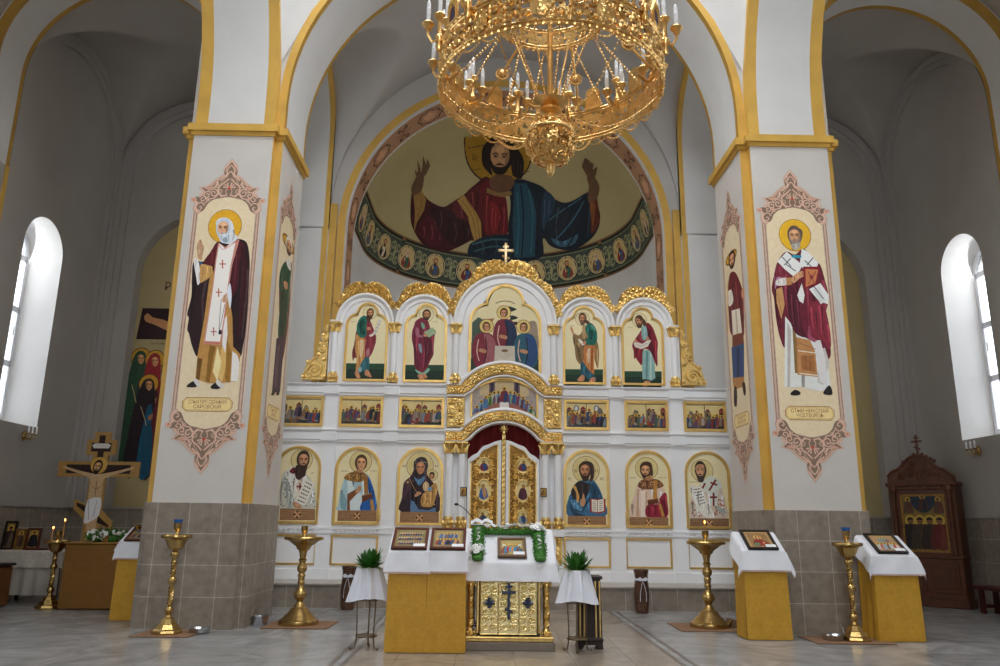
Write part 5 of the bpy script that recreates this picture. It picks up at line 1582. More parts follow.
for nm, xc, lab in (('figure_scroll_green', -2.825, 'trefoil icon of a figure in green and red lifting a scroll'), ('figure_book_crimson', -1.62, 'trefoil icon of a figure in crimson cloak holding a pale book'),
                    ('figure_green_pointing', 1.62, 'trefoil icon of a figure in green and orange raising one hand'), ('figure_curved_scroll', 2.825, 'trefoil icon of a figure in red cloak with a curved white scroll')):
    icon('framed_icon', 'trefoil', xc - .435, xc + .435, 4.225, 5.865, lab, art(nm, 5.06 - 4.225), .045, G3, '#f0e4b8')

# royal doors, each leaf a thing
YD = Y0 + .04
topz = lambda x: 3.085 - .02 * (1 - min(1, x / .3)) * 0 - .385 * (max(0, x - .05) / .66) ** 1.5 - .03 * math.exp(-((x - .52) / .06) ** 2) + .03 * math.exp(-((x - .42) / .08) ** 2)
for s in (-1, 1):
    d = empty('royal_door', (s * .715, YD, .41), ('left' if s < 0 else 'right') + ' leaf of the gilded royal doors with three oval medallions' + (' and the central post' if s < 0 else ' without a post'), 'door', 'royal doors')
    Q = lambda u, v, dd: (s * u - s * .715, dd, v - .41)
    fl = (lambda p: p) if s > 0 else (lambda p: p[::-1])
    xs = [.045 + .665 * i / 20 for i in range(21)]
    o_ = [(.045, .43), (.71, .43)] + [(x, topz(x)) for x in xs[::-1]]
    i_ = [(.105, .50), (.655, .50)] + [(x * .83 + .068, topz(x) - .08) for x in xs[::-1]]
    mb = MB(); mb.ring(fl(o_), fl(i_), Q, -.03, .05); mb.build('leaf_frame', white, d)
    mb = MB(); mb.prism(fl(i_), Q, .0, .03); mb.build('leaf_backing', gold_back, d)
    mb = MB()
    for x in (.115, .645): mb.box(*sorted((Q(x - .012, 0, 0)[0], Q(x + .012, 0, 0)[0])), -.03, .0, .10, topz(x) - .09 - .41)
    mb.tube([Q(x, z, -.01) for x, z in i_[2:]], .018, 5)
    NR = 12
    for j in range(NR):
        for i in range(3):
            z = .56 + (j + .5) * .205; x = .155 + (i + .5) * .152
            if z > topz(x) - .13: continue
            if any(((x - .385) / (rx + .03)) ** 2 + ((z - mz) / (rz_ + .05)) ** 2 < 1 for mz, rx, rz_ in ((2.59, .135, .135), (2.10, .13, .205), (1.585, .135, .14))): continue
            for cu, cv in ((0, -.05), (0, .055)):
                curl(mb, lambda u, v, dd: Q(x + (u - .5) * .15, z + cv + (v - .5) * .105, -.012 - dd), .0155, 1 if (i + j + (cv > 0)) % 2 else -1, 10)
    for mz, rx, rz_ in ((2.59, .135, .135), (2.10, .13, .205), (1.585, .135, .14), (1.0, .13, .2)):
        mb.tube([Q(x, z, -.02) for x, z in ell(.385, mz, rx + .012, rz_ + .012, 24) + [(.385 + rx + .012, mz)]], .016, 5)
        for q in range(12):
            a = 2 * pi * q / 12; mb.ball(Q(.385 + (rx + .045) * cos(a), mz + (rz_ + .045) * sin(a), -.02), .024, 6, 4)
    mb.build('carving', gold, d)
    for mi, (mz, rx, rz_) in enumerate(((2.59, .135, .135), (2.10, .13, .205), (1.585, .135, .14))):
        P = Paint(KP); P.circ('#dcc990', 0, 0, rx, rz_)
        c1, c2 = [('#7a2c40', '#2c4a78'), ('#2a5a9a', '#b98a68') if s < 0 else ('#4a2030', '#5a2838'), ('#6a4a5a', '#2c4a6a')][mi] if mi != 2 or s < 0 else ('#8a9aa6', '#2c3f66')
        k_ = rz_ / .14
        P.circ('#d9b95a', .01 * s, .06 * k_, .042)
        P.poly(c1, [(-.085, -.09 * k_), (-.08, -.03 * k_), (-.045, .03 * k_), (.04, .03 * k_), (.075, -.03 * k_), (.08, -.09 * k_), (0, -.12 * k_)], 3)
        P.poly(c2, [(-.03, .03 * k_), (.03, .03 * k_), (.06, -.05 * k_), (.02, -.11 * k_), (-.02, -.05 * k_)], 2)
        head(P, .01 * s, .055 * k_, .022, .03, -.3 * s, '#a87a58', '#3a2820', '#3a2820' if mi != 1 else 'none', .2)
        m_ = P.build('medallion', lambda u, v, dd: (s * .385 - s * .715 + u, -.012 - dd, mz - .41 + v), d)
    if s < 0:
        mb = MB(); px = .715
        mb.box(px - .033, px + .033, -.07, .0, .02, 2.78)
        for q in range(26): mb.tube([(px - .028, -.075, .08 + q * .103), (px + .028, -.075, .13 + q * .103)], .013, 4)
        mb.lathe([(.02, 2.78), (.045, 2.80), (.03, 2.83), (.02, 2.86)], (px, -.035, 0), 10)
        for q in range(4):
            a = q * pi / 4; mb.tube([(px - .085 * cos(a), -.035, 2.90 - .085 * sin(a)), (px, -.05, 2.90), (px + .085 * cos(a), -.035, 2.90 + .085 * sin(a))], lambda f: .012 + .016 * sin(pi * f), 5)
        mb.build('post', gold, d)
# red curtain behind the doors
mb = MB()
mb.grid(lambda u, v: (-.85 + 1.7 * u, Y0 + .26 + .03 * sin(u * 46), .45 + 3.05 * v), 90, 2)
tag(mb.build('curtain', mat('curtain_red', '#7d0d14', .8, sheen=.3)), 'deep red curtain showing above the royal doors', 'curtain')
# two little dark-framed icons hung on the inner columns
for s in (-1, 1):
    r_ = empty('small_icon', (s * .775, Y0 - .19, 1.98), 'tiny dark-framed icon on a column %s' % ('beside the microphone stand' if s < 0 else 'near the icon with open book'), 'icon', 'tiny icons on the inner columns')
    mb = MB(); P0 = frame_path('rect', -.06, .06, 0, .17); G = lambda u, v, d: (u, d, v)
    mb.ring(P0, shrink(P0, .014), G, -.012, .012); mb.prism(shrink(P0, .01), G, .004, .012); mb.build('frame', mat('dark_wood', '#2a1a10', .5), r_)
    P = Paint(KP); P.poly('#c9a044', shrink(P0, .012)); tiny(P, 0, .03, .12, '#6a3a2a', '#a8803a'); P.build('painting', lambda u, v, d: (u, -d, v), r_)

# ------------------------------------------------------------------ chandelier
brass = mat('brass', (.52, .35, .13), .27, metal=1.0, noise=.15, nscale=8, bump=.12, bscale=30)
chgold = mat('chandelier_gold', (.84, .53, .20), .28, metal=1.0, noise=.22, nscale=10, bump=.25, bscale=60)
candle_m = mat('candle_white', '#eef0f2', .35, spec=.4)
CX, CY, CZ, CR = .19, 6.5, 5.41, 1.025
ch = empty('chandelier', (CX, CY, 0), 'huge gilded two-tier ring chandelier with white candles hanging in the crossing', 'chandelier')
def perforated(mb, fn, nu, nv, keep=.74, seed=1):
    rg = random.Random(seed)
    for j in range(nv):
        for i in range(nu):
            if 0 < j < nv - 1 and rg.random() > keep: continue
            a, b, c, d = fn(i / nu, j / nv), fn((i + 1) / nu, j / nv), fn((i + 1) / nu, (j + 1) / nv), fn(i / nu, (j + 1) / nv)
            mb.add([a, b, c, d], [(0, 1, 2, 3)], 0, True)
def ringband(R_, z0, z1, nc, nr, r, name, seed):
    mb = MB()
    cyl = lambda s, t, d: ((R_ + d) * cos(2 * pi * s), (R_ + d) * sin(2 * pi * s), z0 + (z1 - z0) * t)
    perforated(mb, lambda u, v: cyl(u, v, 0), nc * 5, 10, .72, seed)
    for i in range(nc):
        for j in range(nr):
            curl(mb, lambda s, t, d: cyl((i + s) / nc, .10 + .8 * (j + t) / nr, d), r, 1 if (i + j) % 2 else -1)
    for z in (z0, z0 + .035, z1, z1 - .03):
        mb.tube([cyl(i / 72, (z - z0) / (z1 - z0), .006) for i in range(73)], .013, 6)
    n = int(2 * pi * R_ / .062)
    for i in range(n):
        p = cyl(i / n, 0, .012); mb.ball((p[0], p[1], p[2] - .006), .019, 6, 4); p = cyl((i + .5) / n, 1, .012); mb.ball(p, .015, 5, 4)
    return mb.build(name, chgold, ch)
ringband(CR, CZ, CZ + .33, 46, 2, .013, 'lower_ring', 3)
ringband(.52, 6.20, 6.42, 26, 1, .014, 'upper_ring', 5)
for q in range(12):                                            # cartouches on the ring
    mb = MB(); a = 2 * pi * (q + .5) / 12 + .1
    for d, rr in ((.012, .10), (.02, .07), (.03, .04)): mb.ball(((CR + d) * cos(a), (CR + d) * sin(a), CZ + .165), (.012, rr * .8, rr), 10, 6, ax=((cos(a), sin(a), 0), (-sin(a), cos(a), 0), (0, 0, 1)))
    mb.build('cartouche', chgold, ch)
mb = MB()                                                      # globe with its stem
SR = .222
sp_ = lambda u, v, d: ((SR + d) * sin(pi * v) * cos(2 * pi * u), (SR + d) * sin(pi * v) * sin(2 * pi * u), 4.895 - (SR + d) * 1.04 * cos(pi * v))
perforated(mb, lambda u, v: sp_(u, v, 0), 56, 22, .70, 9)
for j in range(5):
    v0 = .17 + .14 * j; nc = max(6, int(16 * sin(pi * (v0 + .07))))
    for i in range(nc): curl(mb, lambda s, t, d: sp_((i + s) / nc, v0 + .135 * t, d), .0095, 1 if (i + j) % 2 else -1, 10)
mb.tube([sp_(i / 40, .60, .008) for i in range(41)], .016, 6); mb.tube([sp_(i / 40, .64, .006) for i in range(41)], .008, 6)
mb.build('globe', chgold, ch)
mb = MB()
mb.lathe([(.008, 4.55), (.022, 4.565), (.036, 4.60), (.042, 4.655), (.03, 4.665), (.07, 4.675), (.055, 4.70), (.03, 4.71)], n=14, lobes=7, amp=.04); mb.build('finial', chgold, ch)
mb = MB()
mb.lathe([(.06, 5.09), (.085, 5.12), (.05, 5.14), (.045, 5.17), (.10, 5.20), (.10, 5.225), (.06, 5.24), (.15, 5.27), (.17, 5.29), (.03, 5.30), (.025, 5.9), (.025, 6.5), (.03, 7.4), (.03, 19.55)], n=16); mb.build('stem', chgold, ch)
for q in range(28):                                            # bead swags under the rim
    mb = MB(); a0, a1 = 2 * pi * q / 28, 2 * pi * (q + 1) / 28; pp = []
    for i in range(10):
        t = i / 9; a = a0 + (a1 - a0) * t; pp.append(((CR + .005) * cos(a), (CR + .005) * sin(a), CZ - .012 - .06 * 4 * t * (1 - t))); mb.ball(pp[-1], .0115, 5, 4)
    mb.tube(pp, .004, 4); mb.build('bead_swag', chgold, ch)
for q in range(6):
    mb = MB(); a = 2 * pi * q / 6; pp = []
    for i in range(26):
        t = i / 25; r_ = .24 + (CR - .26) * t; pp.append((r_ * cos(a), r_ * sin(a), 5.14 + (CZ - 5.16) * t - .20 * 4 * t * (1 - t) * (1 - .3 * t))); mb.ball(pp[-1], .011, 5, 4)
    mb.tube(pp, .004, 4); mb.build('bead_chain', chgold, ch)
for q in range(24):                                            # chains and rods up to the small ring
    a = 2 * pi * (q + .5) / 24
    mb = MB(); p0 = Vector(((CR - .015) * cos(a), (CR - .015) * sin(a), CZ + .33)); p1 = Vector((.52 * cos(a + (.12 if q % 2 else -.12)), .52 * sin(a + (.12 if q % 2 else -.12)), 6.21))
    L_ = (p1 - p0).length; n = int(L_ / .035)
    if q % 4 == 0:
        mb.tube([p0, p1], .014, 6); m_ = (p0 + p1) / 2
        mb.ball(m_, .045, 8, 5); mb.tube([m_ + Vector((.06 * cos(b), .0, .06 * sin(b))) for b in [2 * pi * i / 12 for i in range(13)]], .012, 5)
    else:
        for i in range(n): mb.ball(p0 + (p1 - p0) * ((i + .5) / n), (.011, .011, .019), 5, 4)
    mb.build('rod' if q % 4 == 0 else 'chain', chgold, ch)
for q in range(8):
    a = 2 * pi * (q + .3) / 8
    mb = MB(); n = 30
    for i in range(n): mb.ball(((.10 + .34 * i / n) * cos(a), (.10 + .34 * i / n) * sin(a), 5.30 + .92 * i / n), (.010, .010, .018), 5, 4)
    mb.build('chain', chgold, ch)
# candle clusters and little icon plaques along the rim
cmb = MB()
cups = [(0, 0, .17)] + [(.105 * cos(b), .105 * sin(b), .06) for b in (0, 2.1, 4.2)]
cmb.lathe([(.02, -.17), (.035, -.13), (.02, -.09), (.04, -.03), (.022, .0), (.022, .12), (.02, .15)], n=10)
cmb.tube([(-.16, 0, -.06), (-.08, 0, -.12), (0, 0, -.10)], .018, 6)
for x, y, z in cups:
    cmb.lathe([(.012, z - .05), (.03, z - .035), (.015, z - .02), (.045, z + .0), (.06, z + .02), (.055, z + .03), (.02, z + .025)], (x, y, 0), 10)
    if x or y: cmb.tube([(0, 0, -.05), (x * .6, y * .6, -.09), (x, y, -.02), (x, y, z - .04)], .013, 5)
c_me = cmb.mesh('candle_arm', chgold)
kmb = MB(); kmb.lathe([(.019, 0), (.019, .17), (.016, .175), (.018, .185), (.02, .20), (.012, .235), (.003, .25)], n=9)
for i in range(7): kmb.tube([(.02 * cos(b), .02 * sin(b), .01 + .022 * i) for b in [2 * pi * k / 8 for k in range(9)]], .003, 3)
k_me = kmb.mesh('candle', candle_m)
pmb = MB(); G = lambda u, v, d: (d, u, v)
po = [(-.075, 0), (.075, 0), (.075, .15)] + ell(0, .15, .075, .075, 11, 0, pi)[1:-1] + [(-.075, .15)]
pmb.prism(po, G, .012, -.012); pmb.tube([(.014, u, v) for u, v in po + [po[0]]], .01, 5); pmb.bbox(-.02, .02, -.085, .085, -.03, 0, .006)
p_me = pmb.mesh('plaque', chgold)
for q in range(12):
    a = 2 * pi * (q + .25) / 12 + .12
    o = bpy.data.objects.new('candle_arm', c_me); col.objects.link(o); o.parent = ch; o.location = ((CR + .04) * cos(a), (CR + .04) * sin(a), CZ + .40); o.rotation_euler = (0, 0, a)
    for x, y, z in cups:
        k_ = bpy.data.objects.new('candle', k_me); col.objects.link(k_); k_.parent = o; k_.location = (x, y, z + .025)
    b = a + pi / 12
    o = bpy.data.objects.new('plaque', p_me); col.objects.link(o); o.parent = ch; o.location = (CR * cos(b), CR * sin(b), CZ + .36); o.rotation_euler = (0, 0, b)
    P = Paint(KP); P.poly('#c9a050', shrink(po, .012)); tiny(P, 0, .02, .17, '#6a2a2a', '#2f3f60')
    pp = P.build('plaque_painting', lambda u, v, d: (.014 + d, u, v), o)

# ------------------------------------------------------------------ standing candle holders
flame = mat('candle_flame', '#ffb050', .5, emit=('#ffa040', 14))
wax = mat('beeswax', '#c98a3a', .5)
def candlestand(name, x, y, h, big, label, lit=0, cup='#b8923c', rz=0.0, candles=()):
    r_ = empty(name, (x, y, 0), label, 'candle stand', 'brass candle stands')
    mb = MB()
    if big: mb.lathe([(.285, 0), (.295, .03), (.285, .075), (.24, .10), (.20, .15), (.17, .165), (.12, .24), (.085, .255), (.06, .31), (.045, .33)], n=36, lobes=12, amp=.012)
    else:
        mb.lathe([(.205, 0), (.21, .03), (.20, .06), (.17, .075), (.13, .13), (.11, .14), (.08, .20), (.05, .215), (.04, .24)], n=8, smooth=False)
    mb.build('base', brass, r_)
    mb = MB()
    if big:
        pr = [(.045, .33), (.05, .345)]
        for c, rr in ((.43, .095), (.80, .075)): pr += [(.045, c - rr - .005)] + [(max(.045, rr * cos(b)), c + rr * sin(b)) for b in (-1.0, -.6, -.2, .2, .6, 1.0)] + [(.045, c + rr + .005)]
        pr.insert(-8, (.04, .56)); pr.insert(-8, (.055, .60)); pr.insert(-8, (.045, .62)); pr.insert(-8, (.05, .68)); pr.insert(-8, (.06, .70))
        pr += [(.05, .90), (.065, .92), (.045, .94), (.055, 1.02), (.07, 1.06), (.06, 1.08), (.08, 1.12)]
        mb.lathe(pr, n=18)
    else:
        pr = []
        for c in (.30, .68, 1.02): pr += [(.028, c - .07)] + [(max(.03, .058 * cos(b)), c + .058 * sin(b)) for b in (-1.1, -.6, -.2, .2, .6, 1.1)] + [(.04, c + .065), (.028, c + .075)]
        pr = [(.035, .22)] + pr + [(.03, 1.12), (.05, 1.14)]
        mb.lathe(pr, n=14)
        for z0, z1 in ((.38, .60), (.77, .94)):
            for k0 in (0, pi / 2, pi, 1.5 * pi): mb.tube([(.027 * cos(k0 + 9 * t), .027 * sin(k0 + 9 * t), z0 + (z1 - z0) * t) for t in [i / 14 for i in range(15)]], .013, 5)
    mb.build('shaft', brass, r_)
    R_ = .285 if big else .20
    mb = MB()
    mb.lathe([(.06, h - .19), (.09, h - .17), (.11, h - .13), (R_ * .72, h - .06), (R_ * .80, h - .045), (R_, h - .03), (R_ * 1.02, h - .005), (R_ * .98, h + .01), (R_ * .9, h - .005), (.05, h - .015)], n=32, lobes=(16 if big else 0), amp=.012)
    for q in range(20 if big else 12):
        for rr in ((.25, .19, .13) if big else (.16, .10)):
            a = 2 * pi * q / (20 if big else 12) + rr; mb.lathe([(.008, 0), (.009, .02), (.006, .022)], (rr * cos(a), rr * sin(a), h - .012), 6)
    mb.build('dish', brass, r_)
    mb = MB()
    mb.lathe([(.05, h - .02), (.03, h + .02), (.025, h + .05), (.04, h + .07), (.05, h + .10), (.055, h + .165), (.045, h + .17), (.04, h + .12)], n=14); o = mb.build('oil_cup', brass, r_)
    if cup != '#b8923c':
        mb = MB(); mb.lathe([(.035, h + .15), (.05, h + .17), (.062, h + .215), (.055, h + .215), (.04, h + .175)], n=14); mb.build('lamp_glass', mat('blue_glass', '#1f5fae', .15, spec=.7), o)
    for cx, cy, ch_ in candles:
        z = h + .16 if abs(cx) < .01 else h
        mb = MB(); mb.tube([(cx, cy, z), (cx, cy, z + ch_)], .008, 6); k_ = mb.build('taper', wax, r_); k_['label'] = 'thin lit taper'
        mb = MB(); mb.ball((cx, cy, z + ch_ + .018), (.009, .009, .02), 8, 6); mb.build('flame', flame, k_)
    return r_
candlestand('candle_stand', -4.56, 11.05, 1.27, False, 'slender brass candle stand with blue glass in front of the left pier', cup='blue')
candlestand('candle_stand', -3.06, 12.1, 1.24, True, 'wide-dished brass candle stand without flame beside the left pier')
candlestand('candle_stand', 3.03, 12.24, 1.24, True, 'wide-dished brass candle stand with one lit taper near the right pier', candles=((0, 0, .12),))
candlestand('candle_stand', 4.66, 11.03, 1.27, False, 'slender brass candle stand with blue glass in front of the right pier', cup='blue')
candlestand('candle_stand', -7.64, 13.85, 1.10, False, 'shadowy brass candle stand with two lit tapers beside the crucifix table', candles=((-.07, -.05, .20), (.10, -.03, .33)))
# ash trays with handles and the mats the stands are on
steel = mat('steel', (.55, .57, .6), .22, metal=1.0)
matm = mat('brown_mat', '#8b6a4f', .9, noise=.2, nscale=30)
for x0, x1, y0, y1, lab in ((-4.92, -4.16, 10.72, 11.42, 'brown floor mat under the slender stand at left pier'), (-3.50, -2.55, 11.66, 12.55, 'brown floor mat under the wide-dished stand near left pier'),
                            (2.50, 3.55, 11.78, 12.74, 'brown floor mat under the wide-dished stand with lit taper'), (4.02, 5.06, 10.7, 11.4, 'brown floor mat under the slender stand at right pier')):
    mb = MB(); mb.bbox(x0, x1, y0, y1, .005, .013, .003); tag(mb.build('floor_mat', matm), lab, 'mat', 'brown floor mats')
for x, y, rr, hh, z, lab in ((-4.17, 11.17, .14, .05, .014, 'shallow steel ash dish with thin handle beside the left slender stand'), (-3.62, 12.06, .13, .12, .005, 'steel ash pail with arched handle beside the left pier'),
                             (3.40, 12.22, .12, .11, .014, 'steel ash pail beside the stand with lit taper'), (4.36, 11.02, .15, .06, .014, 'shallow steel ash dish with thin handle beside the right slender stand')):
    r_ = empty('ash_pail', (x, y, z), lab, 'pail', 'steel ash pails')
    mb = MB(); mb.lathe([(rr * .85, 0), (rr * .9, .01), (rr, hh), (rr * 1.06, hh + .008), (rr * .97, hh), (rr * .85, .015), (.01, .012)], n=22); mb.build('bowl', steel, r_)
    mb = MB(); mb.tube([(rr * 1.0 * cos(b), 0, hh + rr * 1.3 * sin(b)) for b in [pi * i / 14 for i in range(15)]], .004, 5); mb.build('handle', steel, r_)

# ------------------------------------------------------------------ lecterns
brocade = tile_mat('yellow_brocade', '#c8962a', '#c49328', '#cb9a2e', .11, .14, .004, .55, 'w', nscale=26, namt=.12, bond=.5)
linen = mat('white_linen', '#e9eaef', .8, noise=.03, nscale=8, bump=.15, bscale=50, sheen=.2)
fringe_m = mat('pink_fringe', '#cdb4ac', .9)
frame_w = mat('red_brown_frame', '#5a2818', .4, noise=.1)
frame_d = mat('dark_frame', '#20120d', .4)
paper = mat('note_paper', '#eef0f2', .8)
def cloth(w_, d_, zf, zb, ox, oy, over_x, over_f, over_b, seed, flare=.25):
    """a square of linen laid over a sloping top; returns a mesh builder, front edge at y = 0"""
    rg = random.Random(seed); ph = rg.uniform(0, 6)
    hw = w_ / 2; mb = MB(); W_ = hw + over_x; sl = (zb - zf) / d_
    def fn(u, v):
        x = -W_ + 2 * W_ * u; y = -over_f + (d_ + over_f + over_b) * v
        ex = max(0, abs(x) - hw); ef = max(0, -y); eb = max(0, y - d_)
        cx = max(-hw, min(hw, x)); cy = max(0, min(d_, y)); z = zf + sl * cy
        sx = 1 if x > 0 else -1
        drop = hypot(ex, max(ef, eb)) if ex and (ef or eb) else ex + ef + eb
        wav = .012 * sin(16 * (y if ex > ef else x) + ph) * min(1, drop * 6)
        return (cx + sx * (.012 + ex * flare + (.10 * ef if ex else 0) + wav) * (1 if ex else 0), cy - (.012 + ef * (flare * .55) + wav + (.10 * ex if ef else 0)) * (1 if ef else 0) + (.012 + eb * .15) * (1 if eb else 0), z + .008 - drop * .97)
    mb.grid(fn, 44, 40)
    fr = MB()
    n = 60
    for i in range(n):                                         # fringe along the front hem
        a, b = Vector(fn(i / n, 0)), Vector(fn((i + .7) / n, 0)); dz = Vector((0, -.003, -.022))
        fr.add([a, b, b + dz, a + dz], [(0, 1, 2, 3)])
    return mb, fr
def lectern(x, y, w_, d_, zf, zb, label, seed, over=(.24, .26, .12), shift=0.0):
    r_ = empty('lectern', (x, y, 0), label, 'lectern', 'yellow brocade lecterns')
    mb = MB(); h = w_ / 2; b = .012
    pr = [(0, 0), (d_, 0), (d_, zb), (0, zf)]
    mb.prism([(p[0], p[1]) for p in pr], lambda u, v, dd: (dd, u, v), -h, h)
    n = 24                                                     # gathered brocade cover, a little loose at the foot
    def cov(u, v):
        t = u * 4; k = int(min(3, t)); f = t - k
        c = [(-h, 0), (h, 0), (h, d_), (-h, d_), (-h, 0)]; p = [c[k][i] + (c[k + 1][i] - c[k][i]) * f for i in (0, 1)]
        top = zf + (zb - zf) * p[1] / d_; o = .008 + .014 * (1 - v) + .006 * sin(u * 60 + seed) * (1 - v)
        return (p[0] + o * (1 if p[0] > 0 else -1) * min(1, abs(p[0]) / h), p[1] + (o if p[1] > d_ / 2 else -o) * abs(p[1] / d_ * 2 - 1), .012 + (top - .02) * v)
    mb.grid(cov, 80, 8); mb.build('brocade_cover', brocade, r_)
    c_, f_ = cloth(w_ + .02, d_, zf + .01, zb + .01, 0, 0, over[0], over[1], over[2], seed)
    o = c_.build('cloth', linen, r_); f_.build('fringe', fringe_m, o)
    return r_
def flat_icon(x, y, w_, d_, zf, zb, label, paint, frame, fw=.035, note=True, y0=.0, group='icons lying on lecterns', thick=.03):
    """a framed icon lying on a slope: u across, v up the slope"""
    sl = atan2(zb - zf, d_); c_, s_ = cos(sl), sin(sl)
    r_ = empty('lectern_icon', (x, y, zf), label, 'icon', group)
    G = lambda u, v, d: (u, (v + y0) * c_ - (thick - d) * s_, (v + y0) * s_ + (thick - d) * c_ + .012)
    hh = d_ / c_
    P0 = [(-w_ / 2, 0), (w_ / 2, 0), (w_ / 2, hh), (-w_ / 2, hh)]
    mb = MB(); mb.ring(P0, shrink(P0, fw), G, 0, thick); mb.prism(P0, G, thick * .5, thick); mb.build('frame', frame, r_)
    P = Paint(KP); P.poly('#8a7a52', shrink(P0, fw * .9)); paint(P, w_, hh); P.build('painting', lambda u, v, d: G(u, v, thick * .45 - d), r_)
    if note:
        mb = MB(); mb.prism([(w_ / 2 - fw - .13, fw * .9), (w_ / 2 - fw * .7, fw * .9), (w_ / 2 - fw * .7, fw + .055), (w_ / 2 - fw - .13, fw + .055)], G, -.004, .0); mb.build('note_card', paper, r_)
    return r_
def rows_paint(P, w_, h):
    for j in range(3):
        z = .08 + j * .1; P.poly('#e0cf94', [(-w_ * .33, z), (w_ * .33, z), (w_ * .33, z + .075), (-w_ * .33, z + .075)])
        for i in range(9): tiny(P, -w_ * .29 + i * w_ * .072, z + .004, .068, ['#7a3a3a', '#3a3f66', '#6a5a48', '#8a5a4a'][(i + j) % 4], '#4a4a58', False)
def group_paint(P, w_, h):
    P.poly('#a58d5c', [(-w_ * .36, h * .16), (w_ * .36, h * .16), (w_ * .36, h * .86), (-w_ * .36, h * .86)])
    for i in range(7): tiny(P, -w_ * .26 + i * w_ * .085, h * .2, h * .3, ['#8a4038', '#2f4a6a', '#b98a5a', '#39507a'][i % 4], '#5a4a48')
    P.circ('#20242c', 0, h * .3, .03, .05)
    for i in range(5): tiny(P, -w_ * .2 + i * w_ * .1, h * .52, h * .24, ['#4a6a90', '#8a8a90', '#7a5a48'][i % 3], '#34507a')
def scene_paint(P, w_, h):
    P.poly('#b09a5c', [(-w_ * .36, h * .14), (w_ * .36, h * .14), (w_ * .36, h * .86), (-w_ * .36, h * .86)])
    for s in (-1, 1):
        P.poly('#bcc4bc', [(s * w_ * .2, h * .62), (s * w_ * .33, h * .7), (s * w_ * .3, h * .5)], 2); P.circ('#a03030', s * w_ * .22, h * .38, .03)
        tiny(P, s * w_ * .26, h * .18, h * .4, '#8a4a3a', '#3a6a80')
    for i in range(5): tiny(P, -w_ * .16 + i * w_ * .08, h * .28, h * .34, ['#2f7a9a', '#b03a34', '#4a90a8', '#c98a4a'][i % 4], '#7a4a3a')
def single_paint(P, w_, h):
    P.poly('#b08a60', [(-w_ * .38, h * .1), (w_ * .38, h * .1), (w_ * .38, h * .9), (-w_ * .38, h * .9)]); P.poly('#8f6f4a', [(-w_ * .32, h * .15), (w_ * .32, h * .15), (w_ * .32, h * .85), (-w_ * .32, h * .85)])
    P.circ('#c9a04a', 0, h * .62, .055); P.poly('#8a2f2a', [(-.09, h * .2), (-.08, h * .4), (-.03, h * .52), (.04, h * .5), (.10, h * .35), (.12, h * .2)], 3)
    P.poly('#5a7a5a', [(-.1, h * .2), (-.06, h * .36), (0, h * .26), (-.03, h * .2)], 2); P.circ('#c98a66', .05, h * .33, .02); head(P, 0, h * .6, .026, .038, .2, '#c0906a', '#4a3424', 'none', 0)
def pale_paint(P, w_, h):
    P.poly('#a8845c', [(-w_ * .38, h * .1), (w_ * .38, h * .1), (w_ * .38, h * .9), (-w_ * .38, h * .9)])
    for i in range(6): tiny(P, -w_ * .26 + i * w_ * .105, h * .2, h * .32, ['#a8b0b0', '#b05a48', '#8a9aa8', '#6a5a4a'][i % 4], '#c9c9c0')
    for i in range(3): tiny(P, -w_ * .1 + i * w_ * .1, h * .55, h * .28, '#7a8a84', '#8a5a48')
# the pair beside the middle table, then the two by the right pier and one by the left
for i, (x, lab, pt, il) in enumerate(((-1.265, 'yellow brocade lectern, outer one of the central pair, by the flower stand', rows_paint, 'red-brown framed icon with three rows of small figures on a lectern'),
                                      (-.80, 'yellow brocade lectern, inner one of the central pair, by the gilded table', group_paint, 'red-brown framed icon of a crowd around a dark oval on a lectern'))):
    lectern(x, 9.70, .435, .42, 1.135, 1.375, lab, i + 2, over=(.03, .25 - .01 * i, .12))
    flat_icon(x, 9.70, .43, .40, 1.15, 1.385, il, pt, frame_w)
lectern(3.49, 11.02, .565, .40, 1.14, 1.39, 'yellow brocade lectern in front of the right pier', 5)
flat_icon(3.49, 11.02, .42, .38, 1.155, 1.40, 'dark-framed icon of one figure in red on a lectern', single_paint, frame_d)
lectern(5.27, 10.98, .58, .42, 1.11, 1.36, 'yellow brocade lectern at the outer corner of the right pier', 7)
flat_icon(5.27, 10.98, .42, .40, 1.125, 1.37, 'dark-framed icon with pale clustered figures on the outer right lectern', pale_paint, frame_d)
lectern(-5.66, 12.38, .50, .42, 1.12, 1.34, 'yellow brocade lectern half hidden behind the left pier', 9, over=(.10, .24, .1))
flat_icon(-5.66, 12.38, .40, .38, 1.135, 1.35, 'red-edged icon on the lectern half hidden behind the left pier', group_paint, frame_w, note=False)
mb = MB(); mb.lathe([(.05, 0), (.05, .012), (.02, .02), (.05, .04), (.10, .065), (.105, .075), (.09, .07), (.02, .045)], n=18); tag(mb.build('brass_bowl', brass, loc=(-5.76, 12.62, 1.315)), 'small brass bowl set on the lectern behind the left pier', 'bowl')

# ------------------------------------------------------------------ gilded table with its wreathed icon
t = empty('altar_table', (-.05, 9.93, 0), 'carved gilded table with blue enamel crosses under a white cloth', 'table')
H_ = .50; D_ = .56; ZF, ZB = 1.02, 1.40
mb = MB(); mb.bbox(-.56, .56, -.03, D_ + .03, 0, .10, .01); mb.build('plinth', mat('table_plinth', '#7d7266', .6, noise=.1), t)
mb = MB(); mb.bbox(-.54, .54, -.015, D_, .10, .165, .012); mb.tube([(-.54, -.02, .15), (.54, -.02, .15)], .014, 6); mb.bbox(-.53, .53, .0, D_, .93, 1.0, .012); mb.build('gilt_base', gold, t)
mb = MB(); mb.box(-.385, .385, .05, D_ - .02, .16, 1.0)
mb.prism([(0, .93), (D_, .93), (D_, ZB), (0, ZF)], lambda u, v, d: (d, u, v), -H_, H_); mb.build('carcass', mat('black_recess', '#15100d', .7), t)
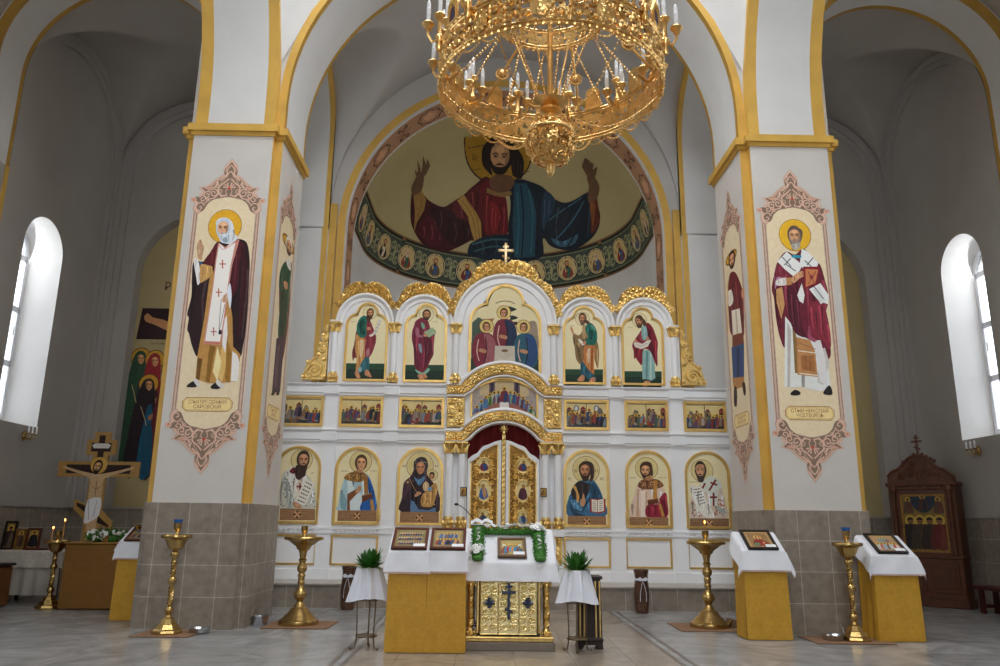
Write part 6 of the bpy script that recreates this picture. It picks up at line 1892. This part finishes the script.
gold_b = mat('bright_gilding', (1.0, .80, .42), .36, metal=1.0, noise=.1, nscale=14, bump=.3, bscale=60)
for x0, x1, zt in ((-.34, -.125, .86), (-.125, .125, .925), (.125, .34, .86)):
    mb = MB(); hw = (x1 - x0) / 2; xc = (x0 + x1) / 2
    o_ = [(xc - hw, .19), (xc + hw, .19), (xc + hw, zt - hw * .75)] + ell(xc, zt - hw * .75, hw, hw * .75, 13, 0, pi)[1:-1] + [(xc - hw, zt - hw * .75)]
    Gp = lambda u, v, d: (u, d, v)
    mb.prism(o_, Gp, -.005, .05)
    for j in range(7):
        for i in range(2):
            z = .23 + j * .088
            if z + .08 > zt - .02: continue
            a = xc - hw + .012 + i * (hw - .012)
            if abs(xc) < .05 and .3 < z < .82 and 0: continue
            curl(mb, lambda s, tt, d: (a + (hw - .012) * s, -.005 - d, z + .085 * tt), .0085, 1 if (i + j) % 2 else -1, 9)
    mb.tube([(u, -.008, v) for u, v in o_ + [o_[0]]], .009, 5)
    pn = mb.build('gilt_panel', gold_b, t)
    en = MB()
    if abs(xc) < .05:
        en.bbox(-.016, .016, -.04, -.012, .36, .78, .004); en.bbox(-.085, .085, -.041, -.013, .655, .688, .004); en.bbox(-.045, .045, -.041, -.013, .725, .75, .004); en.tube([(-.045, -.028, .485), (.045, -.028, .445)], .013, 4)
    else:
        for q in range(4):
            a = q * pi / 2; en.tube([(xc + .012 * cos(a), -.026, .55 + .012 * sin(a)), (xc + .06 * cos(a), -.026, .55 + .06 * sin(a))], lambda f: .01 + .016 * f, 4)
            en.tube([(xc, -.024, .55), (xc + .05 * cos(a + pi / 4), -.024, .55 + .05 * sin(a + pi / 4))], .008, 4)
    en.build('enamel_cross', mat('blue_enamel', '#3a475c', .3, spec=.6), pn)
for s in (-1, 1):
    mb = MB(); x = s * .462; y = .075
    mb.lathe([(.045, .17), (.045, .20), (.055, .22), (.03, .25), (.034, .27), (.034, .67), (.04, .69)], (x, y, 0), 12)
    for k0 in range(4): mb.tube([(x + .034 * cos(k0 * pi / 2 + 14 * q), y + .034 * sin(k0 * pi / 2 + 14 * q), .27 + .40 * q) for q in [i / 26 for i in range(27)]], .012, 4)
    mb.lathe([(.035, .67), (.05, .70), (.045, .72), (.06, .77), (.075, .80), (.06, .82), (.06, 1.0)], (x, y, 0), 10)
    for q in range(8): mb.ball((x + .055 * cos(q * pi / 4), y + .055 * sin(q * pi / 4), .75 + .03 * (q % 2)), .022, 6, 4)
    for q in range(6): mb.ball((x + .05 * cos(q * pi / 3), y + .05 * sin(q * pi / 3), .20), .02, 6, 4)
    mb.build('column', gold, t)
    mb = MB(); mb.tube([(s * .372, .02, .2), (s * .372, .02, .92)], .016, 5); mb.build('gilt_strip', gold, t)
c_, f_ = cloth(1.12, D_, ZF + .005, ZB + .005, 0, 0, .14, .24, .2, 31, .3)
o = c_.build('cloth', linen, t)
tag(o, 'white cloth spread over the gilded table')
sl = atan2(ZB - ZF, D_)
SLP = lambda x, v, d: (-.05 + x, 9.93 + v * cos(sl) - d * sin(sl), ZF + .02 + v * sin(sl) + d * cos(sl))
o = flat_icon(-.01, 9.93, .36, .32, ZF + .02, ZF + .02 + .32 * math.tan(sl), 'brown-framed festive icon lying inside the flower wreath', scene_paint, mat('brown_frame', '#6a4a2c', .4, noise=.1), y0=.03)
wr = empty('flower_wreath', (0, 0, 0), 'arch-shaped wreath of green moss and white flowers around the icon', 'wreath')
green = mat('wreath_green', '#3a7422', .7, noise=.35, nscale=30); petal = mat('white_petal', '#f2f3f2', .6); cream = mat('cream_centre', '#d9d68a', .6)
mb = MB(); rg = random.Random(4)
def sprig(p, up, L_, wd):
    d = Vector((rg.uniform(-1, 1), rg.uniform(-1, 1), rg.uniform(-.6, 1))) + Vector(up) * .7; d.normalize(); s_ = d.orthogonal().normalized() * wd
    p = Vector(p); mb.add([p - s_ * .4, p + s_ * .4, p + d * L_ * .55 + s_, p + d * L_, p + d * L_ * .55 - s_], [(0, 1, 2, 3, 4)], 0)
n_ = SLP(0, 0, 1)[0], SLP(0, 0, 1)[1] - SLP(0, 0, 0)[1], SLP(0, 0, 1)[2] - SLP(0, 0, 0)[2]; upv = (0, n_[1], n_[2])
segs = [(-.385, .0, -.385, .62, .075), (.385, .0, .385, .62, .075), (-.40, .56, .40, .56, .07)]
for x0, v0, x1, v1, hw in segs:
    n = int(hypot(x1 - x0, v1 - v0) / .05) + 1
    for i in range(n + 1):
        f = i / n; mb.ball(SLP(x0 + (x1 - x0) * f, v0 + (v1 - v0) * f, .03), (hw, hw * .8, .04), 8, 5)
    for i in range(520):
        f = rg.random(); o1 = rg.uniform(-hw, hw) * 1.15; dx, dv = (o1, 0) if x0 == x1 else (0, o1)
        sprig(SLP(x0 + (x1 - x0) * f + dx, v0 + (v1 - v0) * f + dv, .05), upv, rg.uniform(.02, .045), .006)
mb.build('greenery', green, wr)
fl_ = MB()
for q in range(7):
    a = 2 * pi * q / 7; fl_.ball((.55 * cos(a), .55 * sin(a), .15), (.5, .34, .16), 7, 4, ax=((cos(a), sin(a), .35), (-sin(a), cos(a), 0), (-.3 * cos(a), -.3 * sin(a), 1)))
for q in range(5):
    a = 2 * pi * q / 5 + .3; fl_.ball((.25 * cos(a), .25 * sin(a), .35), (.3, .25, .2), 6, 4, ax=((cos(a), sin(a), .8), (-sin(a), cos(a), 0), (-.6 * cos(a), -.6 * sin(a), 1)))
fl_.ball((0, 0, .38), .2, 7, 5, m=1)
fl_me = fl_.mesh('flower', [petal, cream])
def flower(x, v, r_, d=.085):
    o = bpy.data.objects.new('flower', fl_me); col.objects.link(o); o.parent = wr; o.location = SLP(x, v, d); r_ *= 1.1; o.scale = (r_, r_, r_); o.rotation_euler = (sl, rg.uniform(-.3, .3), rg.uniform(0, 6))
for i in range(12): flower(-.30 + i * .055, .55 + rg.uniform(-.02, .05), rg.uniform(.024, .034), .115)
for x, v, r_ in ((-.39, .10, .055), (-.45, .07, .045), (-.33, .09, .045), (-.42, .16, .042), (-.35, .17, .04), (-.40, .05, .04), (-.385, .30, .03), (-.385, .37, .026), (-.38, .44, .026), (-.385, .53, .028),
                 (.36, .55, .055), (.43, .56, .05), (.30, .54, .045), (.39, .63, .042), (.32, .62, .04), (.46, .51, .036), (.385, .38, .028), (.385, .30, .028), (.39, .22, .026), (.385, .14, .026), (0, .62, .036), (-.03, .56, .03)): flower(x, v, r_)

# ------------------------------------------------------------------ flower stands, vases, small furniture
wire = mat('wire_bronze', (.22, .17, .11), .4, metal=.9)
tulle = mat('white_tulle', '#e4e6ef', .8, bump=.1, bscale=40)
leafm = mat('lily_leaf', '#2f6a1e', .45, noise=.3, nscale=10); leafl = mat('pale_leaf', '#7d9a3c', .5, noise=.2)
def flower_stand(x, y, label, seed, htop=.93):
    rg = random.Random(seed)
    r_ = empty('flower_stand', (x, y, 0), label, 'flower stand', 'wire flower stands')
    for q in range(3):
        a = 2 * pi * q / 3 + .5 + seed; mb = MB()
        mb.tube([(.10 * cos(a), .10 * sin(a), htop - .1), (.13 * cos(a), .13 * sin(a), .5), (.115 * cos(a), .115 * sin(a), .14), (.14 * cos(a), .14 * sin(a), .02), (.19 * cos(a), .19 * sin(a), .008), (.2 * cos(a), .2 * sin(a), .03)], .009, 6)
        mb.build('leg', wire, r_)
    mb = MB(); mb.tube([(.12 * cos(b), .12 * sin(b), .15) for b in [2 * pi * i / 28 for i in range(29)]], .012, 6); mb.lathe([(.11, .148), (.11, .156), (.02, .156)], n=20)
    mb.build('shelf_ring', wire, r_); mb = MB(); mb.tube([(.125 * cos(b), .125 * sin(b), .56) for b in [2 * pi * i / 28 for i in range(29)]], .007, 6); mb.build('brace_ring', wire, r_)
    mb = MB(); mb.lathe([(.09, htop - .22), (.125, htop - .02), (.135, htop), (.11, htop - .02), (.02, htop - .03)], n=20); mb.build('pot', mat('pot_clay', '#c9c7c2', .6), r_)
    mb = MB()
    def sk(u, v):
        a = 2 * pi * u; rr = .145 + .085 * v + (.012 + .03 * v) * sin(9 * a + seed) + .012 * v * sin(17 * a)
        return (rr * cos(a), rr * sin(a), htop + .01 - (.37 + .025 * sin(2 * a + seed)) * v)
    mb.grid(sk, 110, 10)
    mb.tube([sk(i / 60, 1.0) for i in range(61)], .006, 4); mb.build('tulle_skirt', tulle, r_)
    mb = MB()
    for i in range(95):
        a = rg.uniform(0, 2 * pi); lean = rg.uniform(.15, 1.0); L_ = rg.uniform(.19, .31) * (1.05 - .2 * lean); wd = rg.uniform(.018, .032)
        pal = 1 if lean > .85 and rg.random() < .5 else 0
        b0 = Vector((.07 * cos(a) * rg.random(), .07 * sin(a) * rg.random(), htop - .01)); d = Vector((cos(a) * lean, sin(a) * lean, 1.1 - .7 * lean)).normalized(); s_ = d.cross(Vector((0, 0, 1))).normalized() * wd
        pts = [b0 + d * L_ * t - Vector((0, 0, .07 * lean * t * t)) for t in (0, .3, .6, .85, 1)]; ws = (.4, .85, 1, .6, .05)
        vs = [p - s_ * k_ for p, k_ in zip(pts, ws)] + [p + s_ * k_ for p, k_ in zip(pts, ws)]
        mb.add(vs, [(j, j + 1, j + 6, j + 5) for j in range(4)], pal, True)
    mb.build('foliage', [leafm, leafl], r_)
    return r_
flower_stand(-1.765, 9.98, 'wire flower stand with white tulle skirt beside the outer central lectern', 1)
flower_stand(.78, 9.93, 'wire flower stand with white tulle skirt right of the gilded table', 2)
wick = mat('wicker_brown', '#5a3a26', .7, noise=.2, nscale=20)
for x, y, lab in ((-2.70, 14.17, 'brown wicker vase with white bow partly behind the left flower stand'), (2.39, 14.12, 'brown wicker vase with white bow before the step, between table and right stand')):
    r_ = empty('wicker_vase', (x, y, .004), lab, 'vase', 'wicker vases with bows')
    mb = MB(); pf = [(.10, 0), (.105, .1), (.12, .3), (.115, .45), (.10, .55), (.105, .62), (.125, .72)]
    mb.lathe(pf + [(.11, .72), (.09, .55), (.09, .05), (.01, .04)], n=24)
    for j in range(24):
        z = .015 + j * .03
        rr = [a[0] + (b[0] - a[0]) * (z - a[1]) / (b[1] - a[1]) for a, b in zip(pf, pf[1:]) if a[1] <= z <= b[1]][0]
        mb.tube([((rr + .004 * (1 if (i + j) % 2 else -1)) * cos(2 * pi * i / 24), (rr + .004 * (1 if (i + j) % 2 else -1)) * sin(2 * pi * i / 24), z) for i in range(25)], .011, 5)
    mb.build('basket', wick, r_)
    mb = MB(); mb.tube([(.112 * cos(2 * pi * i / 24), .112 * sin(2 * pi * i / 24), .555) for i in range(25)], .012, 6, flat=1.6)
    for s in (-1, 1):
        mb.tube([(0, -.125, .555), (s * .05, -.14, .59), (s * .085, -.13, .57), (s * .05, -.135, .54), (0, -.125, .555)], lambda f: .007 + .007 * sin(pi * f), 5)
        mb.tube([(0, -.125, .55), (s * .025, -.145, .46), (s * .05, -.15, .34), (s * .055, -.145, .20)], lambda f: .008 + .006 * f, 5, flat=.4)
    mb.ball((0, -.13, .555), .016, 8, 5); mb.build('ribbon_bow', mat('ribbon_white', '#e6e9f4', .5), r_)
# dark stand with gilt strips behind the right flower stand
r_ = empty('carved_stand', (.96, 10.22, 0), 'dark wooden carved stand with gilt strips behind the right flower stand', 'stand')
dk = mat('dark_walnut', '#2a1712', .45, noise=.15)
mb = MB(); mb.prism([(-.16, .0), (-.10, .0), (-.07, .05), (.07, .05), (.10, .0), (.16, .0), (.15, .12), (.135, .82), (-.135, .82), (-.15, .12)], lambda u, v, d: (u, d, v), -.12, .12); mb.bbox(-.16, .16, -.14, .14, .82, .86, .01); mb.bbox(-.165, .165, -.14, .14, .09, .13, .01)
mb.build('body', dk, r_)
mb = MB()
for s in (-1, 1):
    for a in (.07, .12): mb.tube([(s * (a + .004), -.125, .14), (s * a, -.125, .8)], .012, 5)
mb.build('gilt_strip', gold, r_)
# microphone on a stand, open book
r_ = empty('microphone_stand', (-.50, 12.6, 0), 'thin microphone stand with gooseneck behind the gilded table', 'microphone stand')
blk = mat('black_metal', '#141414', .4)
mb = MB(); mb.lathe([(.14, 0), (.14, .015), (.02, .03), (.012, .05), (.012, 1.5)], n=18); mb.build('pole', blk, r_)
mb = MB(); mb.tube([(0, 0, 1.5), (-.06, 0, 1.58), (-.17, 0, 1.69), (-.24, 0, 1.74), (-.29, 0, 1.76)], .008, 6); mb.build('gooseneck', blk, r_)
mb = MB(); mb.ball((-.31, 0, 1.765), (.035, .022, .022), 10, 6); mb.build('microphone_head', blk, r_)
r_ = empty('book_stand', (-.40, 12.2, 0), 'slim black stand holding a white open book behind the wreath', 'book stand')
mb = MB(); mb.lathe([(.16, 0), (.16, .015), (.02, .03), (.014, .05), (.014, 1.44)], n=18); mb.bbox(-.16, .16, -.02, .2, 1.44, 1.455, .005); mb.build('stand', blk, r_)
mb = MB()
for s in (-1, 1): mb.grid(lambda u, v: (s * .17 * u, -.02 + .22 * v, 1.468 + .035 * sin(pi * min(1, u * 1.15)) + .05 * v), 8, 2); mb.box(min(0, s * .17), max(0, s * .17), -.02, .2, 1.456, 1.468)
mb.build('open_book', paper, r_)

# ------------------------------------------------------------------ left aisle: crucifix, table, icons
brown_cloth = tile_mat('brown_brocade', '#8a5f22', '#865c20', '#8d6225', .12, .15, .004, .6, 'w', nscale=24, namt=.15, bond=.5)
r_ = empty('covered_table', (-6.98, 13.72, 0), 'brown-gold brocade covered table in front of the crucifix', 'table')
mb = MB(); mb.bbox(-.45, .45, 0, .62, .01, 1.06, .02); mb.build('brocade_cover', brown_cloth, r_); mb = MB(); mb.bbox(-.47, .47, -.02, .64, 1.06, 1.085, .008); mb.build('tabletop', mat('table_cloth_gold', '#9a7030', .7), r_)
r_ = empty('crucifix', (-7.48, 14.62, 0), 'tall wooden crucifix with painted figure in the left aisle', 'crucifix')
G = lambda u, v, d: (u, d, v)
def crossout(e):
    a = .145 + e; b = .74 + e; c = .27 + e
    return [(-a, .95), (a, .95), (a, 1.36 - e), (.36, 1.26 - e), (.36, 1.42 + e), (a, 1.62 + e), (a, 2.22 - e), (b, 2.22 - e), (b, 2.50 + e), (a, 2.50 + e), (a, 2.62 - e), (c, 2.62 - e), (c, 2.90 + e), (a, 2.90 + e), (a, 3.04 + e), (-a, 3.04 + e), (-a, 2.90 + e), (-c, 2.90 + e), (-c, 2.62 - e), (-a, 2.62 - e), (-a, 2.50 + e), (-b, 2.50 + e), (-b, 2.22 - e), (-a, 2.22 - e), (-a, 1.72 + e), (-.36, 1.82 + e), (-.36, 1.64 - e), (-a, 1.46 - e)]
mb = MB(); mb.prism(crossout(0), G, 0, .05); mb.bbox(-.3, .3, -.2, .25, 0, .3, .02); mb.bbox(-.16, .16, -.06, .11, .28, 1.0, .02); mb.build('cross_board', mat('cross_gold_edge', '#b08848', .5, noise=.1), r_)
P = Paint(1.1)
P.poly('#2e1c1a', [(u * .86 if abs(u) > .2 else u * .66, v) for u, v in crossout(-.06)])
P.poly('#d8d6d0', [(-.17, 2.80), (-.14, 2.74), (.14, 2.74), (.17, 2.80), (.12, 2.83), (-.12, 2.83)])
P.circ('#c9a04a', 0, 2.43, .15)
P.poly('#c8a880', [(-.64, 2.41), (-.42, 2.35), (-.10, 2.28), (.10, 2.28), (.42, 2.35), (.64, 2.41), (.63, 2.37), (.42, 2.30), (.13, 2.19), (.12, 2.0), (.09, 1.7), (-.09, 1.7), (-.12, 2.0), (-.13, 2.19), (-.42, 2.30), (-.63, 2.37)], 2)
P.poly('#c8a880', [(-.09, 1.7), (.09, 1.7), (.085, 1.3), (.055, 1.0), (.02, .98), (.0, 1.3), (-.02, .98), (-.055, 1.0), (-.09, 1.4)], 2)
P.line('#8a6a4a', [(0, 2.15), (0, 1.8)], .015); P.line('#8a6a4a', [(-.08, 2.05), (0, 2.0), (.08, 2.05)], .012, 3)
P.poly('#e2e4e8', [(-.12, 1.80), (.12, 1.84), (.12, 1.55), (.03, 1.45), (-.12, 1.38), (-.14, 1.5)], 2); P.line('#a8aab0', [(-.1, 1.8), (-.06, 1.45)], .012); P.line('#a8aab0', [(.05, 1.8), (.02, 1.5)], .012)
head(P, -.02, 2.40, .07, .10, -.3, '#b08a64', '#2a1a12', '#2a1a12', .2, .15)
P.build('painted_figure', lambda u, v, d: (u, -.002 - d, v), r_)
r_ = empty('flower_bouquet', (-6.85, 14.02, 1.085), 'low bouquet of white and purple flowers at the foot of the crucifix', 'bouquet')
mb = MB(); rg = random.Random(8)
for i in range(26): mb.ball((rg.uniform(-.36, .36), rg.uniform(-.1, .1), rg.uniform(.03, .12)), (.07, .06, .05), 6, 4)
for i in range(220):
    a = rg.uniform(-.38, .38); sprig((a, rg.uniform(-.14, .1), .16 - .5 * a * a + rg.uniform(-.1, .05)), (0, -1, 1), .06, .012)
mb.build('greenery', green, r_)
for i in range(26):
    a = rg.uniform(-.34, .34); o = bpy.data.objects.new('flower', fl_me if i % 3 else None) if 0 else bpy.data.objects.new('flower', fl_me); col.objects.link(o); o.parent = r_; k_ = rg.uniform(.03, .045)
    o.location = (a, -.12 + rg.uniform(-.03, .06), .05 + rg.uniform(0, .16) * (1 - 3 * a * a)); o.scale = (k_, k_, k_); o.rotation_euler = (rg.uniform(.5, 1.4), rg.uniform(-.4, .4), rg.uniform(0, 6))
mb = MB(); mb.bbox(-.05, .05, -.15, -.05, 0, .13, .01); mb.build('gilt_block', gold_back, r_)
# lace-covered table with icons against the outer wall
lace = mat('lace_cloth', '#cfcabf', .85, noise=.15, nscale=26, bump=.3, bscale=60)
r_ = empty('lace_table', (-8.45, 14.55, 0), 'low table under a lace cloth by the left wall', 'table')
mb = MB(); mb.bbox(-.55, .55, .0, .7, .86, .90, .01)
for x in (-.5, .5):
    for y in (.05, .65): mb.bbox(x - .03, x + .03, y - .03, y + .03, 0, .87, .006)
mb.build('table_frame', dk, r_)
c_, f_ = cloth(1.12, .72, .90, .90, 0, 0, .2, .3, .1, 12, .12); c_.build('lace_cloth', lace, r_)
mb = MB(); mb.grid(lambda u, v: (-.54 + 1.08 * u, -.0 - .02 * sin(30 * u) * (1 - v), .15 + .72 * v), 60, 3); mb.build('under_cloth', mat('under_cloth', '#c2bdb4', .85), r_)
r_ = empty('covered_bench', (-8.80, 13.55, 0), 'small bench under an orange-brown cloth at the left edge', 'bench')
mb = MB(); mb.bbox(-.3, .35, 0, .55, .02, .68, .03); mb.build('cloth_cover', mat('orange_brown_cloth', '#7a4a1c', .8, noise=.15, nscale=12), r_)
mb = MB(); mb.bbox(-.33, .38, -.03, .58, .68, .72, .012); mb.build('seat_board', dk, r_)
def standing_icon(x, y, z, w_, h, label, frame, c1, c2, fold=False):
    r_ = empty('standing_icon', (x, y, z), label, 'icon', 'icons standing on the lace table')
    P0 = frame_path('rect', -w_ / 2, w_ / 2, 0, h); tl = lambda u, v, d: (u, d + v * .12, v)
    mb = MB(); mb.ring(P0, shrink(P0, .035), tl, -.02, .02); mb.prism(P0, tl, .0, .02); mb.build('frame', frame, r_)
    P = Paint(KP); P.poly('#8a7040', shrink(P0, .03)); P.poly('#b09450', shrink(P0, .05)); tiny(P, 0, .06, h * .72, c1, c2); P.build('painting', lambda u, v, d: tl(u, v, -.002 - d), r_)
standing_icon(-9.06, 14.85, .912, .22, .50, 'larger dark-framed icon leaning at the left edge of the lace table', frame_d, '#3a2a2a', '#6a5a4a')
standing_icon(-8.84, 14.83, .912, .19, .36, 'gilt-framed left wing of the folding icon on the lace table', gold_back, '#6a4a34', '#4a3a30')
standing_icon(-8.60, 14.82, .912, .25, .38, 'brown-framed icon with a dark robed figure, nearest the taper stand', frame_w, '#1c1a20', '#2a2630')
mb = MB(); mb.bbox(-.2, .2, -.08, .08, 0, .03, .005); tag(mb.build('red_box', mat('red_lacquer', '#5a1a16', .5), loc=(-8.42, 14.66, .914)), 'flat dark red box lying before the icons on the lace table', 'box')

# ------------------------------------------------------------------ right aisle: carved icon case, bench
r_ = empty('icon_case', (8.38, 15.72, 0), 'carved dark wooden icon case with a cross on its ogee top', 'icon case', rz=-radians(48))
wd = mat('carved_wood', '#5c3119', .45, noise=.22, nscale=9, bump=.2, bscale=30)
W2 = .62; G = lambda u, v, d: (u, d, v)
mb = MB(); mb.bbox(-W2 - .04, W2 + .04, -.05, .42, 0, .16, .02); mb.bbox(-W2, W2, 0, .4, .15, .92, .015); mb.bbox(-W2 - .03, W2 + .03, -.03, .42, .90, .97, .015)
mb.ring(frame_path('rect', -W2, W2, .96, 2.36), frame_path('rect', -.42, .42, 1.02, 2.14), G, 0, .4); mb.box(-.43, .43, .05, .4, .98, 2.2); mb.bbox(-W2 - .04, W2 + .04, -.04, .42, 2.30, 2.38, .015)
mb.build('case_body', wd, r_)
mb = MB()
for s in (-1, 1): mb.bbox(min(s * .06, s * .54), max(s * .06, s * .54), -.02, 0, .26, .82, .012); mb.bbox(min(s * .12, s * .48), max(s * .12, s * .48), -.035, -.015, .34, .74, .012)
mb.build('door_panel', wd, r_)
for s in (-1, 1):
    mb = MB(); x = s * .52; mb.lathe([(.05, .98), (.05, 1.05), (.035, 1.08), (.045, 1.4), (.035, 1.9), (.05, 2.0), (.035, 2.05), (.06, 2.2), (.06, 2.3)], (x, -.03, 0), 12)
    mb.ball((x, -.05, 2.24), (.08, .05, .09), 8, 6); mb.build('turned_column', wd, r_)
ped = [(-W2, 2.37), (W2, 2.37), (W2 - .02, 2.50), (.50, 2.60), (.36, 2.66), (.22, 2.80), (.12, 2.88), (0, 2.91), (-.12, 2.88), (-.22, 2.80), (-.36, 2.66), (-.50, 2.60), (-W2 + .02, 2.50)]
mb = MB(); mb.prism(catmull(ped[2:], 3, False) + ped[:2], G, -.02, .2)
for s in (-1, 1):
    for cx, cz, rr in ((.16, 2.58, .11), (.34, 2.50, .08), (.10, 2.76, .06)): mb.tube([(s * x, -.03, z) for x, z in spiral(cx, cz, rr, .02, 1, 1.6, 18)], .022, 5)
    mb.tube([(s * x, -.02, z) for x, z in catmull(ped[2:8], 3, False)], .03, 6)
    for i in range(4): mb.ball((s * (.08 + .07 * i), .08, 2.93 - .045 * i), .04, 7, 5)
    for i in range(5): mb.ball((s * (.08 + .09 * i), -.03, 2.25), (.05, .02, .03), 7, 5)
mb.ball((0, -.03, 2.52), (.05, .03, .12), 8, 6); mb.build('pediment', wd, r_)
mb = MB(); mb.bbox(-.02, .02, .06, .10, 2.90, 3.34, .005); mb.bbox(-.10, .10, .06, .10, 3.18, 3.22, .005); mb.bbox(-.055, .055, .06, .10, 3.26, 3.29, .005); mb.tube([(-.06, .08, 3.09), (.06, .08, 3.04)], .018, 4); mb.build('cross', wd, r_)
mb = MB(); mb.ring(frame_path('rect', -.42, .42, 1.02, 2.14), frame_path('rect', -.385, .385, 1.055, 2.105), G, .02, .06); mb.build('gilt_frame', gold_back, r_)
P = Paint(.9); P.poly('#8a7038', frame_path('rect', -.39, .39, 1.05, 2.11))
P.poly('#2a3a48', ell(0, 2.10, .24, .32, 20, pi, 2 * pi)); tiny(P, 0, 1.83, .30, '#5a3a30', '#2a2a3a')
for s in (-1, 1): tiny(P, s * .28, 1.78, .30, '#5a4434', '#6a3a30')
for i in range(4): tiny(P, -.27 + .18 * i, 1.10, .62, ['#2a2622', '#4a3a2c', '#3a2c24', '#6a2a24'][i], ['#3a342c', '#6a4a34', '#4a3a30', '#7a3a30'][i])
P.build('case_painting', lambda u, v, d: (u, .045 - d, v), r_)
r_ = empty('bench', (8.79, 13.6, 0), 'low red-brown wooden bench along the right wall', 'bench')
rb = mat('red_brown_wood', '#4a1710', .45, noise=.15)
mb = MB(); mb.bbox(-.22, .2, -1.5, 1.25, .42, .475, .01); mb.build('seat', rb, r_)
for y in (-1.2, 1.0):
    mb = MB(); mb.bbox(-.16, -.1, y - .05, y + .05, 0, .42, .008); mb.bbox(.1, .16, y - .05, y + .05, 0, .42, .008); mb.bbox(-.14, .14, y - .03, y + .03, .1, .16, .008); mb.build('leg', rb, r_)
# wall sconces
for s, y, z in ((-1, 15.05, 3.0), (1, 14.95, 2.95)):
    r_ = empty('wall_sconce', (s * 9.2, y, z), 'brass wall sconce with candle bulbs under the %s aisle window' % ('left' if s < 0 else 'right'), 'sconce', 'wall sconces')
    mb = MB(); mb.ball((-s * .02, 0, 0), (.03, .06, .10), 10, 6)
    for q in (-1, 0, 1): mb.tube([(-s * .02, 0, -.02), (-s * .10, q * .08, -.07), (-s * .17, q * .13, -.03), (-s * .17, q * .13, .02)], .012, 6); mb.lathe([(.012, 0), (.035, .02), (.03, .03), (.015, .03)], (-s * .17, q * .13, .01), 10)
    mb.build('bracket', brass, r_)
    for q in (-1, 0, 1): mb = MB(); mb.lathe([(.014, .03), (.014, .12), (.018, .14), (.012, .175), (.002, .19)], (-s * .17, q * .13, 0), 8); mb.build('candle_bulb', candle_m, r_)
# painted niches of the end walls
P = Paint(1.35, .0006)
y0 = 2.38
P.poly('#5a1a1c', [(-8.47, y0), (-5.6, y0), (-5.6, y0 + .09), (-8.47, y0 + .09)])
P.poly('#2a1418', [(-8.42, 5.48), (-5.6, 5.48), (-5.6, 6.22), (-8.36, 6.22)]); P.poly('#2a1418', [(-7.2, 2.5), (-6.8, 2.5), (-6.8, 7.0), (-7.2, 7.0)])
P.poly('#b07c50', [(-8.3, 6.02), (-8.22, 6.1), (-8.1, 6.0), (-7.85, 5.95), (-7.3, 5.75), (-6.7, 5.75), (-6.15, 5.95), (-5.8, 6.05), (-5.8, 5.9), (-6.2, 5.75), (-6.75, 5.4), (-6.8, 4.2), (-7.2, 4.2), (-7.25, 5.4), (-7.8, 5.72), (-8.1, 5.85), (-8.25, 5.9)], 2)
P.text('#5a2a24', 'РАСПЯТIЕ', -7.25, 6.66, .19, 1.5); P.text('#5a3a2a', 'СВ ЖЕНЫ МVРОНОСИЦЫ', -7.65, 5.52 - .16, .05, .9)
for x, z, h, c1, c2 in ((-8.32, 2.5, 2.15, '#7a1c20', '#2a4a34'), (-8.28, 2.6, 2.6, '#2a4632', '#1c2a24'), (-7.95, 2.5, 2.65, '#8a2026', '#3a1a1c'), (-8.02, 2.46, 2.1, '#251a20', '#16506a'), (-7.55, 2.5, 2.4, '#5a1a1e', '#2a2030'), (-6.3, 2.5, 2.4, '#2a3a58', '#5a2a2a')):
    P.circ('#c08f2c', x + .02, z + h * .945, .22); P.outline('#5a3a1c', x + .02, z + h * .945, .22, .02)
    P.poly(c1, [(x - .30, z), (x - .30, z + h * .4), (x - .2, z + h * .78), (x - .1, z + h * .98), (x + .12, z + h * .98), (x + .2, z + h * .78), (x + .32, z + h * .4), (x + .36, z)], 3)
    P.poly(c2, [(x - .05, z), (x + .05, z + h * .7), (x + .2, z + h * .6), (x + .3, z)], 2); head(P, x + .03, z + h * .93, .085, .12, .5, '#a87850', c1, 'none', 0, -.1); P.line('#b9a070', [(x - .1, z + h * .7), (x + .1, z + h * .45), (x + .05, z + h * .2)], .015, 3)
    P.poly('#9a6c48', [(x + .1, z + h * .6), (x + .28, z + h * .64), (x + .3, z + h * .6), (x + .12, z + h * .55)], 2)
P.poly('#1a4a62', [(-7.95, 2.47), (-7.75, 2.47), (-7.78, 3.3), (-7.9, 3.6), (-8.0, 3.2)], 2)
o = P.build('niche_painting', lambda u, v, d: (u, 17.5 - d, v)); tag(o, 'dark painting of grieving haloed figures below a cross in the left niche', 'painting')
P = Paint(1.2, .0006); P.poly('#8a6a4a', [(7.72, 5.5), (7.95, 5.95), (8.02, 5.7), (7.95, 5.35)], 2); P.poly('#c9cfd4', [(7.8, 5.3), (7.98, 5.4), (8.1, 5.1), (7.9, 4.95)], 2); P.poly('#6a4a3a', [(6.6, 3.0), (7.5, 3.0), (7.6, 4.6), (7.2, 5.4), (6.8, 4.8)], 3)
P.circ('#c99a3a', 7.2, 5.5, .24); head(P, 7.2, 5.48, .12, .17, .2, '#a87a58', '#3a2a20', 'none', 0)
o = P.build('niche_painting', lambda u, v, d: (u, 17.5 - d, v)); tag(o, 'beige niche painting with a bit of wing showing beside the right pier', 'painting')
